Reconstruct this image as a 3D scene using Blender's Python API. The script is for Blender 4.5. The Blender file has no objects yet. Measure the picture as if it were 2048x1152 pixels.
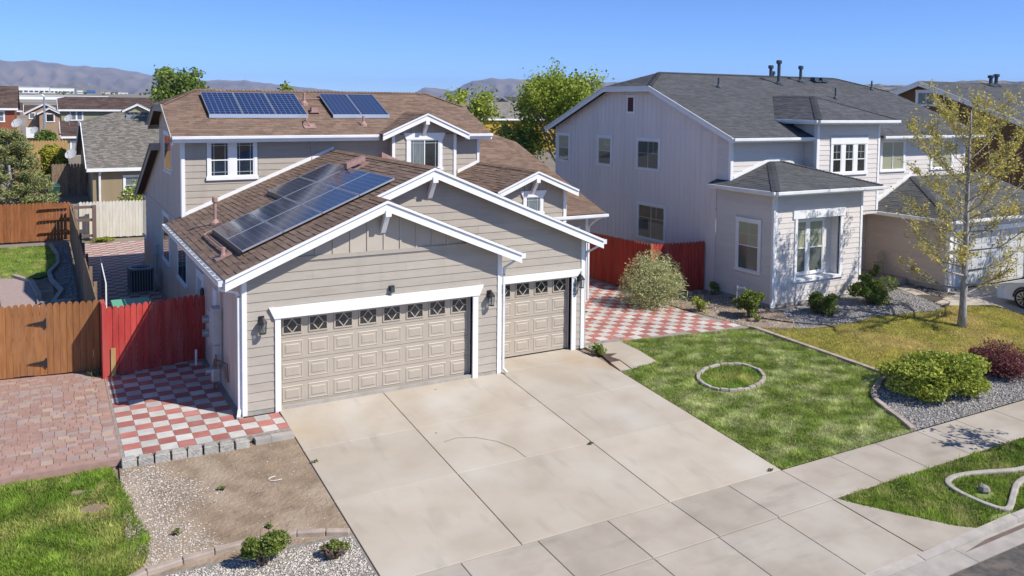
import bpy, math, random
import numpy as np
from mathutils import Vector, Matrix

random.seed(7)
RNG = np.random.default_rng(11)
rad = math.radians
scene = bpy.context.scene
col = scene.collection

# ------------------------------------------------------------------ camera
cam_d = bpy.data.cameras.new('camera')
cam = bpy.data.objects.new('camera', cam_d)
col.objects.link(cam)
YAW, PITCH, ROLL = 0.51401, 0.05652, 0.01028
fw = Vector((math.sin(YAW) * math.cos(PITCH), math.cos(YAW) * math.cos(PITCH), -math.sin(PITCH)))
rt = Vector((math.cos(YAW), -math.sin(YAW), 0))
dn = fw.cross(rt)
rt2 = rt * math.cos(ROLL) - dn * math.sin(ROLL)
dn2 = rt * math.sin(ROLL) + dn * math.cos(ROLL)
mw = Matrix(((rt2.x, -dn2.x, -fw.x, -3.819), (rt2.y, -dn2.y, -fw.y, -18.891), (rt2.z, -dn2.z, -fw.z, 7.037), (0, 0, 0, 1)))
cam.matrix_world = mw
cam_d.sensor_width = 36
cam_d.lens = 1672.13 * 36 / 2048
cam_d.shift_y = -(576 - 302.29) / 2048
cam_d.clip_start = 0.1
cam_d.clip_end = 60000
scene.camera = cam

# ------------------------------------------------------------------ light
SUN = Vector((0.427, -0.551, 0.716)).normalized()
EL = math.asin(SUN.z)
world = bpy.data.worlds.new('World')
scene.world = world
world.use_nodes = True
wn = world.node_tree
bg = wn.nodes['Background']
sky = wn.nodes.new('ShaderNodeTexSky')
sky.sky_type = 'NISHITA'
sky.sun_disc = False
sky.sun_elevation = EL
sky.sun_rotation = math.atan2(SUN.x, SUN.y)
sky.altitude = 6000
sky.air_density = 1.0
sky.dust_density = 0.0
sky.ozone_density = 10.0
wn.links.new(sky.outputs[0], bg.inputs[0])
bg.inputs[1].default_value = 0.132
sun_d = bpy.data.lights.new('sun', 'SUN')
sun_d.energy = 3.8
sun_d.angle = rad(0.53)
sun_d.color = (1.0, 0.955, 0.885)
sun = bpy.data.objects.new('sun', sun_d)
sun.rotation_euler = SUN.to_track_quat('Z', 'Y').to_euler()
col.objects.link(sun)
scene.view_settings.view_transform = 'Standard'
scene.view_settings.look = 'None'
scene.view_settings.exposure = 0.6
scene.view_settings.gamma = 1.0
scene.view_settings.use_curve_mapping = False

# ------------------------------------------------------------------ materials
MATS = {}


def mat(name, c1, c2=None, scale=3.0, rough=0.8, bump=0.0, bscale=40.0, orand=0.0, rv=0.0, stretch=(1, 1, 1),
        spec=0.35, metal=0.0, c3=None, scale3=0.5, t3=(0.5, 0.7), detail=4.0, contrast=(0.35, 0.65), bdist=0.01,
        trans=0.0, c4=None, scale4=1.0, t4=(.6, .75), st4=(1, 1, 1)):
    m = bpy.data.materials.new(name)
    m.use_nodes = True
    nt = m.node_tree
    N, L = nt.nodes, nt.links
    b = N['Principled BSDF']
    b.inputs['Roughness'].default_value = rough
    b.inputs['Specular IOR Level'].default_value = spec
    b.inputs['Metallic'].default_value = metal
    geo = N.new('ShaderNodeNewGeometry')
    mp = N.new('ShaderNodeMapping')
    mp.inputs['Scale'].default_value = stretch
    L.new(geo.outputs['Position'], mp.inputs[0])

    def mixc(fac, a, bb):
        x = N.new('ShaderNodeMix')
        x.data_type = 'RGBA'
        if hasattr(fac, 'node'):
            L.new(fac, x.inputs[0])
        else:
            x.inputs[0].default_value = fac
        for q, v in ((6, a), (7, bb)):
            if hasattr(v, 'node'):
                L.new(v, x.inputs[q])
            else:
                x.inputs[q].default_value = (*v, 1)
        return x.outputs[2]

    def noise(sc, lo, hi, src=mp, dt=detail):
        n = N.new('ShaderNodeTexNoise')
        n.inputs['Scale'].default_value = sc
        n.inputs['Detail'].default_value = dt
        L.new(src.outputs[0], n.inputs['Vector'])
        r = N.new('ShaderNodeMapRange')
        r.inputs[1].default_value = lo
        r.inputs[2].default_value = hi
        L.new(n.outputs[0], r.inputs[0])
        return r.outputs[0]

    c = c1
    if c2 is not None:
        c = mixc(noise(scale, *contrast), c1, c2)
    if c3 is not None:
        c = mixc(noise(scale3, *t3), c, c3)
    if c4 is not None:
        mp4 = N.new('ShaderNodeMapping')
        mp4.inputs['Scale'].default_value = st4
        mp4.inputs['Location'].default_value = (3.7, 1.9, .3)
        L.new(geo.outputs['Position'], mp4.inputs[0])
        c = mixc(noise(scale4, *t4, src=mp4, dt=6.0), c, c4)
    if orand or rv:
        h = N.new('ShaderNodeHueSaturation')
        if hasattr(c, 'node'):
            L.new(c, h.inputs['Color'])
        else:
            h.inputs['Color'].default_value = (*c, 1)
        val = None
        if orand:
            oi = N.new('ShaderNodeObjectInfo')
            r = N.new('ShaderNodeMapRange')
            r.inputs[3].default_value = 1 - orand
            r.inputs[4].default_value = 1 + orand
            L.new(oi.outputs['Random'], r.inputs[0])
            val = r.outputs[0]
        if rv:
            at = N.new('ShaderNodeAttribute')
            at.attribute_name = 'rv'
            r = N.new('ShaderNodeMapRange')
            r.inputs[3].default_value = 1 - rv
            r.inputs[4].default_value = 1 + rv
            L.new(at.outputs['Fac'], r.inputs[0])
            if val is None:
                val = r.outputs[0]
            else:
                mu = N.new('ShaderNodeMath')
                mu.operation = 'MULTIPLY'
                L.new(val, mu.inputs[0])
                L.new(r.outputs[0], mu.inputs[1])
                val = mu.outputs[0]
        L.new(val, h.inputs['Value'])
        c = h.outputs[0]
    if hasattr(c, 'node'):
        L.new(c, b.inputs['Base Color'])
    else:
        b.inputs['Base Color'].default_value = (*c, 1)
    if bump:
        n = N.new('ShaderNodeTexNoise')
        n.inputs['Scale'].default_value = bscale
        n.inputs['Detail'].default_value = 3
        L.new(mp.outputs[0], n.inputs['Vector'])
        bp = N.new('ShaderNodeBump')
        bp.inputs['Strength'].default_value = bump
        bp.inputs['Distance'].default_value = bdist
        L.new(n.outputs[0], bp.inputs['Height'])
        L.new(bp.outputs[0], b.inputs['Normal'])
    if trans:
        # leaves: let some light through
        tr = N.new('ShaderNodeBsdfTranslucent')
        if hasattr(c, 'node'):
            L.new(c, tr.inputs[0])
        else:
            tr.inputs[0].default_value = (*c, 1)
        ms = N.new('ShaderNodeMixShader')
        ms.inputs[0].default_value = trans
        L.new(b.outputs[0], ms.inputs[1])
        L.new(tr.outputs[0], ms.inputs[2])
        L.new(ms.outputs[0], N['Material Output'].inputs[0])
    MATS[name] = m
    return m


siding = mat('beige_siding', (.44, .39, .325), (.405, .358, .298), 2.2, .75, .25, 60, orand=.05, stretch=(1, 1, 6), c3=(.37, .32, .26), scale3=.8, t3=(.6, .85), c4=(.36, .31, .245), scale4=1.0, t4=(.55, .95), st4=(3, 3, .35))
batten_m = mat('beige_board', (.49, .43, .355), (.455, .40, .33), 2, .75, .15, 50, orand=.03)
sidewall = mat('beige_panel_wall', (.72, .58, .47), (.65, .52, .42), 1.6, .8, .4, 25, stretch=(1, 1, .25), c4=(.54, .43, .35), scale4=1.0, t4=(.5, .9), st4=(3, 3, .25))
white = mat('white_trim_paint', (.84, .84, .83), (.79, .79, .78), 2.5, .55, .12, 50)
whitem = mat('white_metal_gutter', (.78, .79, .79), (.68, .69, .70), 2.0, .4, 0, spec=.5)
shing = mat('brown_shingles', (.208, .138, .098), (.176, .115, .082), 9, .9, .3, 160, rv=.20, c3=(.225, .153, .112), scale3=.7, t3=(.45, .75))
deckm = mat('brown_roof_felt', (.10, .066, .05), None, rough=.95)
shingN = mat('slate_grey_shingles', (.088, .090, .095), (.075, .077, .081), 9, .9, .3, 160, rv=.16, c3=(.098, .10, .104), scale3=.6, t3=(.45, .75))
deckN = mat('grey_roof_felt', (.045, .046, .05), None, rough=.95)
shingG = mat('weathered_grey_shingles', (.27, .245, .21), (.21, .19, .165), 9, .9, .3, 120, rv=.16)
shingF = mat('far_brown_shingles', (.115, .075, .06), (.085, .055, .045), 5, .9, .5, 60, rv=.3)
sidN = mat('grey_lilac_siding', (.70, .645, .60), (.66, .61, .565), 2.0, .75, .25, 60, orand=.04, stretch=(1, 1, 6))
wallN = mat('grey_lilac_panel_wall', (.82, .745, .69), (.77, .70, .65), 1.3, .8, .4, 25, stretch=(1, 1, .25), c4=(.70, .635, .585), scale4=1.1, t4=(.5, .9), st4=(2.5, 2.5, .16))
doorm = mat('beige_garage_door', (.455, .39, .31), (.43, .37, .295), 4, .5, .08, 80, spec=.4, c4=(.37, .31, .24), scale4=.9, t4=(.55, .95), st4=(2, 2, .6))
dark = mat('dark_void', (.012, .013, .015), None, rough=.6)
interior = mat('dim_room', (.045, .045, .047), (.02, .02, .02), 2.5, .8)  # dark board colour stands in for the unlit room behind a pane
curtain = mat('pale_curtain', (.42, .42, .42), (.25, .25, .25), 6, .9, stretch=(6, 6, .4))
pane_backing = mat('cream_blind', (.74, .65, .42), (.62, .54, .35), 8, .8, stretch=(1, 1, 12))
blindd = mat('grey_green_blind', (.28, .265, .21), (.21, .20, .165), 8, .8, stretch=(1, 1, 12))
concrete = mat('driveway_concrete', (.455, .392, .312), (.405, .345, .272), 1.1, .85, .25, 60, orand=.05, c3=(.49, .445, .375), scale3=.6, t3=(.45, .72), detail=10, c4=(.30, .262, .215), scale4=1.6, t4=(.58, 1.0), st4=(1.8, .5, 1))
concW = mat('sidewalk_concrete', (.415, .36, .295), (.345, .297, .24), 1.4, .85, .25, 60, orand=.08, c3=(.445, .40, .335), scale3=.6, t3=(.45, .72), detail=10, c4=(.26, .225, .185), scale4=1.8, t4=(.56, .95), st4=(.5, 1.6, 1))
concC = mat('kerb_concrete', (.43, .395, .345), (.34, .31, .27), 3, .9, .3, 50, orand=.07)
jointm = mat('dark_joint_sand', (.06, .05, .042), (.11, .09, .07), 20, .95)  # dark sand bed showing between the slabs
tileR = mat('red_patio_tile', (.44, .165, .132), (.37, .13, .105), 5, .7, .1, 80, orand=.18, c3=(.49, .26, .22), scale3=2.5, t3=(.5, .8), c4=(.33, .21, .17), scale4=1.6, t4=(.55, .85))
tileW = mat('white_patio_tile', (.57, .545, .49), (.48, .46, .42), 4, .7, .1, 80, orand=.16, c3=(.41, .41, .37), scale3=1.7, t3=(.5, .75), c4=(.45, .37, .31), scale4=1.6, t4=(.55, .85))
grout = mat('pale_grout', (.36, .31, .27), (.25, .21, .18), 12, .95, .2, 60)
pav = mat('rose_paver', (.40, .255, .205), (.345, .215, .172), 6, .85, .3, 60, orand=.11)
pavY = mat('buff_paver', (.45, .335, .25), (.40, .29, .22), 6, .85, .3, 60, orand=.09)
pavG = mat('grey_rose_paver', (.40, .305, .27), (.35, .265, .235), 6, .85, .3, 60, orand=.08)
dirt = mat('tan_dirt', (.315, .235, .16), (.225, .163, .108), 2.6, .95, .9, 14, c3=(.38, .30, .22), scale3=1.1, t3=(.5, .72), bdist=.035, detail=10, c4=(.17, .125, .09), scale4=4.0, t4=(.6, .85))
earth = mat('plain_earth', (.26, .21, .15), (.2, .165, .12), .6, .95, .4, 8, bdist=.05)
plainm = mat('dry_valley_floor', (.25, .215, .165), (.18, .165, .12), .02, .95, c3=(.34, .30, .25), scale3=.008, t3=(.5, .6), detail=8)
gravW = mat('white_gravel', (.50, .455, .40), None, rough=.9, rv=.45, spec=.2)
gravG = mat('blue_grey_gravel', (.36, .345, .335), None, rough=.9, rv=.5, spec=.2)
gravB = mat('gravel_underlay', (.30, .27, .23), (.21, .185, .155), 9, .95, .8, 45, bdist=.03)
lawnS = mat('lawn_soil', (.235, .275, .085), (.175, .215, .06), 3, .95, .3, 30, c4=(.33, .27, .16), scale4=2.4, t4=(.6, .78))
lawnSN = mat('dry_lawn_soil', (.33, .275, .085), (.27, .235, .07), 1.2, .95, .3, 30)
grassm = mat('green_grass', (.40, .465, .13), (.235, .315, .065), 1.9, .75, rv=.6, c3=(.60, .62, .31), scale3=1.3, t3=(.46, .66), spec=.1, stretch=(1, 1.8, 1), trans=.4, c4=(.54, .47, .23), scale4=2.4, t4=(.62, .80))
grassL = mat('lush_grass', (.32, .435, .07), (.19, .295, .045), 2.2, .75, rv=.6, c3=(.52, .50, .17), scale3=.9, t3=(.52, .72), spec=.1, trans=.4, c4=(.54, .45, .22), scale4=2.2, t4=(.62, .80))
grassP = mat('parkway_grass', (.29, .39, .06), (.17, .25, .042), 2.2, .75, rv=.6, c3=(.45, .42, .17), scale3=1.3, t3=(.5, .75), spec=.1, trans=.4, c4=(.5, .42, .22), scale4=2.2, t4=(.58, .78))
grassN = mat('olive_dry_grass', (.50, .455, .115), (.38, .375, .085), .8, .8, rv=.5, c3=(.66, .52, .23), scale3=.45, t3=(.48, .68), spec=.1, trans=.35)
cedar = mat('orange_cedar', (.36, .158, .055), (.27, .11, .036), 3.5, .75, .3, 40, orand=.15, stretch=(4, 4, .5), c4=(.24, .12, .06), scale4=1.0, t4=(.5, .85), st4=(3, 3, .4))
cedarN = mat('brown_cedar_back', (.33, .12, .04), (.24, .085, .027), 3.5, .75, .3, 40, orand=.12, stretch=(4, 4, .5))
oldwood = mat('weathered_wood', (.27, .19, .12), (.18, .125, .085), 4, .85, .4, 40, orand=.2, stretch=(4, 4, .5))
redp = mat('bright_red_fence_paint', (.48, .055, .044), (.39, .04, .033), 3, .65, .2, 40, orand=.13, stretch=(4, 4, .5), c4=(.46, .13, .10), scale4=1.3, t4=(.45, .8), st4=(3, 3, .5))
redd = mat('deep_red_fence_stain', (.40, .045, .028), (.32, .033, .022), 3, .7, .2, 40, orand=.13, stretch=(4, 4, .5), c4=(.36, .09, .06), scale4=1.3, t4=(.5, .85), st4=(3, 3, .5))
rawwood = mat('raw_yellow_pine', (.48, .30, .125), (.40, .24, .095), 6, .7, stretch=(4, 4, .5))
fencew = mat('cream_fence_paint', (.70, .665, .565), (.60, .57, .48), 3, .8, .3, 40, orand=.06, stretch=(4, 4, .5))
postm = mat('mauve_post', (.16, .115, .10), None, rough=.8)
rust = mat('dusty_rose_vent_metal', (.40, .25, .215), (.31, .19, .16), 9, .6)
ventN = mat('blue_grey_vent_metal', (.085, .105, .12), (.06, .075, .09), 9, .5, metal=.3)
galv = mat('galvanised_metal', (.45, .46, .47), (.36, .37, .38), 8, .4, metal=.6)
black = mat('black_metal', (.02, .02, .022), None, rough=.45, spec=.5)
alu = mat('aluminium_frame', (.62, .63, .65), None, rough=.35, metal=.7)
acm = mat('grey_green_ac_metal', (.30, .33, .315), (.25, .275, .265), 6, .5)
acd = mat('dark_coil', (.035, .05, .055), None, rough=.6)
grbox = mat('pale_grey_enamel', (.55, .55, .53), (.48, .48, .46), 5, .5)
tub = mat('mint_green_plastic', (.14, .42, .27), None, rough=.5)
binm = mat('dark_green_plastic', (.02, .07, .05), None, rough=.5)
numm = mat('black_number_paint', (.015, .015, .016), None, rough=.5)
hosem = mat('black_rubber', (.015, .015, .016), None, rough=.6)
bronze = mat('rust_bronze', (.22, .10, .035), None, rough=.5, metal=.4)
sage = mat('sage_green_iron', (.30, .32, .235), None, rough=.5)
stonem = mat('grey_stone', (.34, .31, .27), (.24, .22, .19), 12, .9, .5, 40, orand=.15)
blockm = mat('split_concrete_block', (.44, .415, .37), (.33, .31, .27), 9, .95, .8, 30, orand=.1, bdist=.03)
edgem = mat('pinkish_edging', (.43, .35, .285), (.33, .265, .215), 5, .9, .4, 40, orand=.12)
bark = mat('pale_grey_bark', (.46, .43, .40), (.24, .22, .20), 9, .9, .6, 30, stretch=(1, 1, .35), bdist=.02)
twigm = mat('brown_twig', (.16, .11, .08), None, rough=.9)
leafY = mat('olive_yellow_leaf', (.64, .51, .12), (.46, .42, .09), 2.5, .6, rv=.5, trans=.42)
leafG = mat('spring_green_leaf', (.40, .455, .065), (.26, .345, .05), 1.0, .6, rv=.55, trans=.4)
leafM = mat('mid_green_leaf', (.26, .345, .075), (.18, .255, .055), 1.2, .6, rv=.55, trans=.38)
leafD = mat('shrub_green_leaf', (.23, .285, .05), (.15, .20, .04), 3, .55, rv=.55, trans=.3)
leafL = mat('lime_shrub_leaf', (.42, .455, .07), (.28, .34, .052), 3, .6, rv=.55, trans=.35)
leafS = mat('silvery_green_leaf', (.56, .55, .28), (.40, .43, .20), 3, .7, rv=.5, trans=.3)
leafP = mat('purple_barberry_leaf', (.26, .085, .08), (.16, .055, .058), 3, .6, rv=.55, trans=.3)
pineg = mat('pine_needles', (.38, .385, .14), (.21, .24, .10), 2, .8, rv=.5, trans=.3)
hedgem = mat('yellow_green_hedge_leaf', (.50, .46, .06), (.34, .36, .05), 1.5, .7, rv=.5, trans=.35)
asphalt = mat('asphalt', (.115, .102, .09), (.075, .068, .062), 9, .9, .5, 80, c3=(.19, .155, .125), scale3=3, t3=(.5, .75))
gutterm = mat('damp_gutter', (.19, .13, .105), (.13, .095, .08), 4, .8)
carw = mat('white_car_paint', (.78, .78, .79), None, rough=.22, spec=.6)
carg = mat('car_glass', (.02, .025, .03), None, rough=.05, spec=.7)
tyrem = mat('tyre_rubber', (.018, .018, .019), None, rough=.85)
rimm = mat('alloy_rim', (.55, .56, .58), None, rough=.3, metal=.8)
olive = mat('olive_green_wall', (.33, .31, .185), (.30, .28, .17), 1, .8)
tanw = mat('tan_stucco_wall', (.40, .27, .175), (.36, .245, .16), 1, .8)
redw = mat('terracotta_wall', (.30, .095, .05), (.26, .082, .045), 1, .8)
brownw = mat('chocolate_brown_wall', (.165, .098, .048), (.135, .08, .039), 1.2, .85, .3, 25, stretch=(1, 1, .25))
tan2 = mat('khaki_wall', (.33, .255, .155), (.29, .225, .14), 1.2, .85, .3, 25, stretch=(1, 1, .25))
yelw = mat('mustard_wall', (.46, .28, .035), None, rough=.8)
stainm = mat('water_stained_siding', (.30, .25, .19), (.22, .18, .13), 3, .8)
porchw = mat('warm_bounce_siding', (.60, .50, .42), (.55, .46, .385), 2.0, .75, .2, 60, orand=.03, stretch=(1, 1, 6))  # shaded siding; the peach tint is warm bounce put into the colour
maroon = mat('maroon_vent_slats', (.11, .02, .028), None, rough=.7)
mulch = mat('dark_mulch', (.13, .09, .068), (.07, .048, .038), 25, .95, .8, 40, bdist=.03)
copper = mat('rusted_pipe', (.22, .11, .06), None, rough=.7)


def glass_mat():
    m = bpy.data.materials.new('window_glass')
    m.use_nodes = True
    nt = m.node_tree
    N, L = nt.nodes, nt.links
    for n in list(N):
        if n.type == 'BSDF_PRINCIPLED':
            N.remove(n)
    t = N.new('ShaderNodeBsdfTransparent')
    t.inputs[0].default_value = (.72, .78, .80, 1)
    g = N.new('ShaderNodeBsdfGlossy')
    g.inputs['Roughness'].default_value = 0.03
    f0 = N.new('ShaderNodeLayerWeight')
    f0.inputs['Blend'].default_value = 0.5
    f = N.new('ShaderNodeMath')
    f.operation = 'POWER'
    f.inputs[1].default_value = 3.5
    L.new(f0.outputs['Facing'], f.inputs[0])
    a = N.new('ShaderNodeMath')
    a.operation = 'MULTIPLY_ADD'
    a.inputs[1].default_value = 0.8
    a.inputs[2].default_value = 0.07
    L.new(f.outputs[0], a.inputs[0])
    ms = N.new('ShaderNodeMixShader')
    L.new(a.outputs[0], ms.inputs[0])
    L.new(t.outputs[0], ms.inputs[1])
    L.new(g.outputs[0], ms.inputs[2])
    L.new(ms.outputs[0], N['Material Output'].inputs[0])
    return m


glass = glass_mat()


def solar_mat(name, base, line, nu, nv, lw):
    """photovoltaic cells printed under glass; uses the UV of each panel"""
    m = bpy.data.materials.new(name)
    m.use_nodes = True
    nt = m.node_tree
    N, L = nt.nodes, nt.links
    b = N['Principled BSDF']
    uv = N.new('ShaderNodeUVMap')
    sep = N.new('ShaderNodeSeparateXYZ')
    L.new(uv.outputs[0], sep.inputs[0])

    def math_(op, a, v=None, w=None):
        x = N.new('ShaderNodeMath')
        x.operation = op
        for k, q in enumerate((a, v, w)):
            if q is None:
                continue
            if hasattr(q, 'node'):
                L.new(q, x.inputs[k])
            else:
                x.inputs[k].default_value = q
        return x.outputs[0]

    def lines(o, n, wd):
        q = math_('FRACT', math_('MULTIPLY', o, n))
        return math_('MAXIMUM', math_('LESS_THAN', q, wd), math_('GREATER_THAN', q, 1 - wd))
    ln = math_('MAXIMUM', lines(sep.outputs[0], nu, lw), lines(sep.outputs[1], nv, lw))
    x = N.new('ShaderNodeMix')
    x.data_type = 'RGBA'
    L.new(ln, x.inputs[0])
    x.inputs[6].default_value = (*base, 1)
    x.inputs[7].default_value = (*line, 1)
    L.new(x.outputs[2], b.inputs['Base Color'])
    b.inputs['Roughness'].default_value = .42
    b.inputs['Coat Weight'].default_value = 1.0
    b.inputs['Coat Roughness'].default_value = 0.11
    b.inputs['Specular IOR Level'].default_value = .5
    return m


solarA = solar_mat('dark_solar_cells', (.006, .010, .030), (.22, .24, .29), 10, 6, .028)
solarB = solar_mat('blue_solar_cells', (.008, .022, .085), (.20, .25, .34), 6, 10, .035)


def rust_stain(m, spots):
    """iron stain soaked into the concrete at fixed places"""
    nt = m.node_tree
    N, L = nt.nodes, nt.links
    b = N['Principled BSDF']
    src = b.inputs['Base Color'].links[0].from_socket
    geo = N.new('ShaderNodeNewGeometry')
    nz = N.new('ShaderNodeTexNoise')
    nz.inputs['Scale'].default_value = 2.3
    nz.inputs['Detail'].default_value = 5
    L.new(geo.outputs['Position'], nz.inputs['Vector'])
    for (x, y, r, col_, k) in spots:
        d = N.new('ShaderNodeVectorMath')
        d.operation = 'DISTANCE'
        L.new(geo.outputs['Position'], d.inputs[0])
        d.inputs[1].default_value = (x, y, 0)
        r1 = N.new('ShaderNodeMapRange')
        r1.inputs[1].default_value = r
        r1.inputs[2].default_value = 0
        L.new(d.outputs['Value'], r1.inputs[0])
        mu = N.new('ShaderNodeMath')
        mu.operation = 'MULTIPLY'
        L.new(r1.outputs[0], mu.inputs[0])
        L.new(nz.outputs[0], mu.inputs[1])
        m2 = N.new('ShaderNodeMath')
        m2.operation = 'MULTIPLY'
        m2.use_clamp = True
        m2.inputs[1].default_value = k
        L.new(mu.outputs[0], m2.inputs[0])
        x_ = N.new('ShaderNodeMix')
        x_.data_type = 'RGBA'
        L.new(m2.outputs[0], x_.inputs[0])
        L.new(src, x_.inputs[6])
        x_.inputs[7].default_value = (*col_, 1)
        src = x_.outputs[2]
    L.new(src, b.inputs['Base Color'])


rust_stain(concrete, [(9.1, .1, .9, (.42, .29, .16), 1.0), (9.7, -.6, .6, (.40, .24, .11), 1.2), (1.0, -1.2, 1.0, (.44, .31, .17), .7), (4.3, -1.0, .7, (.54, .52, .47), .9), (8.1, -3.2, 1.0, (.52, .49, .45), .8), (6.9, -4.3, .7, (.52, .49, .45), .8)])

# ------------------------------------------------------------------ helpers
ORG = {}


def link(o, parent=None, kind=None, label=None, cat=None, group=None):
    col.objects.link(o)
    if parent is not None:
        o.parent = parent
    if kind:
        o['kind'] = kind
    if label:
        o['label'] = label
    if cat:
        o['category'] = cat
    if group:
        o['group'] = group
    return o


def thing(name, label, cat, loc, group=None):
    o = bpy.data.objects.new(name, None)
    o.location = loc
    o.empty_display_size = .2
    link(o, None, None, label, cat, group)
    ORG[o.name] = Vector(loc)
    return o


def worg(o):
    return ORG.get(o.name, Vector((0, 0, 0))) if o is not None else Vector((0, 0, 0))


class MB:
    def __init__(s):
        s.v = []
        s.f = []
        s.c = []
        s.uv = None

    def face(s, pts, c=.5):
        n = len(s.v)
        s.v += [tuple(p) for p in pts]
        s.f.append(tuple(range(n, n + len(pts))))
        s.c.append(c)

    def hexa(s, p, c=.5):
        n = len(s.v)
        s.v += [tuple(q) for q in p]
        for q in ((0, 3, 2, 1), (4, 5, 6, 7), (0, 1, 5, 4), (1, 2, 6, 5), (2, 3, 7, 6), (3, 0, 4, 7)):
            s.f.append(tuple(n + i for i in q))
            s.c.append(c)
        return s

    def box(s, x0, x1, y0, y1, z0, z1, c=.5):
        return s.hexa([(x0, y0, z0), (x1, y0, z0), (x1, y1, z0), (x0, y1, z0), (x0, y0, z1), (x1, y0, z1), (x1, y1, z1), (x0, y1, z1)], c)

    def prism(s, poly, vec, c=.5):
        n = len(s.v)
        k = len(poly)
        vec = Vector(vec)
        s.v += [tuple(Vector(p)) for p in poly] + [tuple(Vector(p) + vec) for p in poly]
        s.f.append(tuple(n + i for i in range(k)))
        s.f.append(tuple(n + k + i for i in reversed(range(k))))
        for i in range(k):
            j = (i + 1) % k
            s.f.append((n + j, n + i, n + k + i, n + k + j))
        s.c += [c] * (k + 2)
        return s

    def bar(s, a, b, w, h, up=(0, 0, 1), c=.5):
        a = Vector(a)
        b = Vector(b)
        d = (b - a).normalized()
        sd = d.cross(Vector(up))
        if sd.length < 1e-4:
            sd = d.cross(Vector((1, 0, 0)))
        sd.normalize()
        u = sd.cross(d)
        sd *= w / 2
        u *= h / 2
        return s.hexa([a - sd - u, a + sd - u, b + sd - u, b - sd - u, a - sd + u, a + sd + u, b + sd + u, b - sd + u], c)

    def tube(s, pts, r, n=6, c=.5, cap=True):
        pts = [Vector(p) for p in pts]
        rs = r if isinstance(r, (list, tuple)) else [r] * len(pts)
        base = len(s.v)
        ref = None
        for i, p in enumerate(pts):
            d = (pts[min(i + 1, len(pts) - 1)] - pts[max(i - 1, 0)])
            if d.length < 1e-6:
                d = Vector((0, 0, 1))
            d.normalize()
            if ref is None:
                ref = Vector((1, 0, 0)) if abs(d.x) < .8 else Vector((0, 1, 0))
            a = (ref - d * ref.dot(d)).normalized()
            ref = a
            b = d.cross(a)
            for k in range(n):
                t = 2 * math.pi * k / n
                s.v.append(tuple(p + (a * math.cos(t) + b * math.sin(t)) * rs[i]))
        for i in range(len(pts) - 1):
            for k in range(n):
                q = base + i * n
                s.f.append((q + k, q + (k + 1) % n, q + n + (k + 1) % n, q + n + k))
                s.c.append(c)
        if cap:
            s.f.append(tuple(base + k for k in reversed(range(n))))
            s.f.append(tuple(base + (len(pts) - 1) * n + k for k in range(n)))
            s.c += [c, c]
        return s

    def lathe(s, cx, cy, prof, n=12, c=.5):
        base = len(s.v)
        for r, z in prof:
            for k in range(n):
                t = 2 * math.pi * k / n
                s.v.append((cx + r * math.cos(t), cy + r * math.sin(t), z))
        for i in range(len(prof) - 1):
            for k in range(n):
                q = base + i * n
                s.f.append((q + k, q + (k + 1) % n, q + n + (k + 1) % n, q + n + k))
                s.c.append(c)
        s.f.append(tuple(base + k for k in reversed(range(n))))
        s.f.append(tuple(base + (len(prof) - 1) * n + k for k in range(n)))
        s.c += [c, c]
        return s

    def data(s, name, m, org=Vector((0, 0, 0)), smooth=False):
        me = bpy.data.meshes.new(name)
        v = np.array(s.v, dtype=float).reshape(-1, 3) - np.array(org)
        me.from_pydata(v.tolist(), [], s.f)
        if isinstance(m, (list, tuple)):
            for q in m:
                me.materials.append(q)
        else:
            me.materials.append(m)
        if len(s.c) == len(me.polygons) and any(x != .5 for x in s.c):
            a = me.attributes.new('rv', 'FLOAT', 'FACE')
            a.data.foreach_set('value', np.array(s.c, dtype=np.float32))
        me.polygons.foreach_set('use_smooth', [bool(smooth)] * len(me.polygons))
        me.update()
        return me

    def build(s, name, m, parent=None, kind=None, smooth=False, label=None, cat=None, group=None, bevel=0):
        org = worg(parent)
        o = bpy.data.objects.new(name, s.data(name, m, org, smooth))
        link(o, parent, kind, label, cat, group)
        ORG[o.name] = Vector(org)
        if bevel:
            b = o.modifiers.new('bevel', 'BEVEL')
            b.width = bevel
            b.segments = 2
            b.limit_method = 'ANGLE'
        return o


def inst(name, me, parent, loc, rz=0.0, label=None, cat=None, group=None, kind=None):
    """a piece sharing mesh data; loc in world metres"""
    o = bpy.data.objects.new(name, me)
    o.location = Vector(loc) - worg(parent)
    o.rotation_euler = (0, 0, rz)
    link(o, parent, kind, label, cat, group)
    return o


def fastmesh(name, V, F, m, parent=None, rv=None, kind='stuff', label=None, cat=None, group=None):
    """V (n,3) float, F (k,3|4) int arrays"""
    org = np.array(worg(parent))
    V = np.asarray(V, dtype=np.float32) - org.astype(np.float32)
    me = bpy.data.meshes.new(name)
    k = F.shape[1]
    me.vertices.add(len(V))
    me.vertices.foreach_set('co', V.ravel())
    me.loops.add(F.size)
    me.loops.foreach_set('vertex_index', F.ravel().astype(np.int32))
    me.polygons.add(len(F))
    me.polygons.foreach_set('loop_start', np.arange(0, F.size, k, dtype=np.int32))
    if rv is not None:
        a = me.attributes.new('rv', 'FLOAT', 'FACE')
        a.data.foreach_set('value', np.asarray(rv, dtype=np.float32))
    me.polygons.foreach_set('use_smooth', np.zeros(len(F), dtype=bool))
    me.materials.append(m)
    me.update(calc_edges=True)
    me.validate()
    o = bpy.data.objects.new(name, me)
    link(o, parent, kind, label, cat, group)
    ORG[o.name] = Vector(org)
    return o


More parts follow.
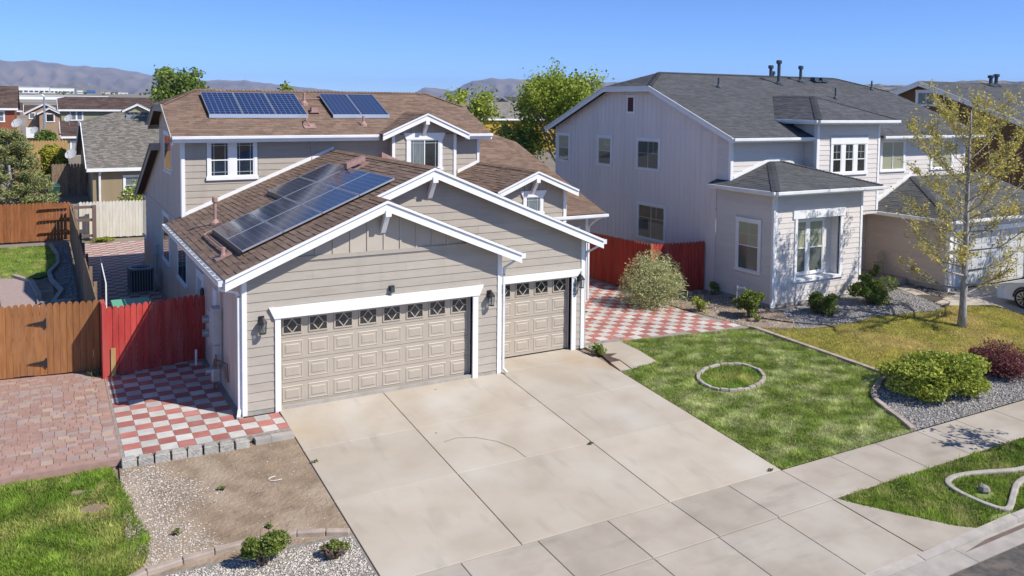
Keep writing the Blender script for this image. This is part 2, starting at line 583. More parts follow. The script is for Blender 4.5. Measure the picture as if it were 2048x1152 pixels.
def gz(y, x=0.0):
    """height of the finished ground: level at the houses, falling to the street"""
    if y >= 0:
        if y <= 30:
            return 0.0
        return float(np.interp(y, [30, 50, 95, 300, 800, 1500, 4000, 9000], [0, .5, 1.0, 2.0, 5.0, 16.5, 25, 40]))
    if y > -6.75:
        return y * .0867
    if y > -8.1:
        return -.585 + (y + 6.75) * .041
    return -.64 + (y + 8.1) * .06


def inpoly(P, poly):
    x, y = P[:, 0], P[:, 1]
    r = np.zeros(len(P), bool)
    n = len(poly)
    for i in range(n):
        x0, y0 = poly[i]
        x1, y1 = poly[(i + 1) % n]
        if y0 == y1:
            continue
        c = ((y0 > y) != (y1 > y)) & (x < (x1 - x0) * (y - y0) / (y1 - y0) + x0)
        r ^= c
    return r


def scatter(poly, dens, holes=()):
    a = np.array(poly)
    lo, hi = a.min(0), a.max(0)
    n = int((hi[0] - lo[0]) * (hi[1] - lo[1]) * dens)
    P = lo + RNG.random((n, 2)) * (hi - lo)
    P = P[inpoly(P, poly)]
    for h in holes:
        P = P[~inpoly(P, h)]
    return P


GZ = np.vectorize(lambda y: gz(y))


def sheet(name, poly, m, dz=.0, kind='structure', parent=None, step=.6, label=None):
    """flat ground surface following the slope: polygon cut into strips along Y"""
    mb = MB()
    ys = sorted({p[1] for p in poly} | {0.0, -6.75, -8.1})
    lo, hi = min(p[1] for p in poly), max(p[1] for p in poly)
    ys = [y for y in ys if lo <= y <= hi]

    def clip(pts, y, keep_above):
        out = []
        for i in range(len(pts)):
            a, b = pts[i], pts[(i + 1) % len(pts)]
            ia = (a[1] >= y) if keep_above else (a[1] <= y)
            ib = (b[1] >= y) if keep_above else (b[1] <= y)
            if ia:
                out.append(a)
            if ia != ib:
                t = (y - a[1]) / (b[1] - a[1])
                out.append((a[0] + t * (b[0] - a[0]), y))
        return out
    for y0, y1 in zip(ys[:-1], ys[1:]):
        q = clip(clip(list(poly), y0, True), y1, False)
        if len(q) >= 3:
            # the strip is an x-interval pile: triangulate as one ngon
            mb.face([(p[0], p[1], gz(p[1] + 1e-6 if p[1] == y0 else p[1] - 1e-6) + dz) for p in q])
    return mb.build(name, m, parent, kind, label=label)


def grass(name, poly, dens, m, h=(.03, .07), holes=(), parent=None, lean=.6, dz=.0, label=None, tuft=None):
    P = scatter(poly, dens, holes)
    P = P + RNG.standard_normal(P.shape) * .022
    n = len(P)
    hh = h[0] + (h[1] - h[0]) * RNG.random(n)
    # low-frequency swell so the turf is not even
    sw = np.sin(P[:, 0] * 5.1 + np.sin(P[:, 1] * 3.7) * 1.5) * np.sin(P[:, 1] * 6.3 + np.cos(P[:, 0] * 4.1) * 1.4)
    s2 = np.sin(P[:, 0] * 17 + 2 * np.sin(P[:, 1] * 9)) * np.sin(P[:, 1] * 21 + 2 * np.cos(P[:, 0] * 11))
    hh = hh * (1 + .35 * sw + .3 * s2)
    a = RNG.random(n) * 6.283
    w = .006 + .006 * RNG.random(n)
    z = GZ(P[:, 1]) + dz
    la = 2.6 * np.sin(P[:, 0] * 2.3 + 1.7 * np.sin(P[:, 1] * 1.9)) + 2.2 * np.cos(P[:, 1] * 2.9 + np.sin(P[:, 0] * 3.3)) + RNG.standard_normal(n) * .9
    ll = 1.6 * lean * RNG.random(n) * hh
    b0 = np.stack([P[:, 0] - np.cos(a) * w, P[:, 1] - np.sin(a) * w, z], 1)
    b1 = np.stack([P[:, 0] + np.cos(a) * w, P[:, 1] + np.sin(a) * w, z], 1)
    tp = np.stack([P[:, 0] + np.cos(la) * ll, P[:, 1] + np.sin(la) * ll, z + hh], 1)
    V = np.stack([b0, b1, tp], 1).reshape(-1, 3)
    F = np.arange(3 * n).reshape(-1, 3)
    rv = np.clip(.5 + .22 * sw + .16 * s2 + .22 * RNG.standard_normal(n), 0, 1)
    o = fastmesh(name, V, F, m, parent, rv, 'stuff')
    if label:
        o['label'] = label
        o['category'] = 'grass'
    return o


OCT_V = np.array([(1, 0, 0), (0, 1, 0), (-1, 0, 0), (0, -1, 0), (0, 0, 1), (0, 0, -1)], float)
OCT_F = np.array([(0, 1, 4), (1, 2, 4), (2, 3, 4), (3, 0, 4), (1, 0, 5), (2, 1, 5), (3, 2, 5), (0, 3, 5)])


def stones(name, poly, dens, m, size=(.012, .03), holes=(), dz=.0, label=None, P=None, cat='gravel'):
    if P is None:
        P = scatter(poly, dens, holes)
    n = len(P)
    s = size[0] + (size[1] - size[0]) * RNG.random((n, 1)) ** 1.6
    sc = s * (.6 + .8 * RNG.random((n, 3)))
    sc[:, 2] *= .75
    a = RNG.random(n) * 6.283
    ca, sa = np.cos(a)[:, None], np.sin(a)[:, None]
    V = OCT_V[None] * sc[:, None, :] * (1 + .5 * (RNG.random((n, 6, 1)) - .5))
    x = V[:, :, 0] * ca - V[:, :, 1] * sa
    y = V[:, :, 0] * sa + V[:, :, 1] * ca
    z = V[:, :, 2]
    V = np.stack([x + P[:, 0:1], y + P[:, 1:2], z + (GZ(P[:, 1]) + dz + sc[:, 2] * .5)[:, None]], 2).reshape(-1, 3)
    F = (OCT_F[None] + 6 * np.arange(n)[:, None, None]).reshape(-1, 3)
    o = fastmesh(name, V, F, m, None, np.repeat(RNG.random(n), 8), 'stuff')
    if label:
        o['label'] = label
        o['category'] = cat
    return o


def leaves_at(C, size, aspect=1.6, droop=0.0, up=.3):
    """quad leaves at points C (n,3)"""
    n = len(C)
    d = RNG.standard_normal((n, 3))
    d[:, 2] = d[:, 2] * .7 - droop
    d /= np.linalg.norm(d, axis=1, keepdims=True)
    nr = RNG.standard_normal((n, 3))
    nr[:, 2] += up * 3
    s = np.cross(d, nr)
    s /= np.linalg.norm(s, axis=1, keepdims=True) + 1e-9
    L = size * (.65 + .7 * RNG.random((n, 1)))
    a = C - d * L * .5
    b = C + s * L * .5 / aspect
    c = C + d * L * .5
    e = C - s * L * .5 / aspect
    V = np.stack([a, b, c, e], 1).reshape(-1, 3)
    return V, np.arange(4 * n).reshape(-1, 4)


def crown_points(n, centre, radii, lumps=9, fill=.55, lump_r=.42, hollow=.35):
    """points spread through an uneven crown made of many clumps"""
    centre = np.array(centre, float)
    radii = np.array(radii, float)
    out = []
    cs = []
    for i in range(lumps):
        d = RNG.standard_normal(3)
        d /= np.linalg.norm(d)
        cs.append(d * (.35 + .5 * RNG.random()) * radii)
    cs = np.array(cs)
    k = RNG.integers(0, lumps, n)
    d = RNG.standard_normal((n, 3))
    d /= np.linalg.norm(d, axis=1, keepdims=True)
    r = (hollow + (1 - hollow) * RNG.random((n, 1)) ** fill) * lump_r * (.7 + .6 * RNG.random(lumps))[k][:, None]
    P = cs[k] + d * r * radii
    return centre + P


def shrub(name, loc, radii, n, leaf, m, label, lumps=9, stems=10, group=None, aspect=1.6, cat='shrub', lump_r=.42, twig=twigm, droop=0.0, spiky=0.0, up=.3):
    x, y = loc[:2]
    z = gz(y) if len(loc) < 3 else loc[2]
    t = thing(name, label, cat, (x, y, z), group)
    c = (x, y, z + radii[2] * .95)
    P = crown_points(n, c, radii, lumps, lump_r=lump_r)
    if spiky:
        k = int(n * spiky)
        d = RNG.standard_normal((k // 12 + 1, 3))
        d[:, 2] = np.abs(d[:, 2]) + .15
        d /= np.linalg.norm(d, axis=1, keepdims=True)
        i = RNG.integers(0, len(d), k)
        tt = .3 + .85 * RNG.random((k, 1))
        S = np.array((x, y, z)) + d[i] * tt * np.array((radii[0], radii[1], radii[2] * 2.0)) + RNG.standard_normal((k, 3)) * leaf * .5
        P = np.concatenate([P, S])
    P[:, 2] = np.maximum(P[:, 2], z + .02)
    V, F = leaves_at(P, leaf, aspect, droop, up)
    hgt = (P[:, 2] - z) / (2 * radii[2])
    fastmesh('foliage', V, F, m, t, np.clip(.5 + .3 * RNG.standard_normal(len(P)), 0, 1), 'stuff')
    mb = MB()
    for i in range(stems):
        a = random.random() * 6.28
        r = .5 + .5 * random.random()
        e = Vector((x + math.cos(a) * radii[0] * r * .8, y + math.sin(a) * radii[1] * r * .8, z + radii[2] * (1.0 + .8 * random.random())))
        b = Vector((x + math.cos(a) * .05, y + math.sin(a) * .05, z - .03))
        mid = (b + e) / 2 + Vector((random.uniform(-.06, .06), random.uniform(-.06, .06), .05))
        mb.tube([b, mid, e], [.018, .012, .004], 5)
    mb.build('stem', twig, t)
    return t


def tree(name, loc, height, radii, cz, n, leaf, m, label, trunk_r=.12, lumps=14, limbs=9, group=None, bark_m=bark, lump_r=.36, seed=0, aspect=1.4, fork=.3, along=0.0, subs=4, up_angle=.55, droop=0.0, dzlo=-.25):
    """tapered trunk, limbs that split, leaves gathered round the limb ends"""
    rnd = random.Random(seed)
    x, y = loc[:2]
    z = gz(y) if len(loc) < 3 else loc[2]
    t = thing(name, label, 'tree', (x, y, z), group)
    tips = []
    mb = MB()
    pts = []
    rs = []
    ph = rnd.random() * 6
    for i in range(9):
        q = i / 8
        pts.append((x + .05 * height * .12 * math.sin(q * 4 + ph), y + .05 * height * .12 * math.cos(q * 3.1 + ph), z - .1 + q * height * .93))
        rs.append(trunk_r * (1.25 if i == 0 else 1) * (1 - q) ** .75 + .012)
    mb.tube(pts, rs, 9)
    mb2 = MB()
    C = Vector((x, y, z + cz))
    for i in range(limbs):
        q = fork + (.88 - fork) * (i + rnd.random() * .6) / limbs
        k = q * 8
        a0 = Vector(pts[int(k)]).lerp(Vector(pts[min(int(k) + 1, 8)]), k - int(k))
        az = i * 2.4 + rnd.random() * .8 + ph
        dz = rnd.uniform(dzlo, .75) if q < .75 else rnd.uniform(.4, 1.0)
        d = Vector((math.cos(az), math.sin(az), dz))
        d.normalize()
        e = C + Vector((d.x * radii[0], d.y * radii[1], d.z * radii[2])) * rnd.uniform(.75, 1.0)
        if e.z < a0.z + .15 * height * up_angle:
            e.z = a0.z + .15 * height * up_angle
        L = (e - a0).length
        m1 = a0.lerp(e, .35) + Vector((0, 0, -.05 * L * rnd.random()))
        m2 = a0.lerp(e, .7) + Vector((rnd.uniform(-.05, .05), rnd.uniform(-.05, .05), .03)) * L
        r0 = max(trunk_r * (1 - q) * .6, .02)
        mb2.tube([a0, m1, m2, e], [r0, r0 * .7, r0 * .42, .006], 6)
        limb = [a0, m1, m2, e]
        tips.append((e, .8))
        for j in range(subs):
            u = .3 + .6 * (j + rnd.random()) / subs
            s0 = m1.lerp(m2, (u - .35) / .35) if .35 < u < .7 else (a0.lerp(m1, u / .35) if u <= .35 else m2.lerp(e, (u - .7) / .3))
            sd = Vector((rnd.uniform(-1, 1), rnd.uniform(-1, 1), rnd.uniform(-.25, .9))).normalized()
            s1 = s0 + (sd + (e - a0).normalized() * .6).normalized() * L * rnd.uniform(.25, .5)
            mb2.tube([s0, s0.lerp(s1, .5) + Vector((0, 0, .02 * L)), s1], [r0 * .38, r0 * .24, .004], 5)
            tips.append((s1, .6))
            limb.append(s1)
            if along:
                tips.append((s0.lerp(s1, .55), .45))
    mb.build('trunk', bark_m, t, smooth=True)
    mb2.build('branches', bark_m, t, smooth=True)
    # leaves
    T = np.array([tuple(a) for a, b in tips])
    W = np.array([b for a, b in tips])
    k = RNG.integers(0, len(T), n)
    rr = lump_r * min(radii) * W[k][:, None]
    d = RNG.standard_normal((n, 3))
    P = T[k] + d * rr * .62
    if along:
        # some foliage strung along the twigs
        na = int(n * along)
        j = RNG.integers(0, len(T), na)
        base = np.array(pts)[np.clip((RNG.random(na) * 5 + 3).astype(int), 0, 8)]
        f = .45 + .6 * RNG.random((na, 1))
        P[:na] = base + (T[j] - base) * f + RNG.standard_normal((na, 3)) * .10 * min(radii)
    V, F = leaves_at(P, leaf, aspect, droop)
    fastmesh('crown', V, F, m, t, np.clip(.5 + .3 * RNG.standard_normal(n), 0, 1), 'stuff')
    return t


# planes for walls: point = T(s, z, out)
class Plane:
    def __init__(s, axis, val):
        s.a, s.val = axis, val

    def T(s, u, z, o=0.0):
        return (u, s.val - o, z) if s.a == 'Y' else (s.val - o, u, z)

    def box(s, mb, s0, s1, z0, z1, o0, o1, c=.5):
        T = s.T
        if s.a == 'Y':
            return mb.box(s0, s1, s.val - o1, s.val - o0, z0, z1, c)
        return mb.box(s.val - o1, s.val - o0, s0, s1, z0, z1, c)

    def poly(s, mb, pts, o0, o1, c=.5):
        """pts: [(s,z)] extruded from o0 to o1"""
        P = [Vector(s.T(u, z, o0)) for u, z in pts]
        d = Vector(s.T(0, 0, o1)) - Vector(s.T(0, 0, o0))
        return mb.prism(P, d, c)


def clip2(pts, ax, val, keep_ge):
    out = []
    for i in range(len(pts)):
        a, b = pts[i], pts[(i + 1) % len(pts)]
        ia = a[ax] >= val if keep_ge else a[ax] <= val
        ib = b[ax] >= val if keep_ge else b[ax] <= val
        if ia:
            out.append(a)
        if ia != ib:
            t = (val - a[ax]) / (b[ax] - a[ax])
            out.append((a[0] + t * (b[0] - a[0]), a[1] + t * (b[1] - a[1])))
    return out


def lap_siding(pl, poly, holes, parent, m, exp=.205, z_start=None, joints=(), name='plank'):
    """horizontal lap boards, each its own piece; poly convex [(s,z)], holes [(s0,s1,z0,z1)]"""
    z0 = min(p[1] for p in poly) if z_start is None else z_start
    zt = max(p[1] for p in poly)
    i = 0
    while z0 < zt - .02:
        z1 = z0 + exp
        band = clip2(clip2(poly, 1, z0, True), 1, z1 - .004, False)
        z0 = z1
        i += 1
        if len(band) < 3:
            continue
        pieces = [band]
        for h in holes:
            nxt = []
            for p in pieces:
                lo, hi = min(q[1] for q in p), max(q[1] for q in p)
                if lo >= h[3] - .01 or hi <= h[2] + .01:
                    nxt.append(p)
                    continue
                nxt.append(clip2(p, 0, h[0], False))
                nxt.append(clip2(p, 0, h[1], True))
                mid = clip2(clip2(p, 0, h[0], True), 0, h[1], False)
                if hi > h[3] + .02:
                    nxt.append(clip2(mid, 1, h[3], True))
                if lo < h[2] - .02:
                    nxt.append(clip2(mid, 1, h[2], False))
            pieces = [p for p in nxt if len(p) >= 3]
        for p in pieces:
            w = max(q[0] for q in p) - min(q[0] for q in p)
            if w < .04:
                continue
            cuts = [p]
            for jx in joints:
                js = jx + 1.13 * ((i * 7) % 5)
                nn = []
                for q in cuts:
                    lo, hi = min(r[0] for r in q), max(r[0] for r in q)
                    if lo + .5 < js < hi - .5 and i % 3 == 0:
                        nn += [clip2(q, 0, js - .0015, False), clip2(q, 0, js + .0015, True)]
                    else:
                        nn.append(q)
                cuts = nn
            for q in cuts:
                if len(q) < 3:
                    continue
                zl, zh = z1 - exp, z1
                mb = MB()
                n = len(q)

                def off(z):
                    return .022 - .014 * (z - zl) / (zh - zl)
                mb.face([pl.T(a, b, off(b)) for a, b in q])
                bot = [(a, b) for a, b in q if b < min(r[1] for r in q) + 1e-4]
                if len(bot) >= 2:
                    b0, b1 = min(bot), max(bot)
                    mb.face([pl.T(b0[0], b0[1], off(b0[1])), pl.T(b1[0], b1[1], off(b1[1])), pl.T(b1[0], b1[1], 0), pl.T(b0[0], b0[1], 0)])
                for e in (min, max):
                    sx = e(r[0] for r in q)
                    ed = [r for r in q if abs(r[0] - sx) < 1e-4]
                    if len(ed) >= 2:
                        a, b = min(ed, key=lambda r: r[1]), max(ed, key=lambda r: r[1])
                        mb.face([pl.T(a[0], a[1], 0), pl.T(a[0], a[1], off(a[1])), pl.T(b[0], b[1], off(b[1])), pl.T(b[0], b[1], 0)])
                mb.build(name, m, parent)


def grooved_wall(pl, ztop, s0, s1, z0, pitch, m, parent, name='wall', gw=.014, gd=.010, holes=()):
    """one sheet of grooved panelling; ztop(s) gives the upper edge"""
    mb = MB()
    s = s0
    while s < s1 - 1e-6:
        e = min(s + pitch, s1)
        a, b = s, e - gw
        zb = z0(s) if callable(z0) else z0
        mb.face([pl.T(a, zb), pl.T(b, zb), pl.T(b, ztop(b)), pl.T(a, ztop(a))])
        mb.face([pl.T(b, zb, -gd), pl.T(e, zb, -gd), pl.T(e, ztop(e), -gd), pl.T(b, ztop(b), -gd)])
        mb.face([pl.T(b, zb), pl.T(b, zb, -gd), pl.T(b, ztop(b), -gd), pl.T(b, ztop(b))])
        mb.face([pl.T(e, zb, -gd), pl.T(e, zb), pl.T(e, ztop(e)), pl.T(e, ztop(e), -gd)])
        s = e
    return mb.build(name, m, parent)


def window(parent, pl, s0, s1, z0, z1, units=1, case=.11, head=.13, flare=0.0, sill=.06, bars=(), rail=None, back=None, back2=None, mull=.10, slider=False, fw=.035, base_o=.022):
    """framed window: casing, sashes, glass, what hangs behind it. bars: ('v'|'h', frac, lo, hi)"""
    tr = MB()
    o0, o1 = 0.0, base_o + .03
    pl.box(tr, s0 - case, s0, z0 - .0, z1, o0, o1)
    pl.box(tr, s1, s1 + case, z0 - .0, z1, o0, o1)
    pl.poly(tr, [(s0 - case - .015, z1), (s1 + case + .015, z1), (s1 + case + .015 + flare, z1 + head), (s0 - case - .015 - flare, z1 + head)], o0, o1 + .012)
    pl.box(tr, s0 - case - .03, s1 + case + .03, z0 - sill - .02, z0, o0, o1 + .03)
    w = tr.build('window', white, parent)
    W = (s1 - s0 - mull * (units - 1)) / units
    for k in range(units):
        a = s0 + k * (W + mull)
        b = a + W
        if k:
            mm = MB()
            pl.box(mm, a - mull, a, z0, z1, o0, o1 - .004)
            mm.build('mullion', white, w)
        fr = MB()
        fo0, fo1 = 0.0, o1 - .012
        pl.box(fr, a, a + fw, z0, z1, fo0, fo1)
        pl.box(fr, b - fw, b, z0, z1, fo0, fo1)
        pl.box(fr, a + fw, b - fw, z0, z0 + fw, fo0, fo1)
        pl.box(fr, a + fw, b - fw, z1 - fw, z1, fo0, fo1)
        if slider:
            pl.box(fr, (a + b) / 2 - fw / 2, (a + b) / 2 + fw / 2, z0 + fw, z1 - fw, fo0, fo1 - .003)
        if rail is not None:
            zr = z0 + (z1 - z0) * rail
            pl.box(fr, a + fw, b - fw, zr - fw / 2, zr + fw / 2, fo0, fo1 - .002)
        fr.build('sash', white, w)
        if bars:
            bb = MB()
            for i, (ty, f, lo, hi) in enumerate(bars):
                e = .0004 * i
                if ty == 'v':
                    sx = a + (b - a) * f
                    pl.box(bb, sx - .009, sx + .009, z0 + (z1 - z0) * lo + .02, z0 + (z1 - z0) * hi - .02, .016, .024 + e)
                else:
                    zz = z0 + (z1 - z0) * f
                    pl.box(bb, a + (b - a) * lo + .02, a + (b - a) * hi - .02, zz - .009, zz + .009, .016, .0238 + e)
            bb.build('muntin', white, w)
        g = MB()
        g.face([pl.T(a + fw * .5, z0 + fw * .5, .030), pl.T(b - fw * .5, z0 + fw * .5, .030), pl.T(b - fw * .5, z1 - fw * .5, .030), pl.T(a + fw * .5, z1 - fw * .5, .030)])
        g.build('pane', glass, w)
        bk = MB()
        zm = z0 + (z1 - z0) * (rail if rail is not None else .5)
        if back2 is not None:
            pl.box(bk, a + .01, b - .01, zm, z1 - .01, .001, .012)
            bk.build('pane_backing', back or interior, w)
            b2 = MB()
            pl.box(b2, a + .01, b - .01, z0 + .01, zm - .001, .001, .011)
            b2.build('pane_backing', back2, w)
        else:
            pl.box(bk, a + .01, b - .01, z0 + .01, z1 - .01, .001, .012)
            bk.build('pane_backing', back or interior, w)  # in the interior colour: dark board painted as the unlit room, no blind
    return w


def shingles(parent, regions, u, w, org, m, exp=.142, tabw=(.16, .34), lift=.009, name='shingles', seed=1):
    """laminated shingle tabs over convex 3-D polygons in one plane; u along the eave, w up the slope"""
    rnd = np.random.default_rng(seed)
    u = np.array(Vector(u).normalized())
    w = np.array(Vector(w).normalized())
    nrm = np.cross(u, w)
    if nrm[2] < 0:
        nrm = -nrm
    O = np.array(org, float)
    VV, FF, RV = [], [], []
    cnt = 0
    for reg in regions:
        p2 = [(float(np.dot(np.array(p) - O, u)), float(np.dot(np.array(p) - O, w))) for p in reg]
        lo, hi = min(q[1] for q in p2), max(q[1] for q in p2)

        def span(wv):
            xs = []
            for i in range(len(p2)):
                a, b = p2[i], p2[(i + 1) % len(p2)]
                if (a[1] - wv) * (b[1] - wv) <= 0 and abs(a[1] - b[1]) > 1e-9:
                    t = (wv - a[1]) / (b[1] - a[1])
                    xs.append(a[0] + t * (b[0] - a[0]))
            return (min(xs), max(xs)) if len(xs) >= 2 else None
        j = math.floor(lo / exp)
        while j * exp < hi:
            a, b = max(j * exp, lo + 1e-4), min((j + 1) * exp, hi - 1e-4)
            j += 1
            if b - a < .02:
                continue
            sa, sb = span(a), span(b)
            if sa is None or sb is None:
                continue
            s = min(sa[0], sb[0]) - rnd.random() * .3
            top = max(sa[1], sb[1])
            while s < top:
                e = s + tabw[0] + (tabw[1] - tabw[0]) * rnd.random()
                la, ra = np.clip((s, e), *sa)
                lb, rb = np.clip((s, e), *sb)
                s = e
                if ra - la < .01 and rb - lb < .01:
                    continue
                hgt = lift * (.55 + .9 * (rnd.random() > .5))
                q0 = O + u * la + w * a
                q1 = O + u * ra + w * a
                q2 = O + u * rb + w * (b + .01)
                q3 = O + u * lb + w * (b + .01)
                VV += [q0, q1, q0 + nrm * hgt, q1 + nrm * hgt, q2 + nrm * .002, q3 + nrm * .002]
                FF += [(cnt, cnt + 1, cnt + 3, cnt + 2), (cnt + 2, cnt + 3, cnt + 4, cnt + 5)]
                r = rnd.random()
                RV += [r * .7, r]
                cnt += 6
    return fastmesh(name, np.array(VV), np.array(FF), m, parent, RV, 'stuff')


def ridge_caps(parent, a, b, m, w=.15, slope=.42, step=.13, name='ridge_cap'):
    a, b = Vector(a), Vector(b)
    d = (b - a)
    n = max(2, int(d.length / step))
    d.normalize()
    sd = d.cross(Vector((0, 0, 1))).normalized()
    mb = MB()
    for i in range(n):
        p = a + d * (i * (b - a).length / n)
        q = p + d * (step * 1.25)
        h0, h1 = .035, .012
        c = random.random()
        dz = w * slope
        L0, M0, R0 = p - sd * w + Vector((0, 0, h0 - dz)), p + Vector((0, 0, h0)), p + sd * w + Vector((0, 0, h0 - dz))
        L1, M1, R1 = q - sd * w + Vector((0, 0, h1 - dz)), q + Vector((0, 0, h1)), q + sd * w + Vector((0, 0, h1 - dz))
        mb.face([L0, M0, M1, L1], c)
        mb.face([M0, R0, R1, M1], c)
        k = Vector((0, 0, -.02))
        mb.face([L0 + k, M0 + k, M0, L0], c)
        mb.face([M0 + k, R0 + k, R0, M0], c)
    return mb.build(name, m, parent, 'stuff')


def slab(parent, pts, m, th=.09, name='roof', drop=.012):
    """roof slab below its shingles"""
    P = [Vector(p) - Vector((0, 0, drop)) for p in pts]
    mb = MB()
    mb.prism(P, (0, 0, -th))
    return mb.build(name, m, parent)


def rake(parent, a, b, y_face, h1=.19, h2=.075, t=.03, name='rake_board', axis='Y', mat_=None, drop=0.0):
    """two-step white board under a sloping roof edge; a,b (s,z) of the roof top"""
    pl = Plane(axis, y_face)
    mb = MB()
    g_ = .022
    pl.poly(mb, [(a[0], a[1] - h2 - g_ - drop), (b[0], b[1] - h2 - g_ - drop), (b[0], b[1] - h2 - h1 - drop), (a[0], a[1] - h2 - h1 - drop)], -.0, t)
    o = mb.build(name, mat_ or white, parent)
    m2 = MB()
    pl.poly(m2, [(a[0], a[1] + .0 - drop), (b[0], b[1] + .0 - drop), (b[0], b[1] - h2 + .012 - drop), (a[0], a[1] - h2 + .012 - drop)], -.0, t + .035)
    m2.build('drip_board', mat_ or white, o)
    m3 = MB()
    pl.poly(m3, [(a[0], a[1] - .02 - drop), (b[0], b[1] - .02 - drop), (b[0], b[1] - h2 - .06 - drop), (a[0], a[1] - h2 - .06 - drop)], -.02, t - .016)
    m3.build('backing_board', mat_ or white, o)
    return o


def downspout(parent, pts, r=.04, m=None):
    mb = MB()
    for a, b in zip(pts[:-1], pts[1:]):
        d = (Vector(b) - Vector(a)).normalized()
        mb.bar(Vector(a) - d * .02, Vector(b) + d * .02, r * 2.1, r * 1.6, up=(0, 1, 0) if abs(d.z) > .9 else (0, 0, 1))
    return mb.build('downspout', m or whitem, parent, bevel=.008)


def pipe_vent(parent, base, h, r, m, cap=True):
    x, y, z = base
    mb = MB()
    mb.lathe(x, y, [(r * 3.2, z - .06), (r * 3.0, z + .03), (r * 1.5, z + .10), (r, z + .13), (r, z + h)], 10)
    o = mb.build('vent_pipe', m, parent, smooth=False)
    if cap:
        c = MB()
        c.lathe(x, y, [(r * 1.3, z + h - .02), (r * 1.75, z + h), (r * 1.75, z + h + .12), (r * 1.2, z + h + .15)], 10)
        c.build('cap', m, o)
    return o


def fence(name, label, A, B, m, hgt=1.8, pw=.142, face=-1, rails=True, post_every=2.4, group=None, gap=.006, round_top=True, rail_side=1, zj=.012, post_m=None, label_group=None, rail_m=None, cat='fence', top=None):
    """dog-eared picket fence from A to B; every picket is a piece"""
    A, B = Vector((A[0], A[1], 0)), Vector((B[0], B[1], 0))
    d = B - A
    L = d.length
    d.normalize()
    nr = Vector((d.y, -d.x, 0)) * (1 if face > 0 else -1)
    c = (A + B) / 2
    t = thing(name, label, cat, (c.x, c.y, gz(c.y)), group)
    ang = math.atan2(d.y, d.x)
    if round_top:
        prof = [(-.5, 0), (.5, 0), (.5, 1 - .05), (.40, 1 - .022), (.22, 1 - .006), (0, 1), (-.22, 1 - .006), (-.40, 1 - .022), (-.5, 1 - .05)]
    else:
        prof = [(-.5, 0), (.5, 0), (.5, 1 - .03), (.3, 1), (-.3, 1), (-.5, 1 - .03)]
    mb = MB()
    w = pw - gap
    mb.prism([(a * w, -.01, b * hgt) for a, b in prof], (0, .02, 0))
    me = mb.data('picket', m)
    n = int(L / pw)
    for i in range(n):
        p = A + d * ((i + .5) * L / n) + nr * (.012 + random.uniform(-.003, .003))
        zt = gz(p.y) + .03 + random.uniform(-zj, zj) + (top(i / n) if top else 0)
        o = inst('picket', me, t, (p.x, p.y, zt), ang + random.uniform(-.012, .012))
    for zr in (.3, .95, 1.55) if rails else ():
        r = MB()
        a = A - nr * .03 + Vector((0, 0, gz(A.y) + zr * hgt / 1.8))
        b = B - nr * .03 + Vector((0, 0, gz(B.y) + zr * hgt / 1.8))
        r.bar(a, b, .04, .09)
        r.build('rail', rail_m or m, t)
    k = max(1, round(L / post_every))
    for i in range(k + 1):
        p = A + d * (L * i / k) - nr * .095
        q = MB()
        z = gz(p.y)
        q.prism([p + Vector((sx * .045 * d.x + sy * .045 * nr.x, sx * .045 * d.y + sy * .045 * nr.y, z - .1)) for sx, sy in ((-1, -1), (1, -1), (1, 1), (-1, 1))], (0, 0, hgt + .05))
        q.build('post', post_m or m, t)
    return t

# ------------------------------------------------------------------ ground, far valley, hills
def build_ground():
    xs = [-9000, -3000, -900, -300, -100, -40, -20, -10, -2.6, 0.78, 5, 9.7, 14, 18, 24, 32, 45, 70, 120, 300, 900, 3000, 9000, 14000]
    ys = [-400, -60, -25, -12, -10.6, -8.1, -6.75, -3, 0, 10, 30, 50, 95, 160, 300, 800, 1500, 2500, 4000, 9000, 14000]
    mb = MB()
    for j in range(len(ys) - 1):
        for i in range(len(xs) - 1):
            p = []
            for x, y in ((xs[i], ys[j]), (xs[i + 1], ys[j]), (xs[i + 1], ys[j + 1]), (xs[i], ys[j + 1])):
                z = gz(y) - .06 if y > -12 else -1.02
                p.append((x, y, z))
            mb.face(p)
    o = mb.build('ground', [earth, plainm], None, 'structure')
    for pg in o.data.polygons:
        if pg.center.y > 120 or abs(pg.center.x) > 100:
            pg.material_index = 1


build_ground()


def slab_piece(x0, x1, y0, y1, name, m, parent, g=.007, gy=.0055, th=.07, up=.0):
    mb = MB()
    x0, x1, y0, y1 = x0 + g, x1 - g, y0 + gy, y1 - gy
    T = lambda x, y, d: (x, y, gz(y) + up + d)
    e = .008
    mb.hexa([T(x0, y0, -th), T(x1, y0, -th), T(x1, y1, -th), T(x0, y1, -th), T(x0, y0, -e), T(x1, y0, -e), T(x1, y1, -e), T(x0, y1, -e)])
    n = len(mb.v)
    mb.hexa([T(x0, y0, -e), T(x1, y0, -e), T(x1, y1, -e), T(x0, y1, -e), T(x0 + e, y0 + e, 0), T(x1 - e, y0 + e, 0), T(x1 - e, y1 - e, 0), T(x0 + e, y1 - e, 0)])
    return mb.build(name, m, parent)


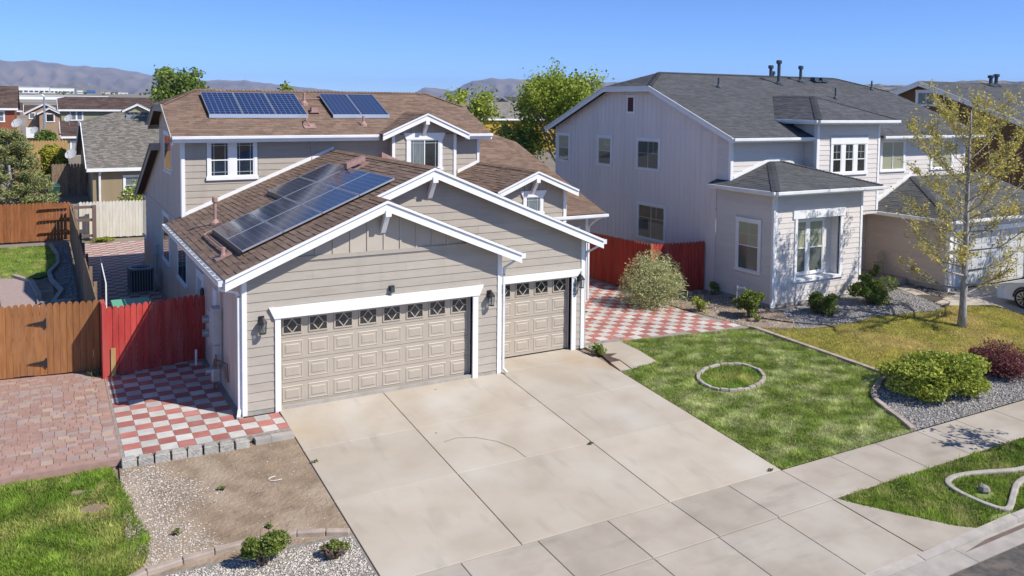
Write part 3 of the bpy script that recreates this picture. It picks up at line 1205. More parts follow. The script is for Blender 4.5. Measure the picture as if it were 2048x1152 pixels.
drv = sheet('driveway', [(.80, -6.75), (9.62, -6.75), (9.62, .9), (6.6, .9), (6.6, .12), (.80, .12)], jointm, -.03)
for x0, x1 in ((.80, 3.316), (3.316, 6.60), (6.60, 9.62)):
    top = .14 if x0 < 6 else 1.0
    for y0, y1 in ((-6.75, -4.16), (-4.16, -2.04), (-2.04, 0)):
        slab_piece(x0, x1, y0, y1, 'slab', concrete, drv)
    slab_piece(x0 + (.06 if x0 < 1 else 0), min(x1, 9.50) if x0 > 6 else x1, -.002, top, 'slab', concrete, drv, gy=.0)
swk = sheet('sidewalk', [(-12, -8.1), (34, -8.1), (34, -6.75), (-12, -6.75)], jointm, -.03)
for k in range(-10, 19):
    x = 5.117 + 1.495 * k
    slab_piece(x, x + 1.495, -8.09, -6.76, 'slab', concW, swk, g=.006, gy=.006)
apr = sheet('driveway_apron', [(.4, -10.03), (9.55, -10.03), (9.6, -8.1), (.8, -8.1)], jointm, -.03)
for x0, x1 in ((.6, 2.13), (2.13, 3.62), (3.62, 5.11), (5.11, 6.58), (6.58, 8.06), (8.06, 9.58)):
    slab_piece(x0, x1, -10.03, -8.11, 'slab', concW, apr, g=.006, gy=.004)
m_ = MB()
pts = [(9.60, -8.115), (9.60, -10.02), (11.25, -10.02), (10.9, -9.75), (10.35, -9.05), (9.9, -8.45), (9.68, -8.115)]
m_.prism([(x, y, gz(y)) for x, y in pts], (0, 0, -.07))
m_.build('slab', concW, apr, label='flared corner slab beside the verge grass')
# kerb and gutter
kerb = MB()
kerb.hexa([(9.4, -10.2, -.82), (12.2, -10.2, -.82), (12.2, -10.04, -.82), (9.4, -10.04, -.82), (9.4, -10.2, -.775), (12.2, -10.2, -.70), (12.2, -10.04, -.685), (9.4, -10.04, -.755)])
kb = kerb.build('kerb', concC, None, 'structure')
for i in range(8):
    q = MB()
    x = 12.215 + i * 2.4
    q.hexa([(x, -10.2, -.82), (x + 2.385, -10.2, -.82), (x + 2.385, -10.04, -.82), (x, -10.04, -.82), (x, -10.19, -.70), (x + 2.385, -10.19, -.70), (x + 2.385, -10.04, -.685), (x, -10.04, -.685)])
    q.build('kerb_stone', concC, kb, bevel=.02)
for i in range(-4, 14):
    q = MB()
    x = .6 + i * 2.4
    q.hexa([(x, -10.66, -.90), (x + 2.388, -10.66, -.90), (x + 2.388, -10.21, -.90), (x, -10.21, -.90), (x, -10.66, -.80), (x + 2.388, -10.66, -.80), (x + 2.388, -10.21, -.79), (x, -10.21, -.79)])
    q.build('gutter_pan', concC, kb)
for i in range(-4, 4):
    q = MB()
    x = -.2 + i * 2.4
    q.hexa([(x, -10.205, -.9), (x + 2.39, -10.205, -.9), (x + 2.39, -10.035, -.9), (x, -10.035, -.9), (x, -10.205, -.785), (x + 2.39, -10.205, -.785), (x + 2.39, -10.035, -.758), (x, -10.035, -.758)])
    q.build('kerb_stone', concC, kb)
rd = MB()
rd.face([(-60, -24, -.86), (80, -24, -.86), (80, -10.67, -.808), (-60, -10.67, -.808)])
rd.build('road', asphalt, None, 'structure')
gm = MB()
gm.face([(9.8, -10.42, -.7965), (40, -10.42, -.7965), (40, -10.28, -.7885), (11.0, -10.28, -.7885)])
gm.build('gutter_stain', gutterm, kb)
# driveway crack: a recessed hairline drawn as a thin dark filling
ck = MB()
cp = [(3.62, -2.86), (3.95, -2.80), (4.35, -2.95), (4.7, -3.3), (4.88, -3.7), (4.92, -4.14)]
for a, b in zip(cp[:-1], cp[1:]):
    d = Vector((b[0] - a[0], b[1] - a[1])).normalized() * .006
    ck.face([(a[0] + d.y, a[1] - d.x, gz(a[1]) + .003), (b[0] + d.y, b[1] - d.x, gz(b[1]) + .003), (b[0] - d.y, b[1] + d.x, gz(b[1]) + .003), (a[0] - d.y, a[1] + d.x, gz(a[1]) + .003)])
ck.build('crack', jointm, drv)

# entry walkway beside the right garage bay
wk = sheet('entry_walk', [(9.66, -1.05), (10.98, -.95), (11.1, .93), (9.80, 1.0), (9.80, 2.4), (9.62, 2.4), (9.9, .4)], mulch, -.012)
for pp in ([(9.74, -.52), (9.66, -1.08), (9.98, -1.12), (10.06, -.52)], [(10.10, -.50), (10.03, -1.10), (11.02, -.94), (11.06, -.10)], [(10.11, -.485), (11.062, -.085), (11.12, .9), (9.85, 1.02), (9.85, .55)]):
    q = MB()
    q.prism([(x, y, gz(y) + .004) for x, y in pp], (0, 0, -.06))
    q.build('slab', concrete, wk)

# ------------------------------------------------------------------ patios of red and white tiles
TP = .336
tm = MB()
w_ = TP / 2 - .004
tm.hexa([(-w_, -w_, -.03), (w_, -w_, -.03), (w_, w_, -.03), (-w_, w_, -.03), (-w_ + .003, -w_ + .003, .006), (w_ - .003, -w_ + .003, .006), (w_ - .003, w_ - .003, .006), (-w_ + .003, w_ - .003, .006)])
ME_R, ME_W = tm.data('tile', tileR), tm.data('tile', tileW)


def tile_stuff(cells, name, parent):
    for m, par in ((tileR, 1), (tileW, 0)):
        b = MB()
        for x, y, k in cells:
            if k == par:
                b.box(x - w_, x + w_, y - w_, y + w_, -.03, .006, random.random())
        if b.v:
            b.build(name, m, parent, 'stuff')


def parity(x, y):
    return (int(math.floor((x + 2.49) / TP)) + int(math.floor((y - 3.56) / TP + 1e-6))) % 2


def grid_cells(x0, x1, y0, y1, test=lambda x, y: True):
    out = []
    i0, i1 = int(math.floor((x0 + 2.49) / TP)), int(math.ceil((x1 + 2.49) / TP))
    j0, j1 = int(math.floor((y0 - 3.56) / TP)), int(math.ceil((y1 - 3.56) / TP))
    for i in range(i0, i1):
        for j in range(j0, j1):
            x, y = -2.49 + (i + .5) * TP, 3.56 + (j + .5) * TP
            if x0 <= x <= x1 and y0 <= y <= y1 and test(x, y):
                out.append((x, y, (i + j) % 2))
    return out


p1 = MB()
p1.prism([(-2.56, -1.12, 0), (.76, -1.24, 0), (.76, -.16, 0), (0, -.13, 0), (0, 4.85, 0), (-2.53, 4.85, 0)], (0, 0, -.12))
patio = p1.build('front_patio', grout, None, 'structure')
for x, y, k in grid_cells(-2.5, .5, -1.15, 4.75, lambda x, y: (x < -.1 or y < -.3)):
    inst('tile', ME_R if k else ME_W, patio, (x + random.gauss(0, .0015), y + random.gauss(0, .0015), random.uniform(-.003, .003)), random.gauss(0, .006))
for x, y, k in grid_cells(.54, .8, -1.15, -.25):
    q = MB()
    q.box(.538, .757, y - w_, y + w_, -.03, .006)
    q.build('tile', tileR if k else tileW, patio)
p2 = MB()
p2.prism([(-2.5, 4.86, 0), (0, 4.86, 0), (0, 20.4, 0), (2.6, 20.4, 0), (2.6, 26.6, 0), (-2.35, 26.6, 0)], (0, 0, -.08))
ypatio = p2.build('side_yard_patio', grout, None, 'structure')
cs = grid_cells(-2.45, 2.4, 4.95, 26.5, lambda x, y: x < -.12 or y > 20.6)
cs.sort(key=lambda c: c[1])
for x, y, k in cs[:150]:
    inst('tile', ME_R if k else ME_W, ypatio, (x, y, 0))
tile_stuff(cs[150:], 'tile_field', ypatio)
p3 = MB()
p3.prism([(9.9, 1.05, 0), (11.16, .93, 0), (15.75, .27, 0), (15.35, 3.4, 0), (15.6, 9.2, 0), (9.9, 9.2, 0)], (0, 0, -.06))
rpatio = p3.build('entry_patio', grout, None, 'structure')
fr = lambda x: np.interp(x, [9.9, 11.16, 15.75], [1.05, .93, .27])
cs = grid_cells(9.9, 15.7, .3, 9.1, lambda x, y: y > fr(x) + .15 and x < np.interp(y, [.3, 3.4, 9], [15.6, 15.25, 15.4]))
cs.sort(key=lambda c: c[1] - .2 * c[0])
for x, y, k in cs[:298]:
    inst('tile', ME_R if k else ME_W, rpatio, (x + random.gauss(0, .0015), y + random.gauss(0, .0015), .002 + random.uniform(-.003, .003)), random.gauss(0, .006))
tile_stuff(cs[298:], 'tile_field', rpatio)

# low block edge in front of the front patio
rw = thing('block_edging', 'row of rough grey retaining blocks along the checkered tiles', 'edging', (-1.3, -1.25, -.1))
bm_ = MB()
bm_.hexa([(-.15, -.12, -.1), (.13, -.12, -.1), (.11, .12, -.1), (-.13, .12, -.1), (-.15, -.11, .085), (.13, -.10, .085), (.11, .12, .085), (-.13, .12, .085)])
bd = bm_.data('block', blockm)
for i in range(8):
    o = inst('block', bd, rw, (-2.42 + i * .305, -1.26 - .012 * i + random.uniform(-.015, .015), -.07 + random.uniform(-.01, .012)), random.uniform(-.16, .12))
    b = o.modifiers.new('bevel', 'BEVEL')
    b.width = .012
q = MB()
for x0, x1 in ((-.02, .30), (.31, .78)):
    q = MB()
    q.hexa([(x0, -1.42, -.14), (x1, -1.44, -.14), (x1, -1.25, -.14), (x0, -1.23, -.14), (x0, -1.42, -.03), (x1, -1.44, -.03), (x1, -1.25, -.03), (x0, -1.23, -.03)])
    q.build('cap_stone', concC, rw)

# paver pad on the left
pv = MB()
pv.prism([(-9, -1.02, .0), (-2.56, -1.16, .0), (-2.52, 4.95, .0), (-9, 5.9, .0)], (0, 0, -.14))
pad = pv.build('paver_pad', pav, None, 'structure')
pmesh = {}
for nm, m in (('a', pav), ('b', pavY), ('c', pavG)):
    for wd, dp in ((.225, .15), (.15, .15), (.225, .225)):
        b = MB()
        a, d = wd / 2 - .003, dp / 2 - .003
        b.hexa([(-a, -d, -.04), (a, -d, -.04), (a, d, -.04), (-a, d, -.04), (-a + .006, -d + .006, .012), (a - .006, -d + .006, .012), (a - .006, d - .006, .012), (-a + .006, d - .006, .012)])
        pmesh[nm, wd, dp] = b.data('paver', m)
cells = []
y = -1.0
row = 0
while y < 5.7:
    dp = (.15, .225, .15)[row % 3]
    x = -2.55 - random.random() * .05
    while x > -8.9:
        wd = random.choice((.225, .225, .15)) if dp == .15 else .225
        if y + dp / 2 < np.interp(x, [-9, -2.5], [5.75, 4.85]):
            cells.append((x - wd / 2, y + dp / 2, wd, dp))
        x -= wd
    y += dp
    row += 1
cells.sort(key=lambda c: -(c[0] * .6) + (c[1] + 1) * .35)
for i, (x, y, wd, dp) in enumerate(cells):
    if i < 299:
        k = random.choices('abc', (66, 9, 25))[0]
        inst('paver', pmesh[k, wd, dp], pad, (x, y, random.uniform(-.002, .003)))
rest = {'a': MB(), 'b': MB(), 'c': MB()}
for x, y, wd, dp in cells[299:]:
    k = random.choices('abc', (66, 9, 25))[0]
    a, d = wd / 2 - .003, dp / 2 - .003
    rest[k].box(x - a, x + a, y - d, y + d, -.03, .012)
for k, m in (('a', pav), ('b', pavY), ('c', pavG)):
    rest[k].build('paver_field', m, pad, 'stuff')

# ------------------------------------------------------------------ beds and lawns
sheet('dirt_bed', [(-2.75, -5.0), (.79, -5.2), (.79, -1.3), (-2.6, -1.2)], dirt, -.012)
GP0 = scatter([(-2.75, -4.85), (-.2, -4.85), (-.2, -1.45), (-2.6, -1.45)], 1300)
GP0 = GP0[RNG.random(len(GP0)) < np.clip(1.55 - np.abs(GP0[:, 0] + 2.15) * 1.5 + .4 * np.sin(GP0[:, 1] * 3.1 + GP0[:, 0] * 2) - .25 * np.abs(GP0[:, 1] + 3.2), .0, .95)]
stones('white_gravel_patch', None, 0, gravW, (.007, .018), dz=-.012, label='white gravel spilling over the dirt left of the driveway', P=GP0)
stones('scattered_pebbles', [(-2.5, -4.9), (.76, -5.1), (.76, -1.5), (-2.5, -1.5)], 70, gravW, (.005, .014), dz=-.012, label='loose pale pebbles strewn on the bare dirt')
sheet('gravel_bed', [(-3.4, -6.74), (.79, -6.74), (.79, -5.2), (-2.7, -5.0)], gravB, -.010)
stones('front_gravel', [(-3.2, -6.7), (.74, -6.7), (.74, -5.3), (-2.5, -5.1)], 1700, gravW, (.010, .023), dz=-.008, label='white gravel around two small bushes by the driveway')
ed = thing('concrete_edging', 'low grey concrete edging between dirt and front gravel', 'edging', (-1, -4.95, -.42))
ec = [(-3.4, -5.55), (-2.9, -5.08), (-2.5, -4.93), (-1.95, -4.86), (-1.45, -4.82), (-.7, -4.80), (-.1, -4.88), (.36, -5.05), (.74, -5.22)]
for a, b in zip(ec[:-1], ec[1:]):
    q = MB()
    a3, b3 = Vector((a[0], a[1], gz(a[1]) + .01)), Vector((b[0], b[1], gz(b[1]) + .01))
    d = (b3 - a3).normalized() * .006
    q.bar(a3 + d, b3 - d, .13, .12)
    q.build('kerb_piece', edgem, ed, bevel=.02)
LEFTG = [(-9, -6.74), (-3.35, -6.74), (-3.35, -5.5), (-2.85, -5.05), (-2.45, -4.6), (-2.35, -3.9), (-2.5, -3.2), (-2.55, -2.4), (-2.75, -1.25), (-9, -1.06)]
sheet('left_lawn', LEFTG, lawnS, -.02)
bare = [[(-3.35 + .16 * math.cos(t), -1.95 + .10 * math.sin(t)) for t in np.linspace(0, 6, 9)], [(-3.12 + .26 * math.cos(t), -2.62 + .16 * math.sin(t)) for t in np.linspace(0, 6, 9)]]
for b in bare:
    sheet('bare_patch', b, dirt, -.014)
grass('lawn_grass', LEFTG, 5200, grassL, (.03, .085), holes=bare, dz=-.02, label='lush green grass of the left front lawn')

oval = [(12.20 + .80 * math.cos(t) + .56 * math.sin(t), -2.60 - .33 * math.cos(t) + .78 * math.sin(t)) for t in np.linspace(0, 2 * math.pi, 25)[:-1]]
oval = [(12.2 + (p[0] - 12.2) * (1 + .10 * math.sin(2 * k / 24 * 6.283 + .6) + random.uniform(-.03, .03)), -2.6 + (p[1] + 2.6) * (1 + .10 * math.sin(2 * k / 24 * 6.283 + .6))) for k, p in enumerate(oval)]
LAWN = [(9.66, -6.72), (14.0, -6.72), (14.35, -5.9), (14.72, -5.1), (15.3, -4.72), (16.45, -4.3), (15.72, .2), (11.14, .9), (11.06, -.93), (9.66, -1.12)]
sheet('front_lawn', LAWN, lawnS, -.02)
ringo = [(12.18 + (p[0] - 12.18) * 1.12, -2.6 + (p[1] + 2.6) * 1.12) for p in oval]
ringi = [(12.18 + (p[0] - 12.18) * .92, -2.6 + (p[1] + 2.6) * .92) for p in oval]
grass('lawn_grass', LAWN, 4300, grassm, (.025, .065), holes=[ringo], dz=-.02, label='mown green grass of the lawn right of the driveway')
grass('lawn_grass', ringi, 2600, grassL, (.03, .10), dz=-.02, label='longer grass inside the oval stone ring')
rg = thing('stone_ring', 'oval ring of pale edging stones set in the lawn', 'edging', (12.18, -2.6, gz(-2.6)))
for i in range(24):
    a, b = oval[i], oval[(i + 1) % 24]
    q = MB()
    a3, b3 = Vector((a[0], a[1], gz(a[1]) + .012)), Vector((b[0], b[1], gz(b[1]) + .012))
    d = (b3 - a3) * .035
    j_ = Vector((random.gauss(0, .012), random.gauss(0, .012), random.gauss(0, .006)))
    q.bar(a3 + d + j_, b3 - d + j_, .095, .08)
    q.build('edging_stone', concC if i % 3 else edgem, rg, bevel=.015)
lb = thing('lawn_edging', 'long pinkish brick edging between the green and the dry lawn', 'edging', (16.1, -2, gz(-2)))
seg = [(15.76, .22), (16.53, -4.30)]
nseg = 22
for i in range(nseg):
    a = Vector((seg[0][0] + (seg[1][0] - seg[0][0]) * i / nseg, seg[0][1] + (seg[1][1] - seg[0][1]) * i / nseg, 0))
    b = Vector((seg[0][0] + (seg[1][0] - seg[0][0]) * (i + .96) / nseg, seg[0][1] + (seg[1][1] - seg[0][1]) * (i + .96) / nseg, 0))
    a.z, b.z = gz(a.y) + .015, gz(b.y) + .015
    q = MB()
    q.bar(a, b, .15, .09)
    q.build('edging_brick', edgem, lb)
be = thing('curved_edging', 'curved dark edging around the gravel bed under the round shrub', 'edging', (15, -5.4, gz(-5.4)))
bc = [(16.4, -4.32), (15.85, -4.45), (15.3, -4.72), (14.95, -4.92), (14.66, -5.2), (14.42, -5.75), (14.25, -6.25), (14.02, -6.72)]
for a, b in zip(bc[:-1], bc[1:]):
    a3, b3 = Vector((a[0], a[1], gz(a[1]) + .02)), Vector((b[0], b[1], gz(b[1]) + .02))
    q = MB()
    d = (b3 - a3) * .02
    q.bar(a3 + d, b3 - d, .14, .12)
    q.build('edging_stone', edgem, be, bevel=.015)
BED = bc + [(20.6, -6.72), (20.6, -5.9), (19.5, -5.0), (18.6, -4.6), (17.6, -4.25)]
sheet('shrub_bed', BED, gravB, -.012)
stones('shrub_bed_gravel', BED, 620, gravG, (.014, .032), dz=-.01, label='blue grey gravel under the round shrub by the sidewalk')
NLAWN = [(16.62, -4.22), (15.88, .1), (16.6, -.25), (17.7, -.62), (19.3, -.75), (20.8, -.55), (22.3, -.75), (23.6, -.95), (24.5, -.72), (26.3, -1.35), (26.3, -6.72), (20.7, -6.72), (20.7, -5.9), (19.55, -4.95), (18.6, -4.52), (17.6, -4.18)]
sheet('neighbour_lawn', NLAWN, lawnSN, -.02)
grass('lawn_grass', NLAWN, 1900, grassN, (.025, .06), dz=-.02, label='dry olive and yellow grass of the neighbouring lawn')
NG = [(15.8, .18), (16.6, -.22), (17.7, -.6), (19.3, -.72), (20.8, -.52), (22.3, -.72), (23.6, -.92), (24.3, -.6), (25.2, 1.9), (25.6, 3.2), (22.9, 3.2), (22.9, 1.7), (18.3, 1.7), (18.3, 5.2), (16.0, 5.2), (15.45, 3.4)]
sheet('neighbour_gravel_bed', NG, gravB, -.012)
NG1 = [(17.2, -.4), (19.3, -.72), (20.8, -.52), (22.3, -.72), (23.6, -.92), (24.3, -.6), (25.0, 1.6), (22.9, 1.7), (18.4, 1.5)]
stones('house_gravel', NG1, 420, gravG, (.014, .032), dz=-.01, label='blue grey gravel in front of the grey house bay')
NG2 = [(15.8, .18), (17.2, -.4), (18.4, 1.5), (18.3, 5.2), (16.0, 5.2), (15.45, 3.4)]
sheet('dirt_corner', NG2, dirt, -.008)
stones('corner_gravel', NG2, 190, gravW, (.010, .026), dz=-.006, label='mixed pale gravel between entry patio and grey house')
# verge between sidewalk and kerb
VG = [(9.72, -8.12), (36, -8.12), (36, -10.03), (11.3, -10.03), (10.9, -9.75), (10.35, -9.05), (9.9, -8.45)]
sheet('verge', VG, lawnS, -.02)
worm = [(15.2, -9.05), (14.3, -9.0), (13.6, -8.78), (12.95, -8.62), (12.5, -8.62), (12.25, -8.78), (12.17, -9.1), (12.2, -9.5), (12.3, -9.78), (12.45, -9.86), (12.7, -9.78), (13.2, -9.55), (13.7, -9.35), (14.3, -9.3), (15.2, -9.4)]
def smooth_line(P, k=4):
    out = []
    for i in range(len(P) - 1):
        p0, p1, p2, p3 = [np.array(P[max(0, min(len(P) - 1, j))]) for j in (i - 1, i, i + 1, i + 2)]
        for s in range(k):
            t = s / k
            out.append(tuple(.5 * (2 * p1 + (p2 - p0) * t + (2 * p0 - 5 * p1 + 4 * p2 - p3) * t * t + (3 * p1 - p0 - 3 * p2 + p3) * t ** 3)))
    return out + [tuple(P[-1])]


worm = smooth_line(worm)
worm_in = [(14.4, -9.12), (13.4, -8.9), (12.75, -8.75), (12.4, -8.85), (12.32, -9.3), (12.45, -9.68), (13.2, -9.42), (14.2, -9.2)]
wstrip = []
for a in worm:
    wstrip.append(a)
hole = []
for a, b in zip(worm[:-1], worm[1:]):
    d = Vector((b[0] - a[0], b[1] - a[1])).normalized() * .08
    hole.append([(a[0] + d.y, a[1] - d.x), (b[0] + d.y, b[1] - d.x), (b[0] - d.y, b[1] + d.x), (a[0] - d.y, a[1] + d.x)])
grass('verge_grass', VG, 3000, grassP, (.035, .09), holes=hole + [[(12.62 + .28 * math.cos(t), -9.32 + .14 * math.sin(t)) for t in np.linspace(0, 6, 9)], [(12.0 + .35 * math.cos(t), -9.93 + .08 * math.sin(t)) for t in np.linspace(0, 6, 9)]], dz=-.02, label='patchy green grass on the verge beside the kerb')
we = thing('looped_edging', 'looping pale concrete edging in the verge grass', 'edging', (12.6, -9.2, gz(-9.2)))
for a, b in zip(worm[:-1], worm[1:]):
    a3, b3 = Vector((a[0], a[1], gz(a[1]) + .02)), Vector((b[0], b[1], gz(b[1]) + .02))
    q = MB()
    q.bar(a3 - Vector((0, 0, .012)), b3 - Vector((0, 0, .012)) + (b3 - a3).normalized() * .04, .12, .08)
    q.build('kerb_piece', concC, we, bevel=.025)
q = MB()
q.lathe(12.72, -9.22, [(.10, gz(-9.22) - .03), (.12, gz(-9.22) + .03), (.09, gz(-9.22) + .10), (.03, gz(-9.22) + .13)], 7)
q.build('rock', stonem, None, None, label='small grey rock inside the looped verge edging', cat='rock')

# ------------------------------------------------------------------ back yard of the left neighbour
BYG = [(-9, 20.0), (-3.95, 18.6), (-3.5, 19.5), (-3.22, 21.2), (-3.2, 23.5), (-3.42, 26.6), (-9, 27.2)]
sheet('back_lawn', BYG, lawnS, .0)
grass('lawn_grass', BYG, 700, grassL, (.04, .09), dz=0, label='bright green grass in the yard behind the cedar fence')
q = sheet('back_gravel', [(-2.75, 6.5), (-2.75, 27.8), (-9, 27.9), (-9, 27.2), (-3.42, 26.8), (-3.15, 24), (-3.2, 21.2), (-3.45, 19.5), (-3.3, 15), (-3.6, 9)], gravB, .004)
stones('yard_gravel', [(-2.8, 8.0), (-2.8, 27.5), (-3.3, 26.8), (-3.1, 24), (-3.15, 21.2), (-3.35, 19.5), (-3.2, 15), (-3.4, 9)], 160, gravG, (.015, .04), dz=.004, label='grey gravel strip along the dividing fence')
sheet('brick_path', [(-5.3, 7), (-4.1, 8), (-3.95, 12), (-4.0, 15), (-4.25, 17.8), (-4.9, 19.2), (-6.2, 19.8), (-8, 19.9), (-8, 18.6), (-6, 18.4), (-5.3, 17.4), (-5.1, 14), (-5.3, 10)], pavG, .008)
eg = thing('path_edging', 'pale rounded edging along the curving brick path', 'edging', (-4, 14, 0))
pe = [(-4.05, 9), (-3.92, 12), (-3.97, 15), (-4.22, 17.8), (-4.86, 19.25)]
for a, b in zip(pe[:-1], pe[1:]):
    q = MB()
    q.bar((a[0], a[1], .05), (b[0], b[1], .05), .16, .12)
    q.build('kerb_piece', edgem, eg)
pe = [(-3.62, 13), (-3.25, 15.5), (-3.55, 17.6), (-3.62, 19.3), (-3.28, 21.2), (-3.25, 23.5), (-3.5, 26.6)]
for a, b in zip(pe[:-1], pe[1:]):
    q = MB()
    q.bar((a[0], a[1], .05), (b[0], b[1], .05), .14, .13)
    q.build('kerb_piece', concC, eg)
sheet('sand_patch', [(-4.9, 9), (-3.5, 9), (-3.5, 17), (-4.2, 18)], dirt, .003)
rp = thing('flagstone_pile', 'heap of flat pale flagstones behind the cedar fence', 'stones', (-3.3, 12.6, 0))
for i in range(14):
    q = MB()
    x, y, z = -3.45 + random.uniform(-.4, .4), 12.6 + random.uniform(-.7, .7), .05 + .05 * (i // 5)
    r = random.uniform(.16, .3)
    q.prism([(x + r * math.cos(t) * random.uniform(.7, 1.1), y + r * math.sin(t) * random.uniform(.7, 1.1), z) for t in (0, 1.1, 2.3, 3.3, 4.4, 5.4)], (random.uniform(-.02, .02), 0, .055))
    q.build('flagstone', stonem, rp)


# ------------------------------------------------------------------ hills
def hills(name, prof, dist, m, depth=.35, seed=1, n_r=46, n_a=320, rough=.15):
    r_ = np.random.default_rng(seed)
    az = np.array([p[0] for p in prof])
    el = np.array([p[1] for p in prof])
    A = np.linspace(az[0], az[-1], n_a)
    E = np.interp(A, az, el)
    ph = r_.random((8, 3)) * 6.28

    def noise(a, r):
        s = 0
        for k in range(7):
            f = 1.7 ** k
            s = s + np.sin(a * .55 * f + ph[k, 0] + 1.3 * np.sin(r * f * 2.1 + ph[k, 1])) * np.cos(r * 5.0 * f + ph[k, 2] + np.sin(a * .4 * f)) / f ** .85
        return s
    q = np.linspace(0, 1, n_r)
    AA, QQ = np.meshgrid(A, q)
    Rr = dist * (1 - depth + depth * 1.55 * QQ)
    crest = np.clip((Rr / dist - (1 - depth)) / depth, 0, None)
    shape = np.where(crest < 1, crest ** 1.35, 1 - (crest - 1) * .9)
    H = 7.0 + np.tile(E, (n_r, 1)) * dist
    nz = noise(AA, QQ * 3)
    gully = np.abs(np.sin(AA * 2.3 + nz * 1.2 + 2 * QQ)) * .20 * np.clip(1 - np.abs(crest - .5) * 1.6, 0, 1)
    Zb = np.vectorize(lambda r: gz(min(r, 9000)))(Rr * .8) * 0
    edge = np.clip(np.minimum(QQ * 6, 1), 0, 1)
    Z = Zb + (H) * (shape * (1 + rough * nz * np.clip(1.05 - crest, 0, .6)) - gully * (crest < 1))
    Z = np.maximum(Z, -20 + 0 * Z) - 3 * (1 - edge) - 12
    rr = np.radians(AA)
    X = -3.8 + Rr * np.sin(rr)
    Y = -18.9 + Rr * np.cos(rr)
    V = np.stack([X, Y, Z], 2).reshape(-1, 3)
    i, j = np.meshgrid(np.arange(n_r - 1), np.arange(n_a - 1), indexing='ij')
    a = i * n_a + j
    F = np.stack([a, a + 1, a + n_a + 1, a + n_a], 2).reshape(-1, 4)
    o = fastmesh(name, V, F, m, None, None, 'structure')
    o.data.polygons.foreach_set('use_smooth', [True] * len(o.data.polygons))
    return o


hillA = mat('sagebrush_mountain', (.20, .155, .125), (.12, .10, .085), .0025, .95, 0, c3=(.25, .20, .155), scale3=.0012, t3=(.48, .66), detail=8)
hillB = mat('juniper_hill', (.24, .20, .145), (.05, .055, .035), .03, .95, 0, detail=3, contrast=(.46, .56), c3=(.17, .15, .11), scale3=.003, t3=(.45, .65))
hills('mountain_range', [(-14, .030), (-10, .034), (-6.68, .0361), (-4.39, .0410), (-1.97, .0407), (.06, .0419), (1.1, .0389), (3.26, .0369), (4.37, .0354), (5.78, .0311), (6.93, .0267), (9.0, .0241), (9.6, .0249), (11.75, .0256), (12.99, .0226), (13.94, .0212), (16.51, .0167), (18.47, .0131), (20.46, .0088), (23, .004)], 9500, hillA, seed=3)
hills('distant_peaks', [(20.2, .002), (21.13, .006), (22.47, .011), (23.48, .0207), (24.5, .0191), (25.35, .0163), (26.7, .029), (27.9, .0322), (29.95, .0314), (31.99, .0347), (34.03, .0303), (37.07, .0283), (42.04, .0241), (50, .018)], 9000, hillA, seed=5)
hills('dark_foothill', [(-1.6, .001), (-1.01, .0039), (.55, .0157), (1.89, .0204), (2.97, .0166), (4.91, .0075), (6.2, .002)], 5200, hillB, seed=8, n_a=120)
hills('juniper_hills', [(24, .004), (27.22, .0089), (30.64, .0167), (33.7, .0220), (36.74, .0277), (42.03, .0299), (48.35, .0302), (51.06, .0274), (52.52, .0307), (54.23, .0284), (55.62, .0311), (58.29, .0345), (60.8, .0326), (64.43, .034), (74, .03), (85, .02)], 3300, hillB, seed=12)
# air between here and the mountains
hz = MB()
hz.box(-15000, 16000, -500, 16000, -45, 480)
hm = bpy.data.materials.new('valley_air')
hm.use_nodes = True
hn = hm.node_tree
for n in list(hn.nodes):
    if n.type == 'BSDF_PRINCIPLED':
        hn.nodes.remove(n)
pvn = hn.nodes.new('ShaderNodeVolumePrincipled')
pvn.inputs['Color'].default_value = (.52, .68, 1.0, 1)
pvn.inputs['Density'].default_value = 0.00007
pvn.inputs['Anisotropy'].default_value = 0.0
hn.links.new(pvn.outputs[0], hn.nodes['Material Output'].inputs['Volume'])
HAZE = hz.build('haze', hm, None, 'stuff')

# ================================================================== the beige house
S = .4167
H = thing('house', 'beige two-storey house with brown roof, solar panels and three-car garage', 'house', (4.9, 8, 0))
GL = lambda x: 3.20 + S * (x + .4)              # garage left slope
GR = lambda x: 3.20 + S * (10.16 - x)           # garage right slope
FR = lambda x: 3.20 + S * (6.95 - x)            # front gable right slope
UF = lambda y: 5.95 + S * (y - 8.5)             # upper front slope
# --- roof slabs
V3 = lambda x, y, z: (x, y, z)
rA = slab(H, [(-.4, -.35, GL(-.4)), (3.275, -.35, GL(3.275)), (3.275, 8.9, GL(3.275)), (-.4, 9.15, GL(-.4))], deckm)
rB = slab(H, [(3.275, .52, GL(3.275)), (4.88, .52, GL(4.88)), (4.88, 8.9, GL(4.88)), (3.275, 8.9, GL(3.275))], deckm)
slab(H, [(4.88, .52, GR(4.88)), (10.16, .52, GR(10.16)), (10.16, 8.88, GR(10.16)), (4.88, 8.88, GR(4.88))], deckm)
slab(H, [(3.275, -.35, FR(3.275)), (6.95, -.35, FR(6.95)), (6.95, .86, FR(6.95)), (3.275, .86, FR(3.275))], deckm)
up = Vector((1, 0, S))
shingles(rA, [[(-.44, -.385, GL(-.44)), (3.275, -.385, GL(3.275)), (3.275, 8.87, GL(3.275)), (-.44, 9.15, GL(-.44))],
              [(3.275, .485, GL(3.275)), (4.87, .485, GL(4.87)), (4.87, 8.87, GL(4.87)), (3.275, 8.87, GL(3.275))]],
         (0, 1, 0), up, (-.44, 0, GL(-.44)), shing, exp=.145, tabw=(.22, .42), lift=.011)
shingles(rA, [[(3.28, -.385, FR(3.28)), (6.98, -.385, FR(6.98)), (6.98, .86, FR(6.98)), (3.28, .86, FR(3.28))]], (0, 1, 0), (-1, 0, S), (6.98, 0, FR(6.98)), shing, seed=4)
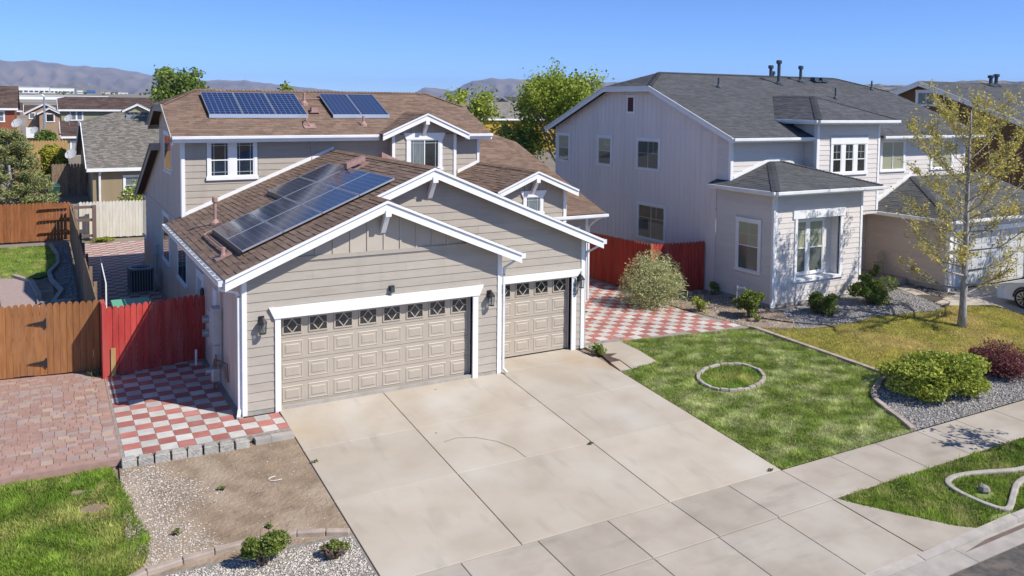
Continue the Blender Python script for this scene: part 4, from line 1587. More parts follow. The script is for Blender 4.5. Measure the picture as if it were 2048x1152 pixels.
shingles(rB, [[(4.89, .485, GR(4.89)), (10.2, .485, GR(10.2)), (10.2, 8.87, GR(10.2)), (4.89, 8.87, GR(4.89))]], (0, 1, 0), (-1, 0, S), (10.2, 0, GR(10.2)), shing, seed=5)
ridge_caps(rB, (4.88, .47, 5.40), (4.88, 8.88, 5.40), shing)
ridge_caps(rA, (3.275, -.40, 4.731), (3.275, .5, 4.731), shing)
# upper roof
ze, zc, zr = 5.95, UF(10.8), UF(12.03)
rU = slab(H, [(-.3, 8.5, ze), (10.74, 8.5, ze), (10.74, 10.8, zc), (9.6, 12.03, zr), (.9, 12.03, zr), (-.3, 10.8, zc)], deckm)
slab(H, [(-.3, 10.8, zc), (.9, 12.03, zr), (-.3, 13.26, zc)], deckm)
slab(H, [(10.74, 10.8, zc), (9.6, 12.03, zr), (10.74, 13.26, zc)], deckm)
zb = zr - S * 2.87
slab(H, [(-.3, 14.9, zb), (10.74, 14.9, zb), (10.74, 13.26, zc), (9.6, 12.03, zr), (.9, 12.03, zr), (-.3, 13.26, zc)], deckm)
shingles(rU, [[(-.33, 8.45, UF(8.45)), (10.77, 8.45, UF(8.45)), (10.77, 10.8, zc), (9.6, 12.03, zr), (.9, 12.03, zr), (-.33, 10.8, zc)]], (1, 0, 0), (0, 1, S), (0, 8.45, UF(8.45)), shing, seed=6)
hs = (zr - zc) / 1.2
shingles(rU, [[(-.33, 10.78, zc - .012), (.9, 12.03, zr), (-.33, 13.28, zc - .012)]], (0, 1, 0), (1, 0, hs), (-.33, 10.78, zc - .012), shing, seed=7)
ridge_caps(rU, (.9, 12.03, zr), (9.6, 12.03, zr), shing)
ridge_caps(rU, (-.3, 10.8, zc), (.9, 12.03, zr), shing, w=.13, slope=.2)
ridge_caps(rU, (10.72, 10.8, zc), (9.6, 12.03, zr), shing, w=.13, slope=.2)
# dormer gable
DL = lambda x: 5.95 + .43 * (x - 6.38)
DR = lambda x: 5.95 + .43 * (9.66 - x)
zp = DL(8.02)
yi = 8.5 + (zp - 5.95) / S
rD = slab(H, [(6.38, 8.14, DL(6.38) + .012), (8.02, 8.14, zp + .012), (8.02, yi, zp + .012), (6.38, 8.52, DL(6.38) + .012)], deckm)
slab(H, [(9.66, 8.14, DR(9.66) + .012), (8.02, 8.14, zp + .012), (8.02, yi, zp + .012), (9.66, 8.52, DR(9.66) + .012)], deckm)
shingles(rD, [[(6.35, 8.1, DL(6.35) + .02), (8.02, 8.1, zp + .02), (8.02, yi, zp + .02), (6.35, 8.52, DL(6.35) + .02)]], (0, 1, 0), (1, 0, .43), (6.35, 8.1, DL(6.35) + .02), shing, seed=8)
shingles(rD, [[(9.69, 8.1, DR(9.69) + .02), (8.02, 8.1, zp + .02), (8.02, yi, zp + .02), (9.69, 8.52, DR(9.69) + .02)]], (0, 1, 0), (-1, 0, .43), (9.69, 8.1, DR(9.69) + .02), shing, seed=9)
ridge_caps(rD, (8.02, 8.08, zp + .01), (8.02, yi, zp + .01), shing)
# right one-storey roof and entry gable
LR = lambda y: 3.23 + .345 * (y - 5.1)
rL = slab(H, [(10.46, 5.1, LR(5.1)), (13.5, 5.1, LR(5.1)), (13.5, 11.5, LR(11.5)), (12.4, 13.2, LR(13.2)), (10.46, 13.2, LR(13.2))], deckm)
shingles(rL, [[(10.46, 5.06, LR(5.06)), (13.54, 5.06, LR(5.06)), (13.54, 11.5, LR(11.5)), (12.4, 13.2, LR(13.2)), (10.46, 13.2, LR(13.2))]], (1, 0, 0), (0, 1, .345), (0, 5.06, LR(5.06)), shing, seed=10)
slab(H, [(13.5, 11.5, LR(11.5)), (12.4, 13.2, LR(13.2)), (12.4, 16, LR(13.2)), (13.5, 17, LR(11.5))], deckm)
slab(H, [(10.46, 13.2, LR(13.2)), (12.4, 13.2, LR(13.2)), (13.4, 19, 4.2), (10.46, 19, 4.2)], deckm)
PL = lambda x: 4.83 - S * abs(10.45 - x)
rP = slab(H, [(8.94, 4.62, PL(8.94)), (10.45, 4.62, 4.83), (10.45, 8.88, 4.83), (8.94, 8.88, PL(8.94))], deckm)
slab(H, [(12.05, 4.62, PL(12.05)), (10.45, 4.62, 4.83), (10.45, 9.6, 4.83), (12.05, 7.7, PL(12.05))], deckm)
shingles(rP, [[(8.91, 4.585, PL(8.91)), (10.44, 4.585, 4.826), (10.44, 8.87, 4.826), (8.91, 8.87, PL(8.91))]], (0, 1, 0), (1, 0, S), (8.91, 4.585, PL(8.91)), shing, exp=.145, tabw=(.22, .42), lift=.011, seed=11)
shingles(rP, [[(12.08, 4.585, PL(12.08)), (10.46, 4.585, 4.826), (10.46, 9.6, 4.826), (12.08, 7.7, PL(12.08))]], (0, 1, 0), (-1, 0, S), (12.08, 4.585, PL(12.08)), shing, seed=12)
ridge_caps(rP, (10.45, 4.56, 4.83), (10.45, 9.3, 4.83), shing)
# low rear roof on the left
BR = lambda y: 5.31 - .395 * (y - 14.6)
rK = slab(H, [(-.3, 14.2, BR(14.2)), (8, 14.2, BR(14.2)), (8, 20.3, BR(20.3)), (-.3, 20.3, BR(20.3))], deckm)

# --- rakes, fascias, gutters
rake(H, (-.42, GL(-.42)), (3.275, GL(3.275)), -.35)
rake(H, (3.275, FR(3.275)), (6.97, FR(6.97)), -.35)
rake(H, (3.20, GL(3.20)), (4.88, GL(4.88)), .52)
rake(H, (4.88, GR(4.88)), (10.18, GR(10.18)), .52)
rake(H, (6.37, DL(6.37) + .02), (8.02, zp + .02), 8.14, .16, .07)
rake(H, (8.02, zp + .02), (9.67, DR(9.67) + .02), 8.14, .16, .07)
rake(H, (8.93, PL(8.93)), (10.45, 4.83), 4.62, .16, .07)
rake(H, (10.45, 4.83), (12.06, PL(12.06)), 4.62, .16, .07)
X3 = -.3
rake(H, (8.46, UF(8.46)), (10.8, zc), X3, axis='X', mat_=siding)
rake(H, (10.8, zc), (13.26, zc), X3, axis='X', mat_=siding, h1=.17)
rake(H, (13.26, zc), (14.92, zb), X3, axis='X', mat_=siding)
rake(H, (14.2, BR(14.2)), (20.32, BR(20.32)), X3, axis='X', mat_=siding)
b = MB()
b.box(-.3, .45, 14.1, 14.2, BR(14.2) - .26, BR(14.2))
b.build('fascia', siding, H)
b = MB()
b.box(-.3, .3, 14.9, 15.0, zb - .26, zb)
b.build('fascia', siding, H)
for x0, x1 in ((-.31, 6.36), (9.68, 10.76)):
    b = MB()
    b.box(x0, x1, 8.455, 8.495, 5.73, 5.925)
    f = b.build('fascia', white, H)
    b = MB()
    b.box(x0 - .02, x1 + .01, 8.36, 8.455, 5.84, 5.935)
    b.build('gutter', whitem, f, bevel=.012)
b = MB()
b.box(10.5, 13.55, 5.02, 5.095, 3.06, 3.19)
f = b.build('fascia', white, H)
b = MB()
b.box(11.0, 13.58, 4.92, 5.02, 3.10, 3.2)
b.build('gutter', whitem, f, bevel=.012)
for x, s_, y0, y1, z in ((-.44, -1, -.33, 9.1, 3.17), (10.2, 1, .55, 6.9, 3.17), (6.98, 1, -.33, .8, 3.17)):
    f = MB()
    f.box(min(x, x + s_ * -.03), max(x, x + s_ * -.03), y0, y1, z - .2, z - .005)
    fo = f.build('fascia', white, H)
    g = MB()
    a, c = sorted((x + s_ * .001, x + s_ * .012))
    g.box(a, c, y0, y1, z - .13, z - .01)
    a, c = sorted((x + s_ * .115, x + s_ * .127))
    g.box(a, c, y0, y1, z - .10, z)
    a, c = sorted((x + s_ * .012, x + s_ * .115))
    g.box(a, c, y0, y1, z - .13, z - .118)
    a, c = sorted((x + s_ * .012, x + s_ * .115))
    g.box(a, c, y0 - .012, y0, z - .128, z)
    g.box(a, c, y1, y1 + .01, z - .128, z)
    go = g.build('gutter', whitem, fo)
    if s_ < 0:
        for k in range(19):
            q = MB()
            yy = y0 + .25 + k * .49
            q.box(x - .115, x - .012, yy, yy + .035, z - .022, z - .012)
            q.build('hanger', whitem, fo)
# soffits are the slabs; brackets at the gable peaks
for x, yw, yf, zt in ((3.30, 0, -.35, 4.50), (4.90, .868, .52, 5.17), (8.02, 8.5, 8.14, zp - .22), (10.45, 5.0, 4.62, 4.60)):
    b = MB()
    b.box(x - .075, x + .075, yf - .06, yw, zt - .16, zt)
    br = b.build('bracket', white, H, bevel=.01)
    q = MB()
    q.prism([(x - .06, yf + .02, zt - .161), (x - .06, yf + .16, zt - .161), (x - .06, yw - .001, zt - .46), (x - .06, yw - .001, zt - .60), (x - .06, yw - .06, zt - .58)], (.12, 0, 0))
    q.build('brace', white, br)

# --- walls
F1 = Plane('Y', 0.0)
F2 = Plane('Y', .868)
FU = Plane('Y', 8.9)
FD = Plane('Y', 8.5)
FP = Plane('Y', 5.0)
FE = Plane('Y', 5.55)
LW = Plane('X', 0.0)
w = MB()
F1.box(w, .02, .85, 0, 3.1, -.12, 0)
F1.box(w, 5.73, 6.53, 0, 3.1, -.12, 0)
F1.box(w, .85, 5.73, 2.13, 3.1, -.12, 0)
F1.poly(w, [(.02, 3.1), (6.53, 3.1), (6.53, FR(6.53) - .1), (3.275, 4.62), (.02, GL(.02) - .1)], -.12, 0)
w1 = w.build('wall', siding, H, label='front wall with the wide garage door')
lap_siding(F1, [(.10, .09), (6.45, .09), (6.45, 3.29), (6.14, 3.40), (.41, 3.40), (.10, 3.29)], [(.72, 5.88, 0, 2.4)], w1, siding, joints=(1.6, 3.9))
b = MB()
F1.box(b, .35, 6.2, 3.405, 3.50, 0, .045)
b.build('belt_board', siding, w1)
for k in range(-2, 9):
    x = 1.664 + .4175 * k
    zt = lambda s: min(GL(s), FR(s)) - .11
    x0, x1 = x, x + .4145
    pts = [(x0, 3.501), (x1, 3.501), (x1, max(zt(x1), 3.502)), (x0, max(zt(x0), 3.502))]
    if x0 < 3.275 < x1:
        pts = [(x0, 3.501), (x1, 3.501), (x1, zt(x1)), (3.275, zt(3.275)), (x0, zt(x0))]
    if max(zt(x0), zt(x1)) > 3.52:
        q = MB()
        F1.poly(q, pts, 0, .012)
        q.build('board', batten_m, w1)
    if zt(x) > 3.53:
        q = MB()
        F1.poly(q, [(x - .022, 3.502), (x + .022, 3.502), (x + .022, zt(x) + .0), (x - .022, zt(x))], .0, .034)
        q.build('batten', batten_m, w1)
b = MB()
b.box(.0, 6.52, -.012, .06, -.02, .075)
b.build('footing', concC, H)
b = MB()
b.box(5.9, 6.5, -.02, .0, -.05, .05)
for s0, s1, zt in ((-.0, .10, GL(0) - .1), (6.45, 6.56, FR(6.55) - .1)):
    b = MB()
    F1.box(b, s0 - .005, s1, .0, zt, 0, .04)
    b.build('corner_board', white, w1)
b = MB()
LW.box(b, -.0, .095, .0, 3.2, .0, .022)
b.build('corner_board', white, w1)
b = MB()
b.box(6.53, 6.57, -.02, .86, 0, 3.1)
b.build('wall', siding, H)

w = MB()
F2.box(w, 6.57, 6.89, 0, 3.1, -.12, 0)
F2.box(w, 9.33, 9.76, 0, 3.1, -.12, 0)
F2.box(w, 6.89, 9.33, 2.13, 3.1, -.12, 0)
F2.poly(w, [(6.57, 3.1), (9.76, 3.1), (9.76, GR(9.76) - .1), (4.88, 5.29), (3.3, GL(3.3) - .1), (3.3, 4.3)], -.12, 0)
w2 = w.build('wall', siding, H, label='gabled wall above the narrow garage door')
lap_siding(F2, [(6.58, .09), (9.65, .09), (9.65, 3.31), (4.88, 5.29), (3.32, 4.65), (6.58, 3.27)], [(6.4, 9.49, 0, 2.35)], w2, siding, joints=(5.2, 7.1))
b = MB()
F2.box(b, 9.65, 9.77, 0, GR(9.76) - .1, 0, .04)
b.build('corner_board', white, w2)
b = MB()
b.box(9.74, 9.80, .83, 8.9, 0, 3.15)
b.build('wall', siding, H)


def garage_door(pl, s0, s1, cols, yo, parent, hx0, hx1, hflare, htop, left_post=True):
    W = (s1 - s0) / cols
    y = pl.val + yo
    D = Plane('Y', y)
    d = MB()
    D.box(d, s0, s1, .015, 2.13, -.05, -.014)
    door = d.build('garage_door', doorm, parent)
    for r in range(4):
        z0 = .02 + r * .529
        q = MB()
        D.poly(q, [(s0 + .004, z0 + .006), (s1 - .004, z0 + .006), (s1 - .004, z0 + .523), (s0 + .004, z0 + .523)], -.014, 0)
        q.build('section', doorm, door)
    # raised panel shared mesh
    a, h = W * .40, .185
    b_ = MB()
    ring = [(a, h, .0), (a - .02, h - .02, .012), (a - .035, h - .035, .004), (a - .075, h - .075, .004), (a - .095, h - .095, .014)]
    n = 0
    for (a0, h0, o0), (a1, h1, o1) in zip(ring[:-1], ring[1:]):
        c0 = [(-a0, -o0, -h0), (a0, -o0, -h0), (a0, -o0, h0), (-a0, -o0, h0)]
        c1 = [(-a1, -o1, -h1), (a1, -o1, -h1), (a1, -o1, h1), (-a1, -o1, h1)]
        for i in range(4):
            j = (i + 1) % 4
            b_.face([c0[i], c0[j], c1[j], c1[i]])
    a1, h1, o1 = ring[-1]
    b_.face([(-a1, -o1, -h1), (a1, -o1, -h1), (a1, -o1, h1), (-a1, -o1, h1)])
    pm = b_.data('panel', doorm)
    # window light with diamond muntins
    ww, wh = W * .33, .16
    fr_ = MB()
    for x0, x1, z0, z1 in ((-ww - .03, -ww, -wh - .03, wh + .03), (ww, ww + .03, -wh - .03, wh + .03), (-ww, ww, -wh - .03, -wh), (-ww, ww, wh, wh + .03)):
        fr_.box(x0, x1, -.022, 0, z0, z1)
    m_d = MB()
    dx, dz = ww * .62, wh * .98
    for p, q in (((-dx, 0), (0, dz)), ((0, dz), (dx, 0)), ((dx, 0), (0, -dz)), ((0, -dz), (-dx, 0)), ((-ww, 0), (-dx, 0)), ((dx, 0), (ww, 0))):
        m_d.bar((p[0], -.010, p[1]), (q[0], -.010, q[1]), .022, .012, up=(0, 1, 0))
    g_ = MB()
    g_.face([(-ww, -.003, -wh), (ww, -.003, -wh), (ww, -.003, wh), (-ww, -.003, wh)])
    k_ = MB()
    k_.face([(-ww, -.0012, -wh), (ww, -.0012, -wh), (ww, -.0012, wh), (-ww, -.0012, wh)])
    fm, mm, gm2, km = fr_.data('window_frame', doorm), m_d.data('muntin', doorm), g_.data('pane', glass), k_.data('backing', interior)
    for c in range(cols):
        x = s0 + (c + .5) * W
        for r in range(3):
            inst('panel', pm, door, (x, y, .02 + (r + .5) * .529))
        z = .02 + 3.52 * .529
        inst('window_frame', fm, door, (x, y, z))
        inst('muntin', mm, door, (x, y, z))
        inst('pane', gm2, door, (x, y, z))
        inst('dark_backing', km, door, (x, y, z))
    # trim
    if left_post:
        t = MB()
        pl.box(t, s0 - .13, s0, -.03, 2.13, -.15, .05)
        t.build('door_post', white, parent)
    t = MB()
    pl.box(t, s1, s1 + .145, -.03, 2.13, -.15, .05)
    fo = t.build('door_post', white, parent)
    t = MB()
    t.box(s0, s1, pl.val, y - .001, 2.11, 2.129)
    t.build('jamb', doorm, fo)
    t = MB()
    pl.poly(t, [(hx0, 2.131), (hx1, 2.131), (hx1 + hflare, htop), (hx0 - (hflare if left_post else 0), htop)], 0, .075)
    t.build('door_header', white, parent)
    b = MB()
    b.box(s0 + .002, s1 - .002, y - .012, y + .03, .002, .018)
    b.build('weather_strip', black, door)
    return door


garage_door(F1, .85, 5.73, 8, .15, H, .70, 5.90, .12, 2.39)
garage_door(F2, 6.89, 9.33, 4, .15, H, 6.60, 9.50, .15, 2.33, left_post=False)

# upper front wall
w = MB()
FU.box(w, .02, 10.44, 2.9, 5.86, -.12, 0)
w3 = w.build('wall', siding, H, label='upper storey front wall')
hold = lambda x: (GL(x) if x < 4.88 else GR(x)) - .02
lap_siding(FU, [(.1, 3.37), (.35, 3.45), (4.88, 5.36), (6.9, 5.36), (6.9, 5.84), (.1, 5.84)], [(.74, 2.36, 4.5, 5.9)], w3, siding, z_start=3.16, joints=(2.9,))
lap_siding(FU, [(9.2, 3.66), (10.36, 3.66), (10.36, 5.84), (9.2, 5.84)], [], w3, siding, z_start=3.57)
for s0, s1, z0 in ((-.005, .10, 3.3), (10.35, 10.45, 4.7)):
    b = MB()
    FU.box(b, s0, s1, z0, 5.86, 0, .045)
    b.build('corner_board', white, w3)
b = MB()
LW.box(b, 8.87, 8.99, 3.3, 5.86, .0, .022)
b.build('corner_board', white, w3)
window(w3, FU, .86, 2.22, 4.62, 5.72, units=2, case=.10, head=.10, bars=(('v', .2, 0, 1), ('v', .8, 0, 1), ('h', .90, 0, 1), ('h', .13, 0, 1)), rail=.48, back=interior, mull=.22, sill=.09)
b = MB()
FU.poly(b, [(.1, GL(.1) + .01), (4.88, 5.41), (4.88, 5.53), (.1, GL(.1) + .13)], .022, .05)
b.build('flashing', white, w3)
b = MB()
FU.poly(b, [(9.55, PL(9.55) + .01), (10.35, PL(10.35) + .01), (10.35, PL(10.35) + .13), (9.55, PL(9.55) + .13)], .022, .05)
b.build('flashing', white, w3)
st = MB()
for x0, x1, z0, z1 in ((.55, 1.1, 4.02, 4.15), (1.3, 2.0, 4.12, 4.2), (2.3, 2.75, 4.48, 4.56)):
    FU.poly(st, [(x0, z0), (x1, z0 + .02), (x1 - .06, z1), (x0 + .1, z1 - .02)], .0235, .0245)
# conduit down the wall
b = MB()
b.tube([(4.12, 8.86, 5.8), (4.12, 8.86, 5.12), (4.12, 8.8, 5.08)], .02, 6)
b.build('conduit', galv, w3)
# dormer wall
w = MB()
FD.poly(w, [(6.84, 4.3), (9.30, 4.3), (9.30, DR(9.30) - .1), (8.02, zp - .1), (6.84, DL(6.84) - .1)], -.40, 0)
w4 = w.build('wall', siding, H, label='small gabled projection with a window')
lap_siding(FD, [(6.93, 4.32), (9.2, 4.32), (9.2, 5.97), (6.93, 5.97)], [(7.38, 8.72, 4.5, 6.0)], w4, siding, z_start=4.19)
for s0, s1 in ((6.835, 6.94), (9.20, 9.31)):
    b = MB()
    FD.box(b, s0, s1, 4.3, DL(6.84) - .1, 0, .045)
    b.build('corner_board', white, w4)
for k in range(8):
    x = 7.0 + .3 * k
    zt = min(DL(x), DR(x)) - .11
    if zt > 6.02:
        q = MB()
        FD.box(q, x - .02, x + .02, 5.98, zt, 0, .03)
        q.build('batten', batten_m, w4)
window(w4, FD, 7.50, 8.62, 4.72, 5.74, case=.13, head=.24, flare=.10, slider=True, bars=(('v', .12, 0, 1), ('h', .88, 0, 1), ('v', .88, 0, 1)), back=curtain)
b = MB()
FD.box(b, 8.08, 8.58, 4.76, 5.70, .013, .016)
b.build('dark_half', interior, w4)
# entry gable wall and low right wall
w = MB()
FP.poly(w, [(9.3, 3.0), (11.8, 3.0), (11.8, PL(11.8) - .1), (10.45, 4.72), (9.3, PL(9.3) - .1)], -.12, 0)
w5 = w.build('wall', siding, H, label='small gable over the entry')
lap_siding(FP, [(9.32, 3.05), (11.7, 3.05), (11.7, 4.15), (9.32, 4.15)], [(10.08, 10.92, 3.3, 4.2)], w5, siding, z_start=2.95)
b = MB()
FP.box(b, 11.69, 11.81, 3.0, PL(11.8) - .1, 0, .045)
b.build('corner_board', white, w5)
for k in range(7):
    x = 9.6 + .29 * k
    zt = PL(x) - .11
    if zt > 4.2:
        q = MB()
        FP.box(q, x - .02, x + .02, 4.16, zt, 0, .03)
        q.build('batten', batten_m, w5)
window(w5, FP, 10.20, 10.78, 3.42, 3.94, case=.10, head=.21, flare=.10, bars=(('v', .2, 0, 1), ('v', .8, 0, 1), ('h', .78, 0, 1)), back=curtain)
w = MB()
FE.box(w, 9.80, 13.1, 0, 3.1, -.1, 0)
w6 = w.build('wall', siding, H, label='low wall by the entry')
lap_siding(FE, [(11.0, .1), (13.0, .1), (13.0, 3.1), (11.0, 3.1)], [(11.9, 12.75, 1.0, 2.75)], w6, siding)
b = MB()
FE.box(b, 13.0, 13.11, 0, 3.1, 0, .045)
b.build('corner_board', white, w6)
window(w6, FE, 12.0, 12.62, 1.2, 2.6, rail=.5, back=interior)
b = MB()
b.box(13.04, 13.11, 5.56, 15, 0, 3.1)
b.build('wall', siding, H)
b = MB()
b.box(10.40, 10.44, 9.0, 14.5, 0, 6.2)
b.box(.02, 10.42, 14.46, 14.5, 0, 6.1)
b.box(.02, 8, 20.05, 20.1, 0, 3.0)
b.build('wall', siding, H)


def lw_top(y):
    if y < 8.9:
        return 3.26
    if y < 10.8:
        return UF(y) - .1
    if y < 13.26:
        return zc - .1
    if y < 14.45:
        return zc - S * (y - 13.26) - .1
    return BR(y) - .1


w7 = grooved_wall(LW, lw_top, .1, 20.1, .0, .2, sidewall, H)
w7['label'] = 'grooved panel side wall in shade'
b = MB()
LW.box(b, 8.95, 20.1, 3.08, 3.15, 0, .022)
LW.box(b, 9.3, 14.4, 5.98, 6.04, 0, .022)
b.build('belt_board', sidewall, w7)
window(w7, LW, 11.10, 12.75, 4.62, 5.85, slider=True, back=interior, base_o=.0, case=.12, fw=.06)
window(w7, LW, 11.85, 13.35, 1.38, 2.95, slider=True, back=interior, base_o=.0, fw=.06)
window(w7, LW, 8.0, 9.7, 1.38, 2.50, slider=True, back=interior, base_o=.0, fw=.06)
window(w7, LW, 18.9, 20.0, 1.3, 2.9, rail=.5, back=interior, base_o=.0, fw=.06)
d = MB()
LW.box(d, 4.85, 4.97, 0, 2.1, 0, .05)
LW.box(d, 5.75, 5.87, 0, 2.1, 0, .05)
LW.poly(d, [(4.83, 2.1), (5.89, 2.1), (5.93, 2.32), (4.79, 2.32)], 0, .055)
sd = d.build('side_door', white, w7)
d = MB()
LW.box(d, 4.97, 5.75, .02, 2.1, 0, .02)
d.build('door_leaf', grbox, sd)
lv = MB()
LW.box(lv, 2.95, 3.45, 1.75, 2.25, 0, .03)
lv.build('access_panel', white, w7)


# wall lamps
def lamp(x, y, z, parent):
    b = MB()
    b.box(x - .06, x + .06, y - .02, y, z - .02, z + .18)
    o = b.build('wall_lamp', black, parent)
    q = MB()
    q.tube([(x, y - .02, z + .10), (x, y - .09, z + .16), (x, y - .13, z + .13)], .012, 6)
    q.lathe(x, y - .13, [(.02, z + .17), (.05, z + .13), (.10, z + .06), (.10, z + .045), (.02, z + .03)], 8)
    q.lathe(x, y - .13, [(.075, z - .20), (.085, z - .19), (.04, z - .185)], 6)
    for i in range(6):
        t = i * math.pi / 3
        q.tube([(x + .09 * math.cos(t), y - .13 + .09 * math.sin(t), z + .045), (x + .072 * math.cos(t), y - .13 + .072 * math.sin(t), z - .19)], .006, 4)
    q.build('cage', black, o)
    q = MB()
    q.lathe(x, y - .13, [(.068, z - .18), (.085, z + .04)], 6)
    q.build('lamp_glass', glass, o)
    q = MB()
    q.lathe(x, y - .13, [(.018, z - .15), (.022, z - .03), (.005, z + .0)], 8)
    q.build('bulb', curtain, o)


lamp(.42, -.025, 2.05, H)
lamp(6.20, -.025, 2.05, H)
lamp(9.575, .868 - .025, 2.0, H)
b = MB()
b.box(3.45, 3.58, -.09, -.02, 2.49, 2.62)
fl = b.build('flood_light', black, H, bevel=.01)
b = MB()
b.box(3.47, 3.56, -.14, -.09, 2.46, 2.58)
b.build('lens', ventN, fl)
b = MB()
b.box(4.66, 4.74, -.0, .06, 2.13, 2.14)
# house number down the right post
num = [(1, 2.02, '3'), (1, 1.88, '9'), (1, 1.74, '8'), (1, 1.60, '9')]
SEG = {'9': [((0, 1), (1, 1)), ((1, 1), (1, 0)), ((0, 1), (0, .5)), ((0, .5), (1, .5)), ((0, 0), (1, 0))], '8': [((0, 1), (1, 1)), ((1, 1), (1, 0)), ((0, 1), (0, 0)), ((0, .5), (1, .5)), ((0, 0), (1, 0))], '3': [((0, 1), (1, 1)), ((1, 1), (1, .5)), ((.3, .5), (1, .5)), ((1, .5), (1, 0)), ((0, 0), (1, 0))], '2': [((0, 1), (1, 1)), ((1, 1), (1, .5)), ((1, .5), (0, .5)), ((0, .5), (0, 0)), ((0, 0), (1, 0))], '7': [((0, 1), (1, 1)), ((1, 1), (.4, 0))]}
for _, z, ch in num:
    b = MB()
    for p, q in SEG[ch]:
        b.bar((9.375 + .06 * p[0], .868 - .055, z + .10 * p[1] - .05), (9.375 + .06 * q[0], .868 - .055, z + .10 * q[1] - .05), .016, .02, up=(0, 1, 0))
    b.build('house_number', numm, H)
b = MB()
b.box(9.19, 9.25, .868 - .005, .868 + .03, 1.35, 1.55)
# downspouts
downspout(H, [(-.50, -.22, 3.06), (-.50, -.22, 2.95), (-.10, .05, 2.80), (-.055, .05, 2.70), (-.055, .05, .14), (-.12, -.16, .05)], .036)
downspout(H, [(7.04, -.2, 3.05), (6.64, -.04, 2.78), (6.62, -.04, 2.6), (6.62, -.04, .12), (6.66, -.16, .05)], .03)
downspout(H, [(10.26, .62, 3.05), (9.90, .92, 2.78), (9.83, .95, 2.62), (9.83, .95, .1)], .036)
downspout(H, [(13.3, 4.98, 3.1), (13.2, 5.3, 2.9), (13.12, 5.5, 2.7), (13.12, 5.5, .1)], .036)
# roof furniture on the garage
pipe_vent(H, (.45, 5.76, GL(.45)), .62, .045, rust)
for x, y in ((4.42, 4.3), (4.72, 2.75)):
    pass
for (x, y) in ((4.15, 4.55), (5.35, 4.9)):
    z = GL(x) if x < 4.88 else GR(x)
    sg = 1 if x < 4.88 else -1
    b = MB()
    b.prism([(x - .28, y - .14, z - .09 * sg + .10), (x + .28, y - .14, z + .14 * sg + .10), (x + .28, y - .14, z + .14 * sg + .24), (x - .28, y - .14, z - .09 * sg + .26)], (0, .30, 0))
    b.prism([(x - .40, y - .22, z - .165 * sg + .01), (x + .40, y - .22, z + .165 * sg + .01), (x + .40, y - .22, z + .165 * sg + .03), (x - .40, y - .22, z - .165 * sg + .03)], (0, .46, 0))
    b.build('roof_vent', rust, H)
# vents on the upper roof
pipe_vent(H, (4.43, 10.91, UF(10.91)), .42, .05, rust, cap=False)
pipe_vent(H, (6.05, 9.2, UF(9.2)), .32, .045, rust, cap=False)
b = MB()
b.box(4.47, 4.69, 10.1, 10.32, UF(10.2) - .02, UF(10.2) + .18)
b.box(4.4, 4.76, 10.02, 10.4, UF(10.2) + .0, UF(10.2) + .03)
b.build('roof_vent', rust, H)
b = MB()
b.prism([(3.9, 8.92, UF(8.92) + .02), (4.3, 8.92, UF(8.92) + .02), (4.3, 9.25, UF(9.25) + .02), (3.9, 9.25, UF(9.25) + .02)], (0, 0, .02))
b.tube([(4.12, 9.05, UF(9.05) + .03), (4.0, 9.1, UF(9.1) + .22), (4.12, 9.3, UF(9.3) + .3), (4.25, 9.5, UF(9.5) + .2)], .022, 6)
b.build('conduit', rust, H)
b = MB()
b.tube([(4.25, 11.2, UF(11.2) + .06), (5.1, 11.25, UF(11.25) + .06)], .018, 5)
b.build('conduit', rust, H)


# ------------------------------------------------------------------ solar arrays
def solar(parent, P, m, th=.04, fwid=.016, uvsz=None):
    """P: four corners; frame and glass"""
    P = [Vector(p) for p in P]
    n = (P[1] - P[0]).cross(P[3] - P[0]).normalized()
    if n.z < 0:
        n = -n
    c = sum(P, Vector()) / 4
    u = (P[1] - P[0]).normalized()
    v = (P[3] - P[0]).normalized()
    L, W = (P[1] - P[0]).length, (P[3] - P[0]).length
    g = .010
    fr = MB()
    o = P[0]

    def bx(a0, a1, b0, b1, h0, h1):
        fr.hexa([o + u * a + v * b + n * h for h in (h0, h1) for a, b in ((a0, b0), (a1, b0), (a1, b1), (a0, b1))])
    bx(g, L - g, g, g + fwid, -th, .003)
    bx(g, L - g, W - g - fwid, W - g, -th, .003)
    bx(g, g + fwid, g + fwid, W - g - fwid, -th, .003)
    bx(L - g - fwid, L - g, g + fwid, W - g - fwid, -th, .003)
    bx(g + fwid, L - g - fwid, g + fwid, W - g - fwid, -th, -.02)
    f = fr.build('solar_panel', alu, parent)
    gl = MB()
    gl.face([o + u * a + v * b for a, b in ((g + fwid, g + fwid), (L - g - fwid, g + fwid), (L - g - fwid, W - g - fwid), (g + fwid, W - g - fwid))])
    q = gl.build('cells', m, f)
    uv = q.data.uv_layers.new(name='UVMap')
    for i, t in enumerate(((0, 0), (1, 0), (1, 1), (0, 1))):
        uv.data[i].uv = t
    return f


